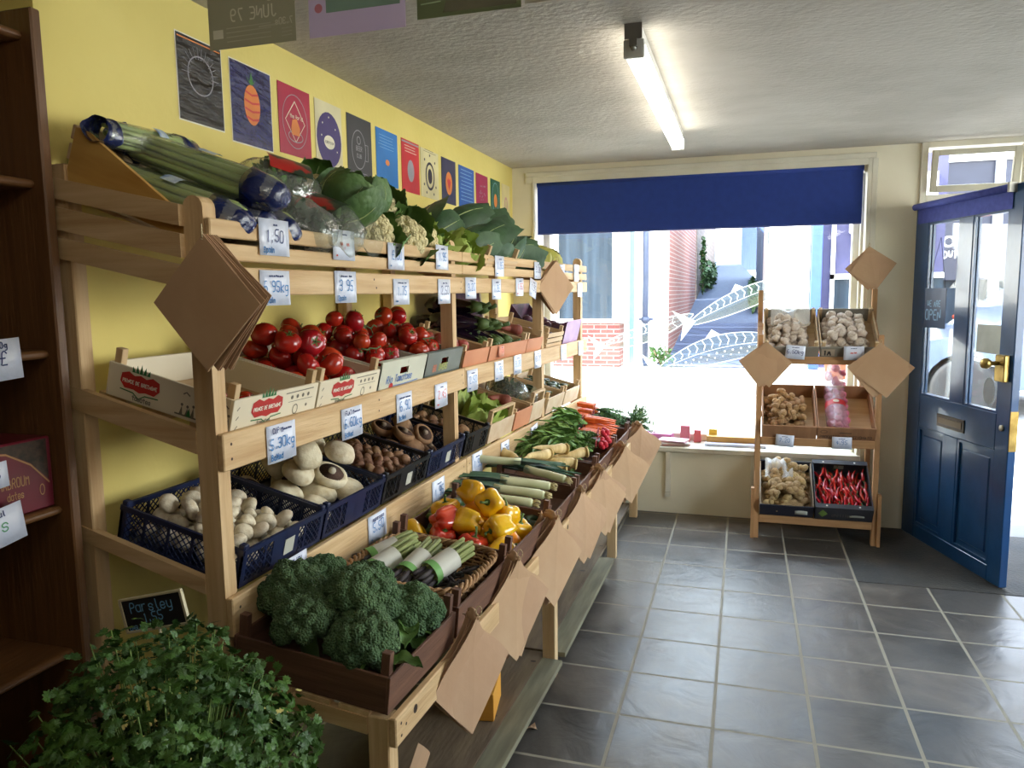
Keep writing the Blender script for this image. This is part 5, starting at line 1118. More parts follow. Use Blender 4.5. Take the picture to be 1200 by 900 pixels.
# ---------------------------------------------------------------- bundles of paper bags
kraft = mat('kraft_paper', (196, 162, 128), 0.75, (182, 146, 112), 3, bump=0.25, bscale=9, vary=0.05)
def bundle(M, side, n, label, rr, fan=0.10, gap=0.006, bend=0.02, swing=0.0, th=0.0016, bunchtop=True):
    """M: x to the reader's right, y up, z to the reader; origin at the knot, bags hang as diamonds"""
    t = thing('paper_bag_bundle', label, 'paper bags', M)
    for k in range(n):
        b = MB(); f = rr.uniform(-1, 1)
        def fn(u, v, f=f, k=k):
            x = (u-v)*side*0.7071; y = -(u+v)*side*0.7071
            d = -y/(side*1.414)
            z = bend*math.sin(PI*min(1, d))*f + (d*d)*bend*f - 0.7*bend*abs(x)/side
            pin = 0.35+0.65*min(1, d*3.0) if bunchtop else 1
            return (x*pin + 0.0, y, z)
        b.sheet(fn, 8, 8, th)
        o = b.build('paper_bag', kraft, t)
        o.matrix_local = T(0, 0, -k*gap) @ Rz(rr.uniform(-fan, fan)+swing*k/max(1, n)) @ Ry(rr.uniform(-.04, .04)-0.03*k)
    s = MB(); s.tube([(0.005*math.cos(a), 0.006+0.014*math.sin(a), 0.002+0.006*math.cos(a)) for a in [2*PI*k/12 for k in range(13)]], 0.0014, 6)
    s.tube([(0, -0.012, 0.006), (0.0, -0.014, -n*gap-0.004)], 0.0016, 6)
    if bunchtop:
        kb_ = MB(); kb_.ball(0.011, 16, 12, M=T(0, -0.010, -n*gap*0.4) @ Sc(0.7, 1.5, 0.5+n*gap*26), fn=lambda v: v*(1+.7*hsh(v, 150))); kb_.build('twisted_top', kraft, t)
    s.build('string_loop', mat('jute_string', (196, 178, 140), 0.9), t)
    return t
# ---------------------------------------------------------------- filling the racks
ORD = ['first', 'second', 'third', 'fourth', 'fifth', 'sixth', 'seventh', 'eighth', 'ninth', 'tenth', 'eleventh', 'twelfth']
LAY = ['bottom', 'second', 'third', 'top']
def heap(Wd, D, r, layers, seed, sq=0.8, z0=0.008, inset=0.8, fill=lambda k, x, y: True, jit=0.15, margin=0.012):
    rr = random.Random(seed); out = []
    for k in range(layers):
        ins = margin + r + k*r*inset; sp = 2*r*1.0; y = -Wd/2+ins+(k % 2)*r*0.5; row = 0
        while y <= Wd/2-ins+1e-6:
            x = -D+ins+(row % 2)*r
            while x <= -ins+1e-6:
                if fill(k, x, y): out.append(HP((x+rr.uniform(-jit, jit)*r, y+rr.uniform(-jit, jit)*r, z0+r*sq+k*r*1.3+rr.uniform(-.1, .1)*r), (k, row, int(round((-ins-x)/sp-.25)))))
                x += sp
            y += sp*0.9; row += 1
    return out
class HP(tuple):
    def __new__(c, t, key): o = tuple.__new__(c, t); o.key = key; return o
def fr_crate(U, key, yc, extra=0.0, lift=0.0):
    th = {'t1': TH1, 't2': TH2, 'top': THT, 'low': math.radians(6.2)}[key]
    return U @ T(-0.022, yc, ZF[key]+lift) @ Ry(th+extra)
def pour(protos, pos, M, r, label, group, seed, rot=None, size=0.1, sc=None):
    rr = random.Random(seed)
    for p in pos:
        q = rr.choice(protos); s = r*rr.uniform(1-size, 1+size)
        k = getattr(p, 'key', None)
        lb = label if k is None else '%s, %s layer, %s row along, %s from the edge' % (label, LAY[k[0]], ORD[k[1]], ORD[max(0, k[2])])
        q.put(M @ T(*p) @ (rot(rr, p) if rot else rnd_rot(rr)) @ (Sc(s) if sc is None else Sc(*[s*j for j in sc])), lb, group)

# --- printed white crates of the middle shelf
white_card = mat('white_printed_board', (226, 216, 192), 0.6, (216, 204, 178), 3)
red_p = mat('print_red', (190, 44, 40), 0.5); green_p = mat('print_green', (44, 116, 62), 0.5); grey_p = mat('print_grey', (116, 110, 96), 0.6); blue_p = mat('print_blue', (92, 126, 186), 0.5); white_p = mat('print_white', (236, 230, 214), 0.5)
def crest(b1, b2, b3, cx, cy, s, M):
    pts = [(-1.0, -0.05), (-0.95, 0.30), (-0.6, 0.42), (-0.3, 0.30), (0, 0.38), (0.3, 0.30), (0.6, 0.42), (0.95, 0.30), (1.0, -0.05), (0.75, -0.30), (0.3, -0.28), (0, -0.36), (-0.3, -0.28), (-0.75, -0.30)]
    b1.add([(cx, cy, 0.0006)] + [(cx+p[0]*s, cy+p[1]*s, 0.0006) for p in pts], [(0, k+1, (k+1) % 14+1) for k in range(14)], 0, False, M)
    for k, (x, h) in enumerate(((-0.36, .25), (-0.18, .34), (0, .42), (0.18, .34), (0.36, .25))):
        b2.add([(cx+(x-.09)*s, cy+.44*s, 0.0006), (cx+(x+.09)*s, cy+.44*s, 0.0006), (cx+x*1.2*s, cy+(.44+h)*s, 0.0006)], [(0,1,2)], 0, False, M)
    b2.stroke([(cx-0.95*s, cy-0.38*s), (cx-0.3*s, cy-0.42*s), (cx, cy-0.62*s), (cx+0.3*s, cy-0.42*s), (cx+0.95*s, cy-0.38*s)], 0.05*s, 0.0006, 0, M)
    txt = 'PRINCE DE BRETAGNE'; h = 0.22*s; f = 1.75*s/twidth(txt, h); write(b3, txt, cx-0.87*s, cy-0.05*s, h*min(1, f*1.0) if f < 1 else h, 0.035*s, z=0.0010, M=M)
def deco_front(fo, Wd, H):
    M = frame((0.0004, -Wd/2, 0), (0, 1, 0), (0, 0, 1)); a, b_, c_, d_ = MB(), MB(), MB(), MB()
    crest(a, b_, c_, Wd*0.37, H*0.56, 0.068, M); a.build('printed_oval', red_p, fo); b_.build('printed_crown', green_p, fo); c_.build('lettering', white_p, fo)
    write(d_, 'tomates', Wd*0.27, H*0.08, 0.012, 0.0022, M=M)
    for k in range(4): d_.disc(Wd*(0.66+0.07*k), H*0.70, 0.006, M=M, n=10)
    d_.stroke([(Wd*.62, H*.56), (Wd*.93, H*.56)], .0015, M=M); d_.stroke([(Wd*.58, H*.86), (Wd*.93, H*.88)], .003, M=M); d_.ring(Wd*.72, H*.28, .013, .015, .003, M=M); d_.disc(Wd*.86, H*.34, .005, M=M, n=8)
    for k in range(3): d_.stroke([(Wd*.04, H*(.12+.28*k)), (Wd*.06, H*(.2+.28*k))], .003, M=M)
    d_.build('small_print', grey_p, fo)
def deco_side(so, D, H, h):
    M = frame((-D, -h-0.0004, 0), (1, 0, 0), (0, 0, 1)); a, b_, c_, d_, e_ = MB(), MB(), MB(), MB(), MB()
    crest(a, b_, c_, D*0.27, H*0.58, 0.062, M); a.build('printed_oval', red_p, so); b_.build('printed_crown', green_p, so); c_.build('lettering', white_p, so)
    write(d_, 'tomates', D*0.22, H*0.08, 0.012, 0.0022, M=M)
    rr = random.Random(4)
    for k in range(9):
        x = D*(0.60+0.045*k); hh = rr.uniform(.018, .034); d_.prism([(x, H*.14), (x+.010, H*.14), (x+.006, H*.14+hh)], 0.0003, 0.0007, M=M); d_.disc(x+.006, H*.14+hh+.003, .004, M=M, n=8)
        if k % 3 == 1: e_.prism([(x+.004, H*.12), (x+.018, H*.12), (x+.011, H*.12+.022)], 0.0004, 0.0009, M=M)
    d_.stroke([(D*.57, H*.12), (D*.98, H*.12)], .004, M=M)
    for x in (D*.64, D*.86, D*.94): d_.stroke([(x-.008, H*.74), (x, H*.80), (x+.010, H*.73)], .0035, M=M)
    d_.build('small_print', grey_p, so); e_.build('printed_figures', green_p, so)
# crate 1: nearly empty; crate 2: beef tomatoes
c1 = fr_crate(U1, 't2', 0.245); wcrate(c1, 0.385, 0.385, 0.088, 0.125, PALE, 'white printed crate nearest the camera on the middle shelf, nearly empty', white_card, 'printed tomato crates', sidecol=white_card, deco=(deco_front, deco_side))
c2 = fr_crate(U1, 't2', 0.640); wcrate(c2, 0.385, 0.385, 0.088, 0.125, PALE, 'white printed crate on the middle shelf heaped with big beef tomatoes', white_card, 'printed tomato crates', sidecol=white_card, deco=(deco_front, None))
rr = random.Random(5)
for k, (x, y) in enumerate(((-0.09, -0.10), (-0.075, -0.045), (-0.10, 0.0), (-0.14, -0.06), (-0.06, 0.03))):
    VINE[k % 2].put(c1 @ T(x, y, 0.034) @ rnd_rot(rr) @ Sc(0.026), 'small tomato on the floor of the nearly empty printed crate, ' + ['nearest', 'second along', 'furthest back along', 'nearest the wall', 'last along'][k], 'last tomatoes in the nearly empty crate')
def hill(a, b, c):     # more layers to the rear
    return lambda k, x, y: k == 0 or (k == 1 and x < -a) or (k == 2 and x < -b) or (k == 3 and x < -c)
pour(BEEF, heap(0.365, 0.375, 0.045, 4, 21, sq=0.75, z0=0.006, inset=0.35, fill=hill(0.02, 0.12, 0.40)), c2, 0.045, 'big beef tomato', 'heap of beef tomatoes', 22, size=0.13)
# crate 3, 4: cardboard boxes of vine tomatoes
def carton(M, Wd, D, H, mm, label, deco=None, lip=0.02, rear=None):
    t = thing('cardboard_box', label, 'box', M); h = Wd/2; th = 0.005; rear = rear or H
    b = MB(); b.box(-D, 0, -h, h, 0, th); b.build('base', mm, t)
    b = MB(); hh = H*0.62; b.box(-th, 0, -h, h, 0, hh-0.013); b.box(-th, 0, -h, -0.035, hh-0.013, hh+0.013); b.box(-th, 0, 0.035, h, hh-0.013, hh+0.013); b.box(-th, 0, -h, h, hh+0.013, H); fo = b.build('front_panel', mm, t)
    b = MB(); b.box(-lip, 0, -h, h, H, H+0.004, c=0.001); b.build('top_lip', mm, t)
    b = MB(); b.box(-D, -D+th, -h, h, 0, rear); b.box(-D, -D+lip, -h, h, rear, rear+0.004); b.build('rear_panel', mm, t)
    for s in (-1, 1):
        y0, y1 = sorted((s*h, s*(h-th))); b = MB(); b.box(-D, 0, y0, y1, 0, H-0.012); b.build('side_panel', mm, t)
    if deco: deco(fo, Wd, H)
    return t
def deco_rio(fo, Wd, H):
    M = frame((0.0004, -Wd/2, 0), (0, 1, 0), (0, 0, 1)); a, b_, c_ = MB(), MB(), MB()
    write(a, 'Rio Tomatoes', Wd*0.14, H*0.26, 0.026, 0.0045, M=M, slant=0.15); a.stroke([(Wd*.28, H*.13), (Wd*.5, H*.11), (Wd*.85, H*.15)], .004, M=M); a.build('lettering', blue_p, fo)
    b_.disc(Wd*.25, H*.14, .016, .012, M=M, z=.0009); b_.build('printed_tomato', red_p, fo); c_.stroke([(Wd*.55, H*.86), (Wd*.55, H*.98)], .002, M=M); c_.build('cut_line', grey_p, fo)
def deco_grey(fo, Wd, H):
    M = frame((0.0004, -Wd/2, 0), (0, 1, 0), (0, 0, 1)); a, b_, c_ = MB(), MB(), MB()
    write(a, 'GR', Wd*0.2, H*0.26, 0.026, 0.006, M=M); a.build('lettering', mat('print_orange', (196, 110, 80), 0.6), fo); write(b_, 'OWERS', Wd*0.36, H*0.27, 0.026, 0.005, M=M); b_.build('lettering', mat('print_lime', (176, 180, 90), 0.6), fo)
    c_.rect(0, Wd, 0, H*0.16, M=M); c_.build('dark_band', mat('print_teal', (58, 78, 76), 0.6), fo)
c3 = fr_crate(U1, 't2', 1.035); carton(c3, 0.385, 0.385, 0.105, mat('off_white_board', (206, 206, 188), 0.6, (194, 194, 176), 5), 'off-white cardboard box with hand slot holding vine tomatoes', deco_rio)
c4 = fr_crate(U1, 't2', 1.430); carton(c4, 0.385, 0.385, 0.105, mat('grey_board', (112, 118, 112), 0.6, (98, 104, 98), 5), 'grey cardboard box with hand slot holding vine tomatoes', deco_grey)
vst = mat('vine_stem', (72, 92, 46), 0.7)
for c_, nm, sd_ in ((c3, 'off-white', 31), (c4, 'grey', 33)):
    pour(VINE, heap(0.36, 0.375, 0.038, 4, sd_, sq=0.85, inset=0.4, fill=hill(0.01, 0.13, 0.24)), c_, 0.037, 'vine tomato in the %s box' % nm, 'vine tomatoes in the %s box' % nm, sd_+1, size=0.16)
    v = MB(); rv = random.Random(sd_)
    for k in range(4):
        p = Vector((-0.10-0.06*k, rv.uniform(-.10, .10), 0.13+0.02*k)); pts = [p+Vector((rv.uniform(-.01, .01), (j-2)*0.03, rv.uniform(-.006, .008))) for j in range(5)]; v.tube(pts, 0.003, 6)
        for j in (1, 2, 3): v.tube([pts[j], pts[j]+Vector((rv.uniform(-.02, .02), .01, -.02))], 0.002, 5)
    tag(v.build('tomato_vine', vst, None, c_), 'dark green stalks lying among the tomatoes of the %s box' % nm, 'tomato vine')
# --- lower shelf of the nearest rack: plastic crates of mushrooms
navyp = mat('navy_crate_plastic', (26, 38, 74), 0.4, (20, 30, 62), 6, spec=0.5); blackp = mat('black_crate_plastic', (28, 29, 33), 0.45, (22, 22, 26), 6)
lab_m = mat('crate_label_paper', (190, 190, 178), 0.6)
p1, p2, p3, p4 = [fr_crate(U1, 't1', y) for y in (0.245, 0.640, 1.035, 1.430)]
pcrate(p1, 0.385, 0.385, 0.105, navyp, 'navy plastic lattice crate of small white mushrooms, nearest the camera', tagm=lab_m)
pcrate(p2, 0.385, 0.385, 0.105, navyp, 'dark plastic lattice crate heaped with large white flat mushrooms')
pcrate(p3, 0.385, 0.385, 0.105, blackp, 'black plastic crate of tiny chestnut mushrooms', lat=False, tagm=lab_m)
pcrate(p4, 0.385, 0.385, 0.105, navyp, 'navy plastic crate of large brown portobello mushrooms', tagm=lab_m)
pour(BUTTON, heap(0.36, 0.375, 0.030, 3, 41, sq=0.75, inset=0.5, jit=.3, fill=lambda k, x, y: k < 1 or (k == 1 and x < -0.05) or (x < -0.14 and y < 0.02)), p1, 0.030, 'small white closed mushroom', 'closed white mushrooms', 42, size=0.16)
def flatrot(rr, p): return Rz(rr.uniform(-.5, .5)) @ Ry(rr.choice([rr.uniform(0.1, .7), rr.uniform(0.2, .8), rr.uniform(-.2, .4), rr.uniform(0, 1), rr.uniform(-2.9, -2.5), rr.uniform(-2.5, -2.1)])) @ Rz(rr.uniform(0, 6.3))
pour(FLATW, heap(0.36, 0.375, 0.056, 3, 43, sq=0.5, z0=0.02, inset=0.3, fill=hill(0.02, 0.10, .4)), p2, 0.056, 'large flat white mushroom', 'large flat white mushrooms', 44, rot=flatrot, size=0.12)
pour(CHEST, heap(0.36, 0.375, 0.021, 3, 45, sq=0.8, z0=0.012, inset=0.6, jit=.4, fill=lambda k, x, y: k > 0), p3, 0.021, 'tiny chestnut mushroom', 'chestnut mushrooms', 46, size=0.2)
pour(PORTO, heap(0.36, 0.375, 0.052, 2, 47, sq=0.5, z0=0.02, inset=0.5), p4, 0.052, 'brown portobello mushroom', 'portobello mushrooms', 48, rot=flatrot, size=0.12)
# --- top shelf of the nearest rack
tp = fr_crate(U1, 'top', 0.0)
b = MB(); b.prism([(-0.02, 0.02), (-0.44, 0.03), (-0.44, 0.155), (-0.40, 0.150), (-0.02, 0.035)], -0.010, 0.0, M=tp @ T(0, 0.062, 0) @ Matrix(((1,0,0,0),(0,0,1,0),(0,1,0,0),(0,0,0,1)))); orp = mat('orange_plywood', (204, 160, 86), 0.6, (180, 132, 62), 2, stretch=(1.5, 10, 10))
tc_ = thing('top_crate', 'long shallow crate with a pale plywood end, leaning on the top shelf', 'crate', tp)
b2 = MB(); b2.prism([(-0.02, 0.01), (-0.445, 0.02), (-0.445, 0.165), (-0.42, 0.168), (-0.03, 0.045)], -0.012, 0.0, M=T(0, 0.020, 0) @ Matrix(((1,0,0,0),(0,0,1,0),(0,1,0,0),(0,0,0,1)))); b2.build('end_board', orp, tc_)
b2 = MB(); b2.box(-0.458, -0.446, 0.01, 1.60, 0.085, 0.125, c=0.002); b2.build('rear_slat', PALE['y'], tc_); b2 = MB(); b2.box(-0.458, -0.446, 0.01, 1.60, 0.135, 0.17, c=0.002); b2.build('rear_slat', PALE['y'], tc_)
b2 = MB(); b2.box(-0.445, -0.02, 0.01, 1.60, 0.0, 0.006); b2.build('base', PALE['y'], tc_)
# celery: butt end (+x of the proto) to the rack front
spec = [(-0.225, 0.12, 0.075, 0.10, 0), (-0.235, 0.245, 0.080, 0.04, 1), (-0.225, 0.355, 0.070, -0.04, 0), (-0.215, 0.205, 0.160, 0.22, 1)]
labs = ['bagged celery head lying at the slats nearest the camera', 'second bagged celery head along the top slats', 'third bagged celery head, beside the salad bags', 'bagged celery head with blue sticker on top of the front row']
for (x, y, z, rz, k), lb in zip(spec, labs): CEL[k].put(tp @ T(x, y, z) @ Rz(rz) @ Rx(R.uniform(-.3, .3)), lb, 'bagged celery on the top shelf')
CEL[0].put(tp @ T(-0.395, 0.205, 0.175) @ Rz(1.62) @ Rx(.4) @ Sc(.78), 'bagged celery head lying along the wall behind the other celery', 'bagged celery on the top shelf')
for (x, y, z, rz, k, lb) in ((-0.12, 0.50, 0.075, 0.1, 0, 'bag of dark leaves beside the celery at the slats'), (-0.27, 0.47, 0.10, 0.5, 0, 'bag of dark leaves lying behind the front salad bag'), (-0.13, 0.70, 0.08, -0.1, 1, 'clear salad bag with red printing at the front slats'), (-0.30, 0.66, 0.15, 0.9, 1, 'topmost clear salad bag with red and black printing'), (-0.28, 0.83, 0.09, 0.2, 0, 'clear bag of leaves between the salad bags and the cauliflowers')):
    BAGG[k].put(tp @ T(x, y, z) @ Rz(rz) @ Rx(R.uniform(-.3, .3)), lb, 'bagged greens on the top shelf')
for (x, y, z, k, lb) in ((-0.10, 0.96, 0.085, 0, 'cauliflower at the front slats nearest the salad bags'), (-0.25, 0.93, 0.12, 1, 'cauliflower behind the front ones, next to the salad bags'), (-0.085, 1.20, 0.09, 1, 'small cream cauliflower low at the front slats'), (-0.24, 1.20, 0.16, 0, 'cauliflower high in the middle of the pile'), (-0.38, 1.02, 0.13, 1, 'cauliflower at the wall behind the others'), (-0.12, 1.42, 0.085, 0, 'cauliflower beside the tall post at the end of the nearest rack')):
    CAUL[k].put(tp @ T(x, y, z) @ Rz(R.uniform(-1.2, -.2)) @ Ry(R.uniform(0.5, 1.0)) @ Rz(R.uniform(0, 6)) @ Sc(1.0), lb, 'cauliflowers on the top shelf')
for (x, y, z, lb) in ((-0.22, 1.06, 0.185, 'large dark green savoy cabbage crowning the pile'), (-0.33, 1.36, 0.12, 'savoy cabbage by the wall behind the cauliflowers'), (-0.16, 0.83, 0.17, 'savoy cabbage low between two cauliflowers')):
    SAVOY.put(tp @ T(x, y, z) @ Rz(R.uniform(0, 6)) @ Ry(R.uniform(-0.6, 0.8)), lb, 'savoy cabbages on the top shelf')
PALEC.put(tp @ T(-0.14, 1.53, 0.07) @ Ry(0.5), 'pale leafy lettuce spilling over the slats by the second tall post', 'leafy lettuces')
# --- top shelf of the far rack
tq = fr_crate(U2, 'top', 0.0)
PALEC.put(tq @ T(-0.09, 0.12, 0.06) @ Ry(0.7) @ Rz(1), 'pale leafy lettuce at the near end of the far top shelf', 'leafy lettuces')
for i, (x, y, z, k, rz, lb) in enumerate(((-0.12, 0.33, 0.075, 0, 1.3, 'nearest at the slats'), (-0.29, 0.30, 0.10, 1, 1.7, 'nearest by the wall'), (-0.13, 0.56, 0.085, 1, 1.4, 'second along at the slats'), (-0.26, 0.52, 0.17, 0, 1.2, 'topmost of the near pair'), (-0.12, 0.80, 0.08, 0, 1.8, 'third along at the slats'), (-0.28, 0.84, 0.13, 1, 1.5, 'topmost of the far pair'), (-0.14, 1.02, 0.075, 1, 1.2, 'last before the third post'), (-0.30, 1.08, 0.10, 0, 1.6, 'by the wall near the third post'))):
    (POINT, POINT2)[k].put(tq @ T(x, y, z) @ Rz(rz) @ Ry(R.uniform(1.0, 1.45)) @ Rz(i), 'dark green pointed cabbage on the far top shelf, ' + lb, 'pointed cabbages on the far top shelf')
wcrate(tq @ T(0, 0.50, 0.0), 0.42, 0.40, 0.07, 0.13, PALE, 'pale crate on the far top shelf under the dark cabbages')
YCAB.put(tq @ T(-0.14, 1.55, 0.07) @ Sc(1.25, 1.5, 1), 'yellow-green cabbage at the window end of the top shelf')
YCAB.put(tq @ T(-0.12, 1.36, 0.06) @ Rz(1), 'smaller yellow-green cabbage just past the third post')
# --- middle shelf of the far rack
orange_b = mat('orange_tinted_board', (206, 142, 104), 0.7, (190, 124, 88), 3)
a1 = fr_crate(U2, 't2', 0.16); wcrate(a1, 0.29, 0.385, 0.085, 0.11, PALE, 'small orange-fronted crate of red onions beside the second tall post', orange_b)
ONION = Proto('red_onion', 'onion', MB().lathe([(0, -1.0), (0.25, -0.98), (0.7, -0.72), (0.98, -0.1), (0.92, 0.35), (0.6, 0.75), (0.25, 0.98), (0.12, 1.2), (0, 1.25)], 18), mat('red_onion_skin', (168, 76, 66), 0.35, (140, 54, 52), 4, stretch=(4, 4, .6), vary=0.1))
pour([ONION], heap(0.27, 0.375, 0.032, 2, 51, sq=0.9), a1, 0.032, 'red onion', 'red onions', 52)
a2 = fr_crate(U2, 't2', 0.60); wcrate(a2, 0.55, 0.385, 0.085, 0.12, PALE, 'wide orange-fronted crate of aubergines', orange_b)
AL = ['first at the front', 'second at the front', 'third at the front', 'fourth at the front', 'last at the front', 'nearest of the second layer', 'middle of the second layer', 'furthest of the second layer', 'nearest at the back', 'furthest at the back', 'topmost on the near side', 'topmost on the far side']
for i, (x, y, z, rz, ry) in enumerate(((-0.11, -0.17, 0.05, 0.1, 0), (-0.12, -0.08, 0.05, -0.1, 0), (-0.11, 0.01, 0.05, 0.15, 0), (-0.12, 0.10, 0.05, -0.1, 0), (-0.11, 0.19, 0.05, 0.0, 0), (-0.15, -0.13, 0.125, 0.2, -.15), (-0.14, -0.04, 0.125, -0.1, -.1), (-0.15, 0.06, 0.12, 0.1, -.1), (-0.27, -0.14, 0.06, 0.1, 0), (-0.28, 0.0, 0.06, 0.1, 0), (-0.22, -0.08, 0.19, 0.1, -0.2), (-0.20, 0.02, 0.185, -0.2, -.2))):
    AUB[i % 2].put(a2 @ T(x-0.115, y, z+0.012) @ Rz(rz) @ Ry(ry) @ Sc(1.35), 'glossy dark aubergine in the wide orange-fronted crate, ' + AL[i], 'aubergines')
a3 = fr_crate(U2, 't2', 1.02); wcrate(a3, 0.27, 0.385, 0.085, 0.12, PALE, 'orange-fronted crate just before the third tall post', orange_b)
purp = mat('purple_printed_board', (84, 44, 70), 0.65, (52, 30, 48), 14, contrast=(.42, .58)); purp2 = mat('mauve_board', (176, 140, 178), 0.5, (150, 112, 156), 6)
bx_ = thing('purple_box', 'upright purple printed box leaning against the wall behind the aubergines', 'box', fr_crate(U2, 't2', 0.74) @ T(-0.30, 0, 0.045) @ Ry(-0.38))
b = MB(); b.box(-0.02, 0.0, -0.25, 0.25, 0.0, 0.27, c=0.002); b.build('printed_panel', purp, bx_); b = MB(); b.box(-0.022, 0.004, -0.255, -0.235, 0, 0.275); b.box(-0.022, 0.004, 0.235, 0.255, 0, 0.275); b.box(-0.022, 0.004, -0.25, 0.25, 0.262, 0.275); b.build('box_edge', mat('pale_box_edge', (206, 188, 160), 0.7), bx_)
b = MB(); b.ring(-0.10, 0.07, 0.035, 0.035, 0.008, M=frame((0.001, 0, 0), (0, 1, 0), (0, 0, 1)), z=0.001); write(b, 'BEST', -0.22, 0.17, 0.035, 0.006, M=frame((0.001, 0, 0), (0, 1, 0), (0, 0, 1)), z=0.001); b.build('printed_emblem', mat('print_gold', (176, 140, 90), 0.5), bx_)
SWP = taper_root('sweet_potato', 'sweet potato', 0.15, 0.035, (150, 82, 66), (126, 62, 50), 4)
for i, (x, y, z, rz) in enumerate(((-0.1, -0.07, 0.045, 0.4), (-0.12, 0.05, 0.045, -0.2), (-0.26, -0.03, 0.045, 0.1), (-0.2, 0.06, 0.09, 0.8))): SWP.put(a3 @ T(x, y, z) @ Rz(rz), 'reddish sweet potato in the crate before the third post, ' + ['front left', 'front right', 'at the back', 'on top'][i], 'sweet potatoes')
a4 = fr_crate(U2, 't2', 1.42); wcrate(a4, 0.33, 0.385, 0.10, 0.13, PALE, 'slatted pale crate just past the third tall post', frontslats=3)
def pbox(M, Wd, D, H, label, m):
    t = thing('purple_box', label, 'box', M); b = MB(); h = Wd/2; b.box(-0.006, 0, -h, h, 0, H); b.build('front_panel', m, t); b = MB(); b.box(-D, -D+0.006, -h, h, 0, H*1.1); b.build('rear_panel', purp, t)
    for s in (-1, 1):
        y0, y1 = sorted((s*h, s*(h-0.006))); b = MB(); b.prism([(-D, 0), (0, 0), (0, H), (-0.10, H*0.62), (-D+0.1, H*0.62), (-D, H*1.1)], y0, y1, M=Matrix(((1,0,0,0),(0,0,1,0),(0,1,0,0),(0,0,0,1)))); b.build('side_panel', purp, t)
    b = MB(); b.box(-D, 0, -h, h, 0, 0.005); b.build('base', m, t); return t
pbox(fr_crate(U2, 't2', 1.79, lift=0.0), 0.36, 0.40, 0.16, 'mauve cardboard box at the window end of the middle shelf', purp2)
GRAPE = Proto('beetroot', 'beetroot', MB().lathe([(0, -1.1), (0.08, -1.0), (0.5, -0.7), (0.95, -0.1), (0.9, 0.35), (0.5, 0.75), (0.15, 0.85), (0, 0.9)], 16), mat('beetroot_skin', (96, 44, 66), 0.6, (66, 30, 48), 5, vary=0.15, bump=.3))
pour([GRAPE], heap(0.33, 0.38, 0.036, 2, 55, sq=0.9), fr_crate(U2, 't2', 1.79), 0.036, 'beetroot in mauve box', 'beetroots', 56)
pour([GRAPE], heap(0.30, 0.37, 0.036, 1, 57, sq=0.9), a4, 0.036, 'beetroot in slatted crate', 'beetroots in the slatted crate', 58)
card(U2 @ frame((0.0, 0.46, 1.312), (0, 1, 0), (0, 0, 1)), 0.075, 0.055, '~~~', '1.20', '', ink_r, 'small orange card stuck on the front of the aubergine crate', m=mat('orange_card', (226, 150, 120), 0.5))
# --- lower shelf of the far rack
b1_ = fr_crate(U2, 't1', 0.14); pcrate(b1_, 0.27, 0.385, 0.105, blackp, 'small black plastic crate of mixed mushrooms behind the second post', lat=False)
pour(CHEST + PORTO[:1], heap(0.25, 0.37, 0.026, 2, 61, sq=0.8, z0=.02), b1_, 0.026, 'mushroom in small black crate', 'mushrooms in the small black crate', 62, size=.25)
pale_print = mat('pale_printed_wood', (208, 188, 160), 0.7, (196, 168, 136), 12)
b2_ = fr_crate(U2, 't1', 0.47); wcrate(b2_, 0.34, 0.385, 0.10, 0.155, PALE, 'pale wooden crate with a raised handle rail, holding lettuces', pale_print, rail=True)
b3_ = fr_crate(U2, 't1', 0.80); wcrate(b3_, 0.27, 0.385, 0.105, 0.12, PALE, 'orange-fronted crate on the lower shelf beside the lettuces', orange_b)
b4_ = fr_crate(U2, 't1', 1.05); wcrate(b4_, 0.22, 0.385, 0.115, 0.165, PALE, 'pale crate with a raised handle rail before the third post, lower shelf', pale_print, rail=True)
for i, (x, y, z) in enumerate(((-0.12, -0.09, 0.08), (-0.13, 0.07, 0.08), (-0.27, -0.07, 0.10), (-0.27, 0.08, 0.10))):
    PALEC.put(b2_ @ T(x, y, z) @ Rz(i*1.3) @ Ry(0.4) @ Sc(0.95), 'light green lettuce in the crate with the raised rail, ' + ['front left', 'front right', 'rear left', 'rear right'][i], 'lettuces in the handled crate')
rr = random.Random(64)
for i, p in enumerate([(-.1, -.06, .05), (-.12, .05, .05), (-.26, -.03, .05), (-.2, .07, .10), (-.25, -.08, .10)]): SWP.put(b3_ @ T(*p) @ Rz(rr.uniform(-.7, .7)), 'reddish root in the orange-fronted lower crate, ' + ['front near', 'front far', 'at the back', 'on top at the far side', 'on top at the near side'][i], 'reddish roots on the lower shelf')
BAGG[0].put(b4_ @ T(-0.2, -0.02, 0.13) @ Sc(.9), 'dark shiny bag of greens lying in the handled crate before the third post', 'bagged greens on the lower shelf')
for i, (yc, lb) in enumerate(((1.42, 'pale crate of dark green avocados just past the third post'), (1.80, 'pale crate of dark green avocados at the window end'))):
    m_ = fr_crate(U2, 't1', yc); wcrate(m_, 0.35, 0.385, 0.10, 0.135, PALE, lb, pale_print)
    pour([CUC], heap(0.33, 0.37, 0.030, 2, 70+i, sq=0.9, z0=0.02), m_, 0.42, ('avocado past third post' if i == 0 else 'avocado at window end'), 'avocados %s' % ('by the third post' if i == 0 else 'at the window end'), 72+i, sc=(1, 1.3, 1.3), rot=lambda r, p: Rz(r.uniform(0, 6)))
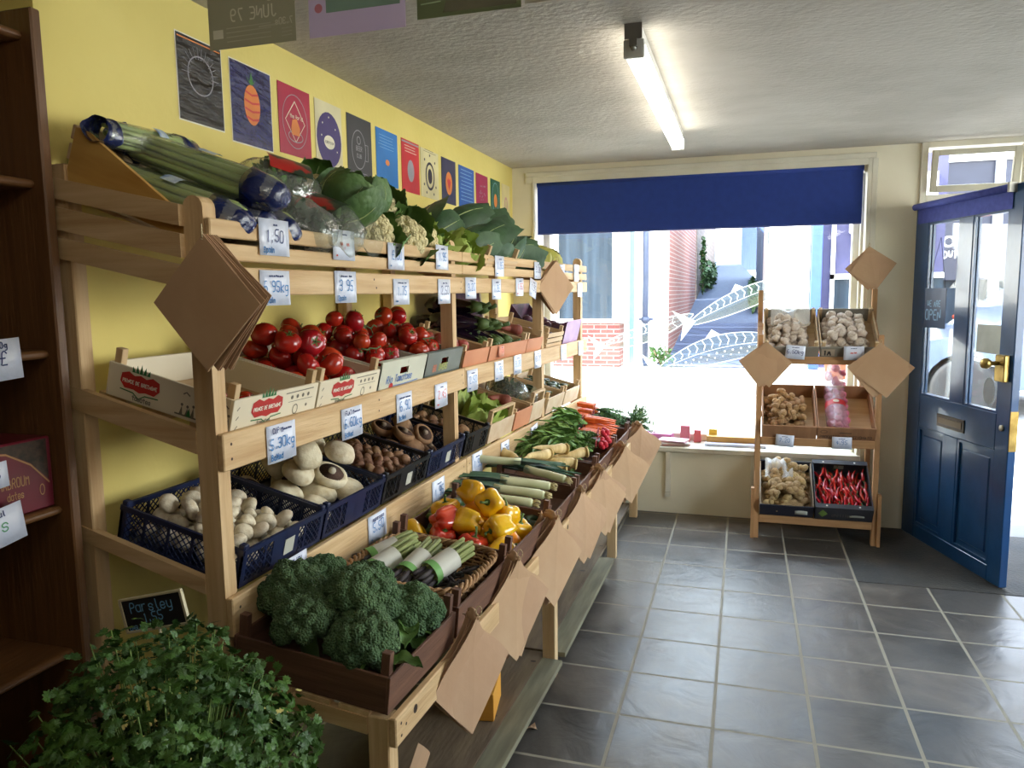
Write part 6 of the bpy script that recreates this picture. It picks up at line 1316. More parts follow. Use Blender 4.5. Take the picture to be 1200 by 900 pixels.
# --- bench: brown crates
def L_(U, yc): return fr_crate(U, 'low', yc)
d1 = L_(BA, 0.195); wcrate(d1, 0.385, 0.43, 0.092, 0.145, BROWN, 'dark brown wooden crate heaped with broccoli, nearest the camera')
for i, (x, y, z, s, lb) in enumerate((
    (-0.125, -0.105, 0.110, 1.05, 'broccoli head at the near front corner of the heap'), (-0.10, 0.10, 0.100, 1.10, 'round broccoli head at the front beside the asparagus basket'), (-0.19, -0.005, 0.165, 1.12, 'broccoli head topmost in the middle of the crate'),
    (-0.275, -0.12, 0.125, 1.0, 'broccoli head beside the parsley, middle of the near side'), (-0.375, -0.03, 0.150, 1.05, 'broccoli head near the back beside the parsley'), (-0.385, 0.125, 0.125, 0.95, 'broccoli head at the back under the price card'), (-0.245, 0.125, 0.130, 1.0, 'broccoli head between the middle one and the basket'))):
    BROC[i % 3].put(d1 @ T(x, y, z) @ Rz(i*1.1) @ Rx(R.uniform(-.25, .25)) @ Ry(R.uniform(0, .35)) @ Sc(s), lb, 'broccoli heads')
lf_ = MB(); rv = random.Random(9)
for k in range(12): leaf(lf_, rv.uniform(.07, .11), .06, T(rv.uniform(-.13, -.03), rv.uniform(-.16, .16), rv.uniform(.075, .12)) @ Rz(rv.uniform(-1.5, 1.5)) @ Ry(rv.uniform(-.6, .3)), curl=rv.uniform(.2, .9), wave=.3, seed=k)
tag(lf_.build('broccoli_leaves', cab_mid, None, d1), 'loose broccoli leaves at the front edge of the brown crate', 'leaves', kind='stuff')
# asparagus basket in the second crate
d2 = L_(BA, 0.625); wcrate(d2, 0.43, 0.43, 0.092, 0.14, BROWN, 'dark brown wooden crate under the wicker asparagus basket')
wick = mat('wicker', (172, 132, 88), 0.7, (128, 92, 56), 30, bump=0.4)
bk = thing('wicker_basket', 'oblong wicker basket of asparagus bundles with a plaited rim', 'basket', d2 @ T(-0.215, 0.0, 0.036) @ Ry(-.04))
bd_ = MB(); bd_.box(-0.16, 0.16, -0.165, 0.165, 0, 0.008); bd_.build('base', wick, bk)
def rim_pt(t, o=0.0, z=0.0):
    a, c = 0.170+z*0.35+o, 0.172+z*0.35+o; ct, st = math.cos(t), math.sin(t); p = 5; r_ = (abs(ct)**p+abs(st)**p)**(-1/p); return (a*ct*r_, c*st*r_, z)
wv = MB()
for j in range(5):
    z = 0.006+0.011*j; wv.tube([rim_pt(2*PI*k/64, (0.0035 if (k+j) % 2 else -0.0035), z) for k in range(65)], 0.004, 5, cap=False)
wv.build('woven_wall', wick, bk); wv = MB()
for k in range(48): wv.tube([rim_pt(2*PI*k/48, 0, 0.0), rim_pt(2*PI*k/48, 0, 0.066)], 0.003, 5)
wv.build('stakes', wick, bk); wv = MB()
for s in (0, 2.09, 4.19): wv.tube([(lambda p: (p[0], p[1], p[2]+0.008*math.sin(k*0.9+s)))(rim_pt(2*PI*k/128, 0.009*math.cos(k*0.9+s), 0.070)) for k in range(129)], 0.0055, 6, cap=False)
wv.build('plaited_rim', wick, bk)
for (x, y, z, rz, lb) in ((-0.09, -0.07, 0.045, 1.25, 'asparagus bundle with a paper band beside the broccoli'), (-0.00, -0.04, 0.045, 1.45, 'asparagus bundle with a paper band in the middle of the basket'), (0.08, -0.01, 0.05, 1.2, 'asparagus bundle with white and green bands nearest the aisle'), (-0.15, 0.05, 0.03, 1.0, 'asparagus bundle at the back of the basket')):
    ASP[0 if x < 0 else 1].put(bk.matrix_world @ T(x, y, z) @ Rz(rz) @ Ry(-.25), lb, 'asparagus bundles')
bk_loose = MB(); rv = random.Random(3)
for k in range(120): p = Vector((rv.uniform(-.14, .14), rv.uniform(-.14, .12), rv.uniform(.015, .04))); bk_loose.tube([p, p+Vector((rv.uniform(-.05, .05), rv.uniform(-.05, .05), rv.uniform(-.005, .02)))], 0.005, 5); bk_loose.ball(.008, 6, 4, M=T(*p))
tag(bk_loose.build('loose_asparagus', asp_t, None, bk.matrix_world), 'loose dark asparagus spears on the floor of the basket', 'asparagus', kind='stuff')
# peppers
d3 = L_(BA, 1.11); wcrate(d3, 0.50, 0.43, 0.10, 0.15, BROWN, 'dark brown wooden crate of yellow and red peppers')
pep = [(-0.33, -0.04, 1, PEP_Y[1]), (-0.27, 0.05, 2, PEP_Y[0]), (-0.07, -0.15, 0, PEP_Y[0]), (-0.08, -0.04, 0, PEP_O), (-0.08, 0.07, 0, PEP_Y[1]), (-0.17, -0.17, 0, PEP_R), (-0.18, -0.06, 0, PEP_Y[0]), (-0.18, 0.05, 0, PEP_Y[1]), (-0.17, 0.16, 0, PEP_R), (-0.29, -0.16, 0, PEP_R), (-0.30, -0.05, 0, PEP_R), (-0.40, -0.17, 0, PEP_Y[0]), (-0.30, 0.06, 0, PEP_O), (-0.30, -0.12, 1, PEP_R),
       (-0.10, -0.09, 1, PEP_Y[1]), (-0.12, 0.03, 1, PEP_Y[0]), (-0.22, -0.10, 1, PEP_Y[0]), (-0.23, 0.02, 1, PEP_O), (-0.20, 0.11, 1, PEP_Y[1]), (-0.17, -0.01, 2, PEP_Y[0])]
PW = ['rearmost', 'behind the topmost', 'near the camera', 'at the aisle side', 'towards the leeks', 'at the near side', 'in the middle', 'past the middle', 'at the far side', 'left of the middle', 'behind the middle', 'at the back near side', 'far back', 'at the back left', 'front left', 'front right', 'rear left', 'rear right', 'furthest right', '']
plab = {0: 'in the bottom layer', 1: 'lying on top of the others', 2: 'topmost of the pile'}
for i, (x, y, k, pr) in enumerate(pep):
    cn = 'red' if pr is PEP_R else ('orange' if pr is PEP_O else 'yellow')
    pr.put(d3 @ T(x, y, 0.055+0.062*k) @ Rz(R.uniform(0, 6)) @ Rx(R.choice([0.2, 1.4, -1.3, 1.7])) @ Sc(0.051), '%s bell pepper %s of the brown crate, %s' % (cn, plab[k].replace('lying on top of the others', 'on the upper layer'), PW[i]) if k < 2 else 'yellow bell pepper, %s of the pile in the brown crate' % ('topmost at the front' if i > 2 else 'topmost at the back'), '%s peppers %s' % (cn, plab[k]) if k < 2 else None)
for i, (x, y, z, rz) in enumerate(((-0.37, 0.03, 0.05, 1.5), (-0.39, 0.10, 0.05, 1.6), (-0.33, 0.16, 0.05, 1.4), (-0.385, 0.06, 0.095, 1.5), (-0.36, 0.12, 0.095, 1.45))):
    COURG.put(d3 @ T(x, y, z) @ Rz(rz), 'dark green courgette at the back of the pepper crate, ' + ['nearest', 'second', 'furthest', 'topmost', 'across the middle'][i], 'courgettes behind the peppers')
for i, (x, y) in enumerate(((-0.055, 0.19), (-0.07, 0.225), (-0.11, 0.20))): CUC.put(d3 @ T(x, y, 0.05+0.01*i) @ Rz(i) @ Sc(.5, .9, .9), 'small dark green avocado at the aisle corner of the pepper crate, ' + ['nearest', 'furthest', 'innermost'][i], 'small avocados by the peppers')
# bench further along
e1 = L_(BB, 0.12); wcrate(e1, 0.50, 0.40, 0.075, 0.12, BROWN, 'dark brown crate holding the leeks')
for i, (x, y, z, rz, lb) in enumerate(((-0.10, -0.17, 0.095, 0.10, 'leek lying nearest the peppers'), (-0.07, -0.10, 0.115, 0.06, 'leek with the longest white shaft, on top of the pile'), (-0.10, -0.04, 0.10, 0.12, 'leek in the middle of the row'), (-0.08, 0.03, 0.12, 0.16, 'leek pointing its roots at the hanging bags'), (-0.11, 0.10, 0.10, 0.05, 'leek on the far side of the row'), (-0.04, 0.14, 0.13, -0.35, 'leek lying askew across the far end'))):
    LEEK[i % 3].put(e1 @ T(x, y, z) @ Rz(rz) @ Ry(-0.03) @ Sc(0.85, 1, 1), lb, 'leeks')
l3_ = LEEK[2].put(e1 @ T(-0.50, 0.20, 0.14) @ Rz(PI+0.25) @ Sc(0.85, 1, 1), 'leek lying the other way round, its green leaves hanging over the aisle edge', 'leeks')
e2 = L_(BB, 0.62); wcrate(e2, 0.46, 0.40, 0.075, 0.12, BROWN, 'dark brown crate holding the parsnips')
for i, (x, y, z, rz, lb) in enumerate(((-0.20, -0.16, 0.10, 0.3, 'parsnip nearest the leeks'), (-0.22, -0.07, 0.10, -0.2, 'parsnip second from the leeks'), (-0.19, 0.01, 0.11, 0.25, 'parsnip with a hollow crown in the middle'), (-0.22, 0.09, 0.10, -0.3, 'parsnip beside the leafy bunches'), (-0.16, 0.16, 0.11, 0.6, 'parsnip with its hollow crown towards the aisle'), (-0.25, -0.12, 0.155, 1.2, 'parsnip lying across the others near the leeks'), (-0.23, 0.05, 0.16, 0.9, 'parsnip lying across the top of the pile'), (-0.36, -0.05, 0.10, 2.6, 'parsnip at the back of the crate'))):
    PARS[i % 2].put(e2 @ T(x, y, z) @ Rz(rz) @ Ry(R.uniform(-.25, .1)) @ Sc(0.92), lb, 'parsnips')
e3 = L_(BB, 1.13); wcrate(e3, 0.50, 0.40, 0.075, 0.12, BROWN, 'dark brown crate of leafy bunches and radishes')
GW = ['nearest the parsnips', 'second along', 'third along', 'furthest along', 'at the back nearest', 'at the back in the middle', 'at the back furthest', 'topmost on the near side', 'topmost on the far side']
for i, (x, y, z, rz) in enumerate(((-0.16, -0.20, 0.07, 0.3), (-0.18, -0.08, 0.08, -0.2), (-0.17, 0.05, 0.08, 0.2), (-0.18, 0.17, 0.08, 0.0), (-0.32, -0.18, 0.09, 0.6), (-0.33, -0.02, 0.10, -0.4), (-0.32, 0.15, 0.10, 0.3), (-0.24, -0.10, 0.13, 0.5), (-0.24, 0.10, 0.14, 0.1))):
    BEET.put(e3 @ T(x+.02, y, z-.02) @ Rz(rz) @ Sc(1.15), 'bunch of dark green leaves heaped behind the parsnips, ' + GW[i], 'leafy bunches behind the parsnips')
for i, (x, y, z, rz) in enumerate(((-0.08, 0.10, 0.075, 0.1), (-0.08, 0.19, 0.085, -0.1), (-0.10, 0.23, 0.12, 0.1))):
    RADISH.put(e3 @ T(x, y, z) @ Rz(rz), 'bunch of red radishes with green tops, ' + ['nearest the camera', 'furthest along', 'on top of the others'][i], 'radish bunches')
e4 = L_(BB, 1.65); wcrate(e4, 0.48, 0.40, 0.075, 0.12, BROWN, 'dark brown crate of bunched carrots')
for i, (x, y, z, rz) in enumerate(((-0.24, -0.16, 0.08, 0.0), (-0.24, -0.03, 0.08, 0.1), (-0.25, 0.11, 0.08, -0.1), (-0.26, 0.02, 0.125, 0.1))):
    CARROT[i % 2].put(e4 @ T(x, y, z) @ Rz(rz), 'bunch of orange carrots with feathery tops towards the wall, ' + ['nearest', 'middle', 'furthest', 'topmost'][i], 'carrot bunches')
for i, (x, y, z, rz) in enumerate(((-0.26, -0.17, 0.10, 0.2), (-0.30, 0.0, 0.11, -0.2), (-0.28, 0.16, 0.12, 0.1), (-0.24, -0.06, 0.16, 0.1))):
    BEET.put(e4 @ T(x-.04, y, z-.03) @ Rz(rz) @ Sc(1.2), 'leafy green bunch among the carrots, ' + ['nearest', 'middle', 'furthest', 'topmost'][i], 'leafy bunches among the carrots')
e5 = L_(BB, 2.12); wcrate(e5, 0.42, 0.36, 0.075, 0.12, BROWN, 'dark brown crate at the window end of the bench')
for i, (x, y, z, rz) in enumerate(((-0.30, -0.12, 0.08, PI-0.2), (-0.30, 0.02, 0.09, PI+0.1), (-0.28, 0.12, 0.09, PI), (-0.28, -0.02, 0.14, PI-0.1))):
    CARROT[i % 2].put(e5 @ T(x, y, z) @ Rz(rz) @ Sc(.9), 'carrot bunch with its green tops hanging to the aisle, ' + ['nearest', 'middle', 'furthest', 'topmost'][i], 'turned carrot bunches at the window end')
for i, (x, y, z, rz) in enumerate(((-0.02, 0.03, 0.10, PI), (-0.04, 0.13, 0.12, PI+.3))):
    q_ = MB(); fronds(q_, 46, 0.16, 0.9, 50+i, 0.010, up=1.3, curlz=0.02); tag(q_.build('carrot_greenery', feath, None, e5 @ T(x, y, z-.04) @ Rz(rz)), 'bushy tuft of carrot tops at the window end, ' + ['nearer', 'further'][i], 'carrot tops', 'tufts of carrot tops')
# yellow box on the bottom board
b = MB(); b.box(-0.12, 0.0, -0.09, 0.09, 0.0, 0.10, c=0.002); o = b.build('yellow_carton', mat('yellow_orange_board', (224, 160, 60), 0.6, (206, 140, 46), 3), None, BA @ T(-0.12, 1.0, 0.089) @ Rz(0.2)); tag(o, 'yellow carton on the bottom board behind the hanging bags', 'box')
# ---------------------------------------------------------------- display stand by the window
STW = {a: wood(a, 'orange_pine', (186, 142, 96), (156, 112, 70)) for a in 'xyz'}  # orange-brown pine, darkened so its backlit shade sits in the colour
ST = T(0.455, 5.03, 0)      # origin: middle of the front, on the floor; +y towards the window
sd_ = thing('display_stand', 'free standing pine stand of tilted crates between the window and the blue door', 'stand', ST)
def yz_prism(pts, x0, x1):   # prism in the y,z plane
    b = MB(); b.prism(pts, x0, x1, M=Matrix(((0,0,1,0),(1,0,0,0),(0,1,0,0),(0,0,0,1)))); return b
for s in (-1, 1):
    x0, x1 = (-0.365, -0.335) if s < 0 else (0.335, 0.365)
    yz_prism([(0.0, 0.0), (0.045, 0.0), (0.075, 1.32), (0.035, 1.32)], x0, x1).build('front_upright', STW['z'], sd_)
    yz_prism([(0.37, 0.0), (0.41, 0.0), (0.395, 1.60), (0.355, 1.60)], x0, x1).build('rear_upright', STW['z'], sd_)
    xo = (-0.385, -0.365) if s < 0 else (0.365, 0.385)
    yz_prism([(-0.015, 0.0), (0.03, 0.0), (0.04, 0.33), (-0.005, 0.33)], *xo).build('foot', STW['z'], sd_)
    for z0, z1 in ((0.165, 0.41), (0.67, 0.91), (1.185, 1.42)):
        yz_prism([(0.02, z0-0.035), (0.39, z1-0.035), (0.39, z1-0.002), (0.02, z0-0.002)], x0+0.0, x1-0.0).build('side_rail', STW['x'], sd_)
for z in (0.105, 0.615, 1.135):
    b = MB(); yy = 0.0 if z < .5 else (0.012 if z < 1 else 0.028); b.box(-0.335, 0.335, yy, yy+0.02, z, z+0.05, c=0.003); b.build('front_rail', STW['x'], sd_)
    b = MB(); b.box(-0.335, 0.335, 0.36, 0.38, z+0.20, z+0.245, c=0.003); b.build('rear_rail', STW['x'], sd_)
SA = math.radians(33)
def st_crate(zf, xc, y0=0.005, z_off=0.0): return ST @ T(xc, y0, zf+z_off) @ Rz(-PI/2) @ Ry(SA)
brown_board = mat('brown_board', (172, 128, 92), 0.65, (150, 108, 76), 3, stretch=(1, 6, 1)); grey_b = mat('grey_brown_board', (140, 124, 104), 0.7, (124, 108, 90), 4)
s1_ = st_crate(1.175, -0.168, 0.035); s2_ = st_crate(1.175, 0.170, 0.035)
wcrate(s1_, 0.325, 0.40, 0.085, 0.115, PALE, 'pale wooden crate of garlic, left one at the top of the stand', mat('grey_wood', (140, 134, 122), 0.7, (126, 120, 108), 3), rearH=0.10)
s2_t = wcrate(s2_, 0.335, 0.40, 0.085, 0.115, PALE, 'pale wooden crate of garlic marked 1A, right one at the top of the stand', MATS['grey_wood'], rearH=0.10)
b = MB(); M1 = frame((0.0006, -0.16, 0), (0, 1, 0), (0, 0, 1)); b.rect(0.0, 0.075, 0.02, 0.07, 0.0004, M=M1); o1 = b.build('label_patch', mat('beige_patch', (176, 160, 140), 0.7), s2_t)
b = MB(); write(b, '1A', 0.014, 0.026, 0.036, 0.008, M=M1, z=0.0012); lt = b.build('lettering', mat('print_black', (44, 40, 40), 0.6), o1)
pour(GARLIC, heap(0.305, 0.385, 0.027, 3, 81, sq=0.8, jit=.35, fill=lambda k, x, y: k < 2 or x < -.16), s1_, 0.031, 'garlic bulb in left crate', 'garlic in the left crate', 82, size=.14)
pour(GARLIC, heap(0.315, 0.385, 0.028, 3, 83, sq=0.8, jit=.35, inset=.5), s2_, 0.032, 'garlic bulb in 1A crate', 'garlic in the right crate', 84, size=.14)
netw = film('white_netting', (0.9, 0.86, 0.82), 0.45, bump=1.0, bscale=120, gl=0)
b = MB(); b.grid(lambda u, v: (-0.38+0.18*u, (v-.5)*0.24, 0.115+0.03*math.sin(u*7)+0.02*math.sin(v*9+u*4)-0.03*(u-.5)**2), 12, 12); tag(b.build('net_bag', netw, None, s1_), 'crumpled white net draped over the garlic in the left crate', 'net')
m1_ = st_crate(0.665, -0.166, 0.02); m2_ = st_crate(0.665, 0.168, 0.02)
wcrate(m1_, 0.325, 0.40, 0.10, None, PALE, 'brown cardboard-sided crate of ginger, left one on the middle shelf of the stand', brown_board, rearH=0.11, sidecol=brown_board)
m2_t = wcrate(m2_, 0.335, 0.40, 0.10, None, PALE, 'brown crate with printed front holding the pink net bag, right one on the middle shelf', brown_board, rearH=0.11, sidecol=brown_board)
b = MB(); M2_ = frame((0.0006, -0.16, 0), (0, 1, 0), (0, 0, 1)); txt = 'PRODOTTO CONFEZIONATO'; b.add([], []); h = 0.018*0.30/twidth(txt, 0.018); write(b, txt, 0.01, 0.015, min(h, .022), 0.003, M=M2_); b.ring(0.03, 0.065, 0.02, 0.014, 0.003, M=M2_); b.rect(0.12, 0.19, 0.055, 0.062, M=M2_); o = b.build('printed_text', mat('print_brown', (84, 66, 56), 0.7), m2_t)
pour(GINGER, heap(0.30, 0.385, 0.032, 3, 85, sq=0.7, jit=.4, fill=lambda k, x, y: x > -0.30), m1_, 0.046, 'knobbly ginger', 'ginger in the crate', 86, rot=lambda r, p: Rz(r.uniform(0, 6)) @ Rx(r.uniform(-.4, .4)), size=.15)
# pink net of garlic hanging into the right crate
pinknet = film('pink_netting', (0.88, 0.42, 0.55), 0.30, bump=1.0, bscale=150, gl=0); pinkg = garlic(4, 'pink_garlic', (206, 116, 140), (180, 84, 112))
npk = thing('garlic_net_bag', 'long pink net bag of garlic with a red label leaning in the right middle crate', 'net bag', m2_)
rr = random.Random(6)
for k in range(44):
    z_ = 0; xx = -0.045-0.0105*k; yy = (-0.045+0.042*(k % 3)); o = bpy.data.objects.new('garlic_bulb', pinkg.body); C.objects.link(o); o.parent = npk
    o.matrix_local = T(xx, yy-0.035, 0.040+0.036*(k % 2)+ (0.0 if k < 34 else 0.011*(k-34))) @ rnd_rot(rr) @ Sc(0.025)
b = MB(); b.tube([(-0.01, -0.04, 0.05), (-0.06, -0.045, 0.055), (-0.20, -0.045, 0.06), (-0.24, -0.045, 0.06), (-0.36, -0.045, 0.065), (-0.46, -0.05, 0.13), (-0.55, -0.05, 0.24)], [0.03, 0.066, 0.068, 0.058, 0.066, 0.058, 0.02], 20, cap=False); b.build('pink_net', pinknet, npk)
b = MB(); b.tube([(-0.20, -0.045, 0.06), (-0.25, -0.045, 0.062)], [0.066, 0.066], 20, cap=False); rl_ = b.build('red_label', mat('red_label', (204, 40, 44), 0.5), npk)
b = MB(); b.disc(0, 0, 0.018, 0.013, z=0, M=frame((-0.225, -0.05, 0.130), (0, 1, 0), (-1, 0, 0.0))); b.build('white_emblem', white_p, npk)
l1_ = st_crate(0.158, -0.168, 0.0); l2_ = st_crate(0.158, 0.168, -0.01)
dk_b = mat('dark_blue_black_board', (44, 46, 60), 0.55, (36, 38, 52), 5); dkg = mat('charcoal_board', (66, 66, 72), 0.5, (54, 54, 60), 5)
wcrate(l1_, 0.325, 0.40, 0.095, None, PALE, 'dark crate heaped with jerusalem artichokes, left one at the bottom of the stand', dk_b, rearH=0.10, sidecol=mat('light_inner_board', (190, 176, 156), 0.7))
def dbox(M, Wd, D, H, m, label):
    t = thing('cardboard_box', label, 'box', M); h = Wd/2; b = MB(); b.box(-D, 0, -h, h, 0, 0.005); b.build('base', m, t)
    b = MB(); b.box(-0.006, 0, -h, h, 0, H); b.box(-0.035, 0, -h, h, H, H+0.004); fo = b.build('front_panel', m, t)
    b = MB(); b.box(-D, -D+0.006, -h, h, 0, H); b.box(-D, -D+0.035, -h, h, H, H+0.004); b.build('rear_panel', m, t)
    for s in (-1, 1):
        y0, y1 = sorted((s*h, s*(h-.006))); b = MB(); b.box(-D, 0, y0, y1, 0, H); b.build('side_panel', m, t)
    M_ = frame((0.0006, -h, 0), (0, 1, 0), (0, 0, 1)); b = MB(); b.add([(0.02, H*.5, .0005), (0.045, H*.2, .0005), (0.075, H*.5, .0005), (0.045, H*.85, .0005)], [(0,1,2,3)], M=M_); b.build('printed_leaf', mat('print_leafgreen', (120, 150, 70), 0.6), t)
    b = MB(); write(b, 'chillies', 0.10, H*.3, 0.022, 0.003, M=M_); b.build('lettering', grey_p, t)
    b = MB(); b.rect(-0.03, 0.03, 0, 0.03, 0.0005, M=frame((-D+0.0065, 0, H*.35), (0, 1, 0), (0, 0, 1))); b.build('grey_patch', lab_m, t)
    for y in (-.1, .09):
        b = MB(); b.disc(0, 0, 0.006, z=0, M=T(-0.018, y, H+0.0045)); b.build('white_stud', white_p, t)
        b = MB(); b.disc(0, 0, 0.006, z=0, M=T(-D+0.018, y, H+0.0045)); b.build('white_stud', white_p, t)
    return t
dbox(l2_, 0.335, 0.42, 0.105, dkg, 'charcoal cardboard box of red chillies, right one at the bottom of the stand')
pour(ARTI, heap(0.30, 0.385, 0.036, 3, 87, sq=0.7, inset=.4, fill=hill(0.0, 0.06, 0.18)), l1_, 0.058, 'jerusalem artichoke', 'jerusalem artichokes', 88, rot=lambda r, p: Rz(r.uniform(0, 6)) @ Rx(r.uniform(-.6, .6)), size=.15)
b = MB(); b.grid(lambda u, v: (-0.36+0.17*u, -0.13+0.17*v, 0.155+0.03*math.sin(u*6)*math.sin(v*4)+.01*math.sin(v*20)), 12, 12); tag(b.build('net_bag', netw, None, l1_), 'white net over the top of the jerusalem artichokes', 'net')
COLN = ORD + ['thirteenth', 'fourteenth']
rr = random.Random(12)
for k in range(84):
    x = -0.075-0.045*(k % 6)+rr.uniform(-.015, .015); y = -0.145+0.29*((k//6)+.5)/14+rr.uniform(-.008, .008)
    CHILLI[k % 3].put(l2_ @ T(x-0.02, y, 0.035+0.013*(k % 4)) @ Rz(rr.choice([0, PI])+rr.uniform(-.35, .35)) @ Rx(rr.uniform(-1, 1)) @ Sc(0.115), 'shiny red chilli in the charcoal box, column %s from the left, %s from the front' % (COLN[k//6], ORD[k % 6]), 'red chillies')
# cards on the stand
def st_card(x, z, y, w_, h_, hd, pr, ink, lab, m=None, tilt=0.0): card(ST @ frame((x-0.455, y, z), (1, 0, 0), (0, 0, 1)), w_, h_, hd, pr, '', ink, lab, m=m, tilt=tilt)
st_card(0.31, 1.215, -0.022, 0.115, 0.085, '~~~~~', '6.50kg', D_, 'price card under the left garlic crate on the stand', tilt=-0.08); st_card(0.645, 1.212, -0.022, 0.115, 0.085, '~~~~', '~~', R_, 'pink-headed price card under the right garlic crate marked 1A')
st_card(0.265, 0.650, -0.004, 0.11, 0.075, '~~~~~', '7.20', B_, 'price card under the ginger crate', tilt=-0.06); st_card(0.60, 0.650, -0.004, 0.115, 0.075, '~~~~~', '4.95', B_, 'price card under the crate with the pink net bag')
st_card(0.375, 0.205, -0.030, 0.075, 0.045, '~~~', '', B_, 'small beige label on the artichoke crate', m=lab_m); st_card(0.70, 0.210, -0.035, 0.085, 0.045, '~~~~', '', B_, 'small beige label on the chilli box', m=lab_m)

# ---------------------------------------------------------------- hanging paper bags
rr = random.Random(77)
def hang(x, y, z, ang, side, n, label, **k):
    c, s = math.cos(math.radians(ang)), math.sin(math.radians(ang)); return bundle(frame((x, y, z), (c, s, 0), (0, 0, 1)), side, n, label, rr, **k)
hang(-1.128, 1.40, 1.737, -4, 0.213, 8, 'large dark bundle of brown paper bags hanging on the nearest tall post', fan=0.05, bend=0.006, swing=0.10, bunchtop=False)
hang(-1.055, 4.37, 1.79, 65, 0.225, 7, 'bundle of brown paper bags hanging on the third tall post', fan=0.07, bend=0.012, bunchtop=False)
hang(0.765, 5.425, 1.875, 0, 0.20, 4, 'bundle of brown paper bags hanging on the wall above the stand', fan=0.2, bend=0.008, bunchtop=False)
hang(0.135, 4.96, 1.285, -3, 0.205, 5, 'bundle of brown paper bags hanging on the left side of the stand', fan=0.10, bend=0.010, swing=-0.12, bunchtop=False)
hang(0.785, 4.955, 1.28, -8, 0.235, 4, 'bundle of brown paper bags hanging on the right side of the stand', fan=0.12, bend=0.010, swing=0.10, bunchtop=False)
hang(-0.675, 1.86, 0.735, 76, 0.245, 4, 'bundle of brown paper bags hanging beside the broccoli, nearest the camera', fan=0.08, bend=0.015, gap=0.012)
hang(-0.675, 2.26, 0.760, 70, 0.255, 5, 'bundle of brown paper bags hanging beside the asparagus basket', fan=0.08, bend=0.018, gap=0.012)
hang(-0.655, 2.72, 0.765, 66, 0.255, 7, 'fanned bundle of brown paper bags hanging beside the peppers', fan=0.12, bend=0.02, gap=0.014)
hang(-0.655, 3.20, 0.745, 64, 0.24, 5, 'bundle of brown paper bags hanging beside the leeks', fan=0.15, bend=0.03, gap=0.01)
hang(-0.645, 3.64, 0.74, 60, 0.25, 7, 'bundle of brown paper bags hanging beside the parsnips', fan=0.2, bend=0.03, gap=0.012)
hang(-0.625, 4.22, 0.745, 52, 0.25, 8, 'bundle of brown paper bags with dark undersides hanging beside the radishes', fan=0.18, bend=0.03, gap=0.012)
hang(-0.625, 4.92, 0.745, 50, 0.24, 8, 'bundle of brown paper bags hanging at the window end of the bench', fan=0.18, bend=0.03, gap=0.012)
b = MB(); b.sheet(lambda u, v: ((u-v)*.05, -(u+v)*.06, 0.012*math.sin(u*3)), 4, 4, 0.001); tag(b.build('torn_paper_bag', kraft, None, frame((-0.80, 1.72, 0.42), (0.2, 1, 0), (0, 0, 1))), 'single limp paper bag dangling under the near bench rail', 'paper bag')

b = MB(); b.sheet(lambda u, v: (u*.05, v*.03, .004+.008*math.sin(u*4+v*3)), 4, 3, 0.001); tag(b.build('paper_scrap', kraft, None, T(-0.735, 2.50, 0.003) @ Rz(.6)), 'small torn scrap of brown paper on the slate floor beside the bench', 'paper scrap')
# ---------------------------------------------------------------- parsley and its sign
pars_m = mat('parsley_leaf', (70, 106, 36), 0.5, (40, 74, 24), 7, vary=0.0, contrast=(.35, .65)); 
ply_o = thing('parsley', 'huge heap of fresh flat parsley in front of the rack, below the mushrooms', 'parsley', T(-1.125, 1.19, 0.40))
rr = random.Random(31); lv = MB(); stm = MB()
LT = [(0, 0), (0.18, 0.10), (0.42, 0.12), (0.36, 0.34), (0.62, 0.50), (0.42, 0.58), (0.50, 0.82), (0.26, 0.78), (0.06, 1.05), (-0.12, 0.80), (-0.38, 0.84), (-0.34, 0.58), (-0.58, 0.48), (-0.34, 0.32), (-0.40, 0.10), (-0.16, 0.10)]
def pleaf(M, s, b_):
    for a in (-0.9, 0, 0.9):
        q = M @ Rz(a) @ T(0, 0.18*s, 0) @ Sc(s*(1.0 if a == 0 else 0.8)) @ Rx(b_)
        lv.add([(0, 0.45, 0.09)] + [(x, y, 0.16*abs(x)**1.2*(1 if b_ > 0 else -1)+0.02*math.sin(y*9)) for x, y in LT], [(0, k+1, (k+1) % 16+1) for k in range(16)], 0, False, q)
for k in range(3500):
    th = rr.uniform(0, 2*PI); ph = math.acos(rr.uniform(-0.25, 1)); q = rr.uniform(0.72, 1.0)**0.7 if k < 2600 else rr.uniform(0.45, 0.72)
    n_ = Vector((math.sin(ph)*math.cos(th), math.sin(ph)*math.sin(th), math.cos(ph)))
    lump = 1+0.13*hsh(n_, 2.6)+0.05*hsh(n_, 7)
    p = Vector((n_.x*0.305, n_.y*0.29, n_.z*0.37+0.145))*q*lump
    z = (n_*0.6+Vector((rr.gauss(0, .5), rr.gauss(0, .5), 0.45+rr.gauss(0, .3)))).normalized()
    M = T(*p) @ z.to_track_quat('Z', 'Y').to_matrix().to_4x4() @ Rz(rr.uniform(0, 6.3)); pleaf(M, rr.uniform(0.013, 0.025), rr.uniform(-.5, .6))
    if k % 9 == 0: stm.tube([p, p*0.85+Vector((0, 0, -0.02)), p*0.35+Vector((0, 0, -.05))], [0.0012, 0.0018, 0.002], 5)
lo = lv.build('leaves', pars_m, ply_o); lo['kind'] = 'stuff'; so = stm.build('stems', mat('parsley_stem', (128, 158, 80), 0.5), ply_o); so['kind'] = 'stuff'
pc = T(-1.125, 1.19, 0.0); t = thing('produce_crate', 'crate underneath the parsley, hidden by leaves', 'crate', pc)
b = MB(); b.box(-0.13, 0.13, -0.10, 0.12, 0.0, 0.32, c=0.003); b.build('crate_body', BROWN['x'], t)
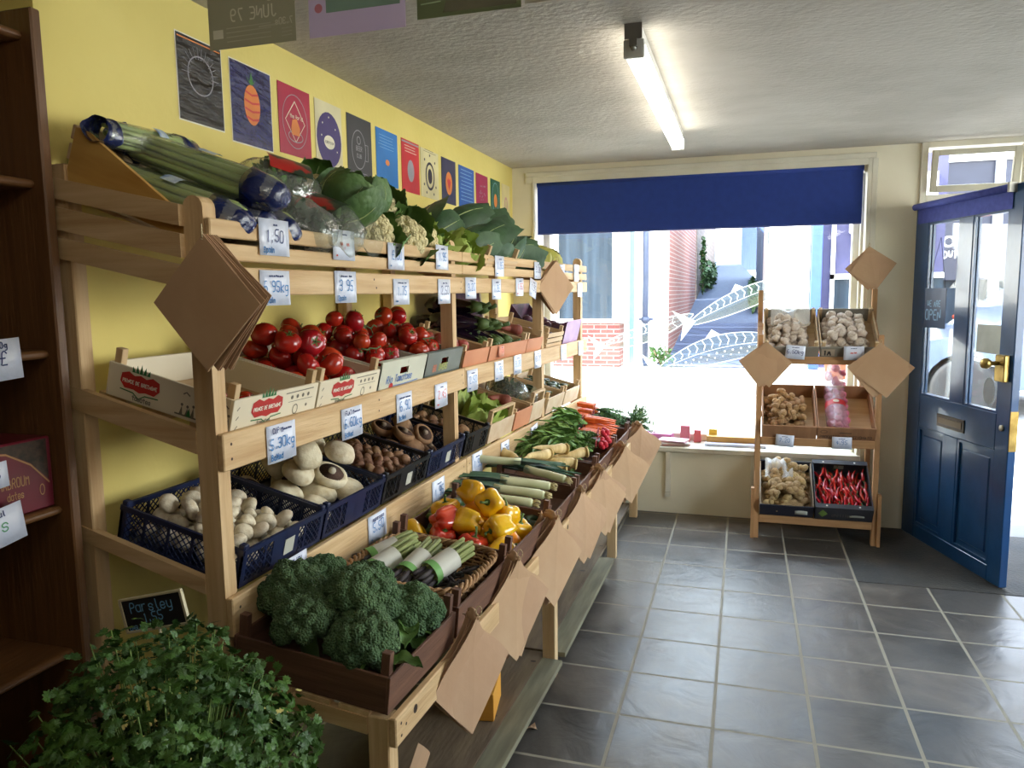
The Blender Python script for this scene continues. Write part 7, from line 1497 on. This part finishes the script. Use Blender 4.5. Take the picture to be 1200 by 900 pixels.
sg = thing('chalk_sign', 'small framed blackboard sign reading Parsley 1.55 standing in the parsley', 'sign', frame((-1.385, 1.37, 0.812), (0.168, 0.012, 0.040), (-0.04, 0, 0.168)))
b = MB(); b.box(0.004, 0.172, 0.0, 0.075, -0.004, 0.0); b.build('board', mat('blackboard', (24, 26, 32), 0.6, (18, 20, 26), 9), sg)
b = MB(); b.box(0, 0.176, -0.005, 0.001, -0.006, 0.003, c=0.001); b.box(0, 0.176, 0.074, 0.080, -0.006, 0.003, c=0.001); b.box(0, 0.006, 0.001, 0.074, -0.006, 0.003); b.box(0.170, 0.176, 0.001, 0.074, -0.006, 0.003); b.build('wooden_frame', mat('light_frame', (206, 194, 160), 0.6), sg)
b = MB(); write(b, 'Parsley', 0.026, 0.043, 0.024, 0.0028, jit=.04, z=.0008); write(b, '1.55', 0.058, 0.017, 0.022, 0.0028, z=.0008, jit=.04); write(b, 'ENGLISH', 0.012, 0.002, 0.010, 0.0016, z=.0008); b.build('chalk_lettering', mat('blue_chalk', (120, 178, 220), 0.7), sg)
b = MB(); b.tube([(0.09, 0, -0.002), (0.085, -0.12, -0.002)], 0.003, 6); b.build('stake', mat('light_frame', (206, 194, 160)), sg)

# ---------------------------------------------------------------- bookcase in the recess
bk_ = thing('bookcase', 'tall open wooden bookcase in the recess on the left', 'bookcase', T(-1.60, 1.44, 0))
b = MB(); b.box(-0.42, 0.0, -0.0, 0.028, 0.0, 2.275, c=0.004); b.build('side_panel', SHELFW['z'], bk_)
b = MB(); b.box(-0.42, 0.0, -1.30, -1.272, 0.0, 2.275, c=0.004); b.build('side_panel', SHELFW['z'], bk_)
b = MB(); b.box(-0.43, -0.415, -1.28, 0.02, 0.05, 2.27); b.build('back_panel', SHELFW['z'], bk_)
for z in (0.705, 1.083, 1.476, 1.885, 2.225, 0.30):
    b = MB(); r_ = 0.011; prof = [(-0.415, -0.022), (-0.045, -0.022)] + [(-0.045+0.014*math.cos(a), -0.011+r_*math.sin(a)) for a in [-PI/2+PI*k/8 for k in range(9)]] + [(-0.045, 0), (-0.415, 0)]
    b.prism([(p[0], p[1]) for p in prof], 0.0, 1.272, M=T(0, 0, z) @ Matrix(((1,0,0,0),(0,0,-1,0),(0,1,0,0),(0,0,0,1)))); b.build('shelf', SHELFW['y'], bk_)
db = thing('date_box', 'maroon box of dates lying tilted on a bookcase shelf', 'box', T(-1.648, 1.338, 1.0845))
b = MB(); b.box(-0.20, 0.0, -0.30, 0.100, 0.0, 0.178, c=0.004); b.build('box_body', mat('maroon_box', (112, 34, 48), 0.3, (92, 26, 40), 6, coat=.3), db)
MD = frame((0.0008, -0.30, 0), (0, 1, 0), (0, 0, 1)) @ Sc(1.03, 1.42, 1); b = MB(); b.add([(0.20, 0.122, .0004), (0.375, 0.122, .0004), (0.375, 0.05, .0004), (0.33, 0.085, .0004), (0.27, 0.11, .0004)], [(0, 4, 3, 2, 1)], M=MD); b.build('dark_window', mat('dark_date_window', (50, 44, 40), 0.25, (76, 60, 50), 60), db)
b = MB(); b.stroke([(0.18, 0.118), (0.27, 0.108), (0.33, 0.082), (0.375, 0.045)], 0.003, M=MD); write(b, 'MABROUM', 0.245, 0.05, 0.016, 0.002, M=MD); write(b, 'dates', 0.265, 0.03, 0.012, 0.0018, M=MD); b.ring(0.355, 0.035, 0.007, 0.01, 0.002, M=MD); b.build('gold_lettering', mat('print_gold2', (176, 132, 84), 0.4), db)
b = MB(); b.disc(0.205, 0.06, 0.024, 0.015, M=MD, z=.0008); b.build('red_badge', red_p, db); b = MB(); b.disc(0.235, 0.10, 0.008, M=MD, z=.0008); b.build('white_badge', white_p, db)
def bc_card(y, z, w_, h_, hd, pr, ft, ink, lab, tilt): card(frame((-1.618, y, z), (0, 1, 0), (0, 0, 1)), w_, h_, hd, pr, ft, ink, lab, tilt=tilt, bend=0.002)
bc_card(1.29, 1.462, 0.13, 0.095, '~~ 250g', '5 £', '', D_, 'white card clipped to the middle edge of the bookcase', 0.05)
bc_card(1.25, 1.200, 0.09, 0.06, '', '2.75', '', D_, 'small white card on the maroon date box', 0.05)
bc_card(1.265, 1.080, 0.12, 0.09, 'soul', 'ts', '0', ink_g, 'white card with green writing under the maroon date box', 0.12)

# ---------------------------------------------------------------- posters on the yellow wall
def poster(y0, y1, z0, z1, bg_, label, draw=None, foil=False, tilt=0.0):
    w_ = y1-y0; h_ = z1-z0; m = mat('poster_%d_%d_%d%s' % (bg_+('f' if foil else '',)), bg_, 0.12 if foil else 0.45, tuple(int(x*.88) for x in bg_), 4, bump=2.2 if foil else 0.1, bscale=9, stretch=(1, 3.5, 1) if foil else (1, 1, 1), coat=0.5 if foil else 0.0)
    b = MB(); b.box(-w_/2, w_/2, -h_/2, h_/2, -0.001, 0.0); o = b.build('poster', m, None, frame((XW+0.0025, (y0+y1)/2, (z0+z1)/2), (0, 1, 0), (0, 0, 1)) @ Rz(tilt)); tag(o, label, 'poster')
    if foil:
        b = MB(); b.box(-w_/2-0.004, w_/2+0.004, -h_/2-0.004, h_/2+0.004, -0.0014, -0.0011); b.build('white_border', white_p, o)
    if draw:
        for nm, mb, mm in draw(w_, h_): mb.build(nm, mm, o)
    return o
pw = mat('poster_cream_ink', (232, 224, 200), 0.6); pgd = mat('poster_orange_ink', (226, 132, 62), 0.5); pgr = mat('poster_green_ink', (74, 134, 66), 0.5); pgy = mat('poster_grey_ink', (158, 154, 160), 0.5); prd = mat('poster_red_ink', (206, 58, 58), 0.5); ppu = mat('poster_violet_ink', (72, 58, 112), 0.5); pdk = mat('poster_dark_ink', (50, 44, 60), 0.5); pbl = mat('poster_blue_ink', (150, 190, 226), 0.5)
def scrib(mb, n, w_, y0, dy, x0=-0.35, x1=0.35, th=0.003):
    rs = random.Random(n)
    for k in range(n): mb.stroke([(w_*(x0+rs.uniform(0, .08)), y0-k*dy), (w_*(x1-rs.uniform(0, .15)), y0-k*dy)], th, 0.0006)
def d1_(w_, h_):
    a, b = MB(), MB(); a.ring(0, 0.02, .06, .06, .004); 
    for k in range(14):
        t = PI*k/13; a.stroke([(0.05*math.cos(t), 0.02+.05*math.sin(t)), (0.085*math.cos(t), 0.02+.085*math.sin(t))], .0015)
    b.rect(-w_*.48, w_*.48, h_*.455, h_*.47); return [('sunburst', a, pgy), ('top_line', b, pgd)]
def d2_(w_, h_):
    a, b, c = MB(), MB(), MB(); a.disc(0, 0.005, .045, .068)
    for k in range(4): b.stroke([(-.042+.006*abs(k-1.5), 0.045-k*.028), (0, 0.038-k*.028), (.042-.006*abs(k-1.5), 0.045-k*.028)], .007, .0010)
    c.add([(0, .07, .001), (-.03, .10, .001), (-.012, .078, .001), (0, .115, .001), (.012, .078, .001), (.03, .10, .001)], [(0, 5, 4), (0, 4, 3), (0, 3, 2), (0, 2, 1)]); return [('striped_fruit', a, pgd), ('fruit_stripes', b, prd), ('green_leaves', c, pgr)]
def d3_(w_, h_):
    a, b, c = MB(), MB(), MB(); a.stroke([(0, .075), (.065, .0), (0, -.075), (-.065, 0), (0, .075)], .004); write(a, 'the World', -.035, .012, .014, .002)
    b.add([(-.025, -.05, .0008), (.025, -.05, .0008), (.03, -.02, .0008), (0.01, .012, .0008), (-.02, .005, .0008), (-.03, -.03, .0008)], [(0,1,2,3,4,5)]); c.ring(0, -.055, .05, .022, .004); c.ring(0, 0, .085, .10, .003); return [('white_diamond', a, pw), ('orange_flame', b, pgd), ('grey_rings', c, pgy)]
def d4_(w_, h_):
    a, b, c = MB(), MB(), MB(); st_ = MB(); a.disc(0, -.01, w_*.46, h_*.40); b.disc(0, -.02, w_*.20, h_*.10, z=.0010)
    for x, y in ((-.05, .05), (0, .08), (.05, .04), (-.06, 0.0), (.06, -.05)): st_.disc(x, y, .004, z=.0010, n=6)
    write(c, 'EUROVISION', -.034, -.026, .010, .0015, z=.0014); return [('violet_oval', a, ppu), ('stars', st_, pw), ('white_oval', b, pw), ('lettering', c, pdk)]
def d5_(w_, h_):
    a = MB(); a.ring(-.01, 0, .065, .085, .004); a.stroke([(.05, .03), (.075, .03), (.075, -.04), (.05, -.04)], .004); a.ring(-.01, .04, .018, .018, .004); write(a, 'BEER', -.035, -.005, .02, .003); write(a, 'CLUB', -.03, -.035, .016, .003); scrib(a, 3, w_, -.10, .008, th=.002); return [('white_mug_emblem', a, pgy)]
def d6_(w_, h_):
    a, b = MB(), MB(); a.disc(0, -.02, .022, .014); scrib(b, 5, w_, .10, .014, -.4, .4, .002); return [('orange_spot', a, pgd), ('pale_lines', b, pbl)]
def d7_(w_, h_):
    a, b = MB(), MB(); a.disc(0, -.02, .04, .055); a.rect(-w_*.48, w_*.48, h_*.44, h_*.47); scrib(b, 3, w_, .10, .014); return [('grey_emblem', a, pgy), ('white_lines', b, pw)]
def d8_(w_, h_):
    a = MB(); a.ring(0, -.01, .062, .075, .014); a.disc(0, -.01, .03, .04)
    for x, y in ((0, .10), (-.07, .07), (.07, .07), (-.08, -.06), (.08, -.06), (-.05, -.10), (.05, -.10)): a.disc(x, y, .008, n=6)
    scrib(a, 2, w_, .125, .01, th=.002); return [('dark_wreath', a, pdk)]
def d9_(w_, h_):
    a, b = MB(), MB(); a.disc(0, -.01, .05, .065); b.add([(0, -.05, .001), (.03, 0, .001), (.012, .02, .001), (0, .008, .001), (-.012, .02, .001), (-.03, 0, .001)], [(0,1,2,3,4,5)]); return [('orange_disc', a, pgd), ('red_heart', b, prd)]
def dA_(w_, h_):
    a = MB(); scrib(a, 9, w_, .10, .022, -.4, .42, .004); return [('pale_lines', a, pbl)]
def dB_(w_, h_):
    a = MB(); 
    for k in range(16): a.disc(random.Random(k).uniform(-.06, .06), random.Random(k+50).uniform(-.05, .05), .006, n=6)
    scrib(a, 3, w_, -.09, .012); return [('pale_dots', a, pgy)]
def dC_(w_, h_):
    a, b = MB(), MB(); a.disc(0, -.02, .035, .045); b.ring(0, 0, .07, .10, .004); return [('orange_fruit', a, pgd), ('pale_ring', b, pbl)]
def dD_(w_, h_):
    a = MB(); a.ring(0, -.02, .035, .05, .016); return [('pink_emblem', a, mat('poster_pink_ink', (206, 150, 156), .5))]
for a_ in ((1.985, 2.19, 2.142, 2.396, (46, 42, 40), 'black glossy poster, first in the row nearest the camera', d1_, True), (2.235, 2.46, 2.122, 2.388, (40, 42, 96), 'dark blue glossy poster with an orange striped fruit', d2_, True),
    (2.505, 2.72, 2.130, 2.386, (178, 40, 70), 'crimson poster with a white diamond and orange flame', d3_, False), (2.755, 2.965, 2.110, 2.384, (222, 212, 170), 'cream poster with a large violet oval', d4_, False),
    (3.01, 3.235, 2.10, 2.382, (68, 66, 68), 'dark grey poster with a white mug outline', d5_, False), (3.28, 3.51, 2.12, 2.377, (52, 124, 196), 'bright blue poster beside the dark grey one', d6_, False),
    (3.555, 3.77, 2.12, 2.378, (206, 48, 54), 'bright red poster with a grey emblem', d7_, False), (3.79, 4.035, 2.12, 2.374, (222, 210, 158), 'cream poster with a dark round wreath', d8_, False),
    (4.08, 4.30, 2.12, 2.372, (62, 60, 88), 'dark violet poster with an orange disc and red heart', d9_, False), (4.35, 4.62, 2.125, 2.370, (48, 96, 176), 'blue poster filled with pale lines, further along', dA_, False),
    (4.66, 4.89, 2.135, 2.368, (170, 44, 84), 'magenta poster with pale dots', dB_, False), (4.95, 5.155, 2.135, 2.372, (34, 96, 72), 'dark green poster with an orange fruit, near the window', dC_, False), (5.20, 5.385, 2.14, 2.37, (224, 208, 150), 'cream poster with a pink ring, last before the window', dD_, False)):
    poster(*a_[:6], draw=a_[6], foil=a_[7])
# notices hanging from the ceiling, seen from behind
def hnotice(x0, x1, z0, m, label, draw, bor=None):
    t = thing('hanging_notice', label, 'notice', T(x0, 1.60, z0)); w_ = x1-x0; h_ = 0.297
    b = MB(); b.box(0, w_, 0, 0.0012, 0, h_); b.build('paper', m, t)
    M = frame((0, -0.0003, 0), (1, 0, 0), (0, 0, 1))
    for nm, mb, mm in draw(w_, h_, M): mb.build(nm, mm, t)
    b = MB()
    for x in (0.03, w_-0.03): b.tube([(x, 0.0006, h_-0.004), (x, 0.0006, ZC-z0)], 0.0008, 4)
    b.build('strings', mat('clear_line', (190, 190, 186), .5), t)
olive = paintfilm('grey_olive_paper', (180, 176, 156), 1.0); chk = mat('faint_chalk', (236, 232, 214), 0.7); chk2 = mat('fainter_chalk', (206, 202, 182), 0.7)
def n1(w_, h_, M):
    a, b, c = MB(), MB(), MB()
    write(a, 'JUNE 79', -0.185, 0.060, 0.026, 0.0036, M=M, mirror=True); write(a, '10', -0.19, 0.096, 0.026, 0.0036, M=M, mirror=True)
    write(a, '7.30s', -0.228, 0.040, 0.014, 0.0022, M=M, mirror=True); 
    for k in range(4): b.stroke([(0.05, .045-.010*k), (.17, .046-.010*k)], .0022, M=M)
    for k in range(3): b.stroke([(0.20, .030-.008*k), (.225, .031-.008*k)], .002, M=M)
    b.stroke([(.14, .04), (.22, .042)], .004, M=M); c.rect(.012, .040, .024, .044, M=M); return [('mirrored_writing', a, chk), ('faint_lines', b, chk2), ('pale_patch', c, chk)]
def n2(w_, h_, M):
    a, b, c = MB(), MB(), MB(); a.rect(.045, w_-.012, .050, h_-.012, M=M); b.add([(.10, .115, .0009), (.14, .095, .0009), (.19, .105, .0009), (.215, .15, .0009), (.16, .20, .0009), (.11, .17, .0009)], [(0,1,2,3,4,5)], M=M)
    for k in range(6): b.stroke([(.15+.008*k, .105), (.13+.022*k, .07)], .002, M=M, z=.0009)
    c.disc(.026, .062, .010, M=M); return [('teal_panel', a, mat('notice_teal', (128, 156, 140), .7)), ('red_shape', b, mat('notice_red', (206, 128, 136), .7)), ('round_mark', c, mat('notice_red', (150, 84, 84)))]
def n3(w_, h_, M):
    a, b = MB(), MB()
    for k in range(4): a.stroke([(.01, .03+.012*k), (.055, .032+.012*k)], .0025, M=M)
    b.add([(.06, .008, .0004), (w_-.01, .008, .0004), (w_-.01, .2, .0004), (.12, .2, .0004)], [(0,1,2,3)], M=M); return [('pale_writing', a, mat('notice_mint', (190, 210, 170), .7)), ('dark_shape', b, mat('notice_dark', (112, 108, 84), .7))]
def n4(w_, h_, M): a = MB(); a.rect(.01, w_-.01, .02, h_-.01, M=M); return [('grey_panel', a, mat('notice_grey', (170, 164, 150), .7))]
hnotice(-1.236, -1.0, 2.184, olive, 'grey notice with mirrored chalk writing hanging nearest the yellow wall', n1)
hnotice(-0.965, -0.725, 2.184, paintfilm('grey_violet_paper', (206, 194, 210), 1.0), 'mauve bordered notice seen from behind, second of the hanging ones', n2)
hnotice(-0.697, -0.461, 2.195, paintfilm('dark_green_paper', (136, 142, 112), 1.0), 'dark green notice seen from behind, third of the hanging ones', n3)
hnotice(-0.453, -0.23, 2.200, paintfilm('pale_grey_paper', (190, 184, 170), 1.0), 'pale grey notice at the right end of the hanging ones', n4)
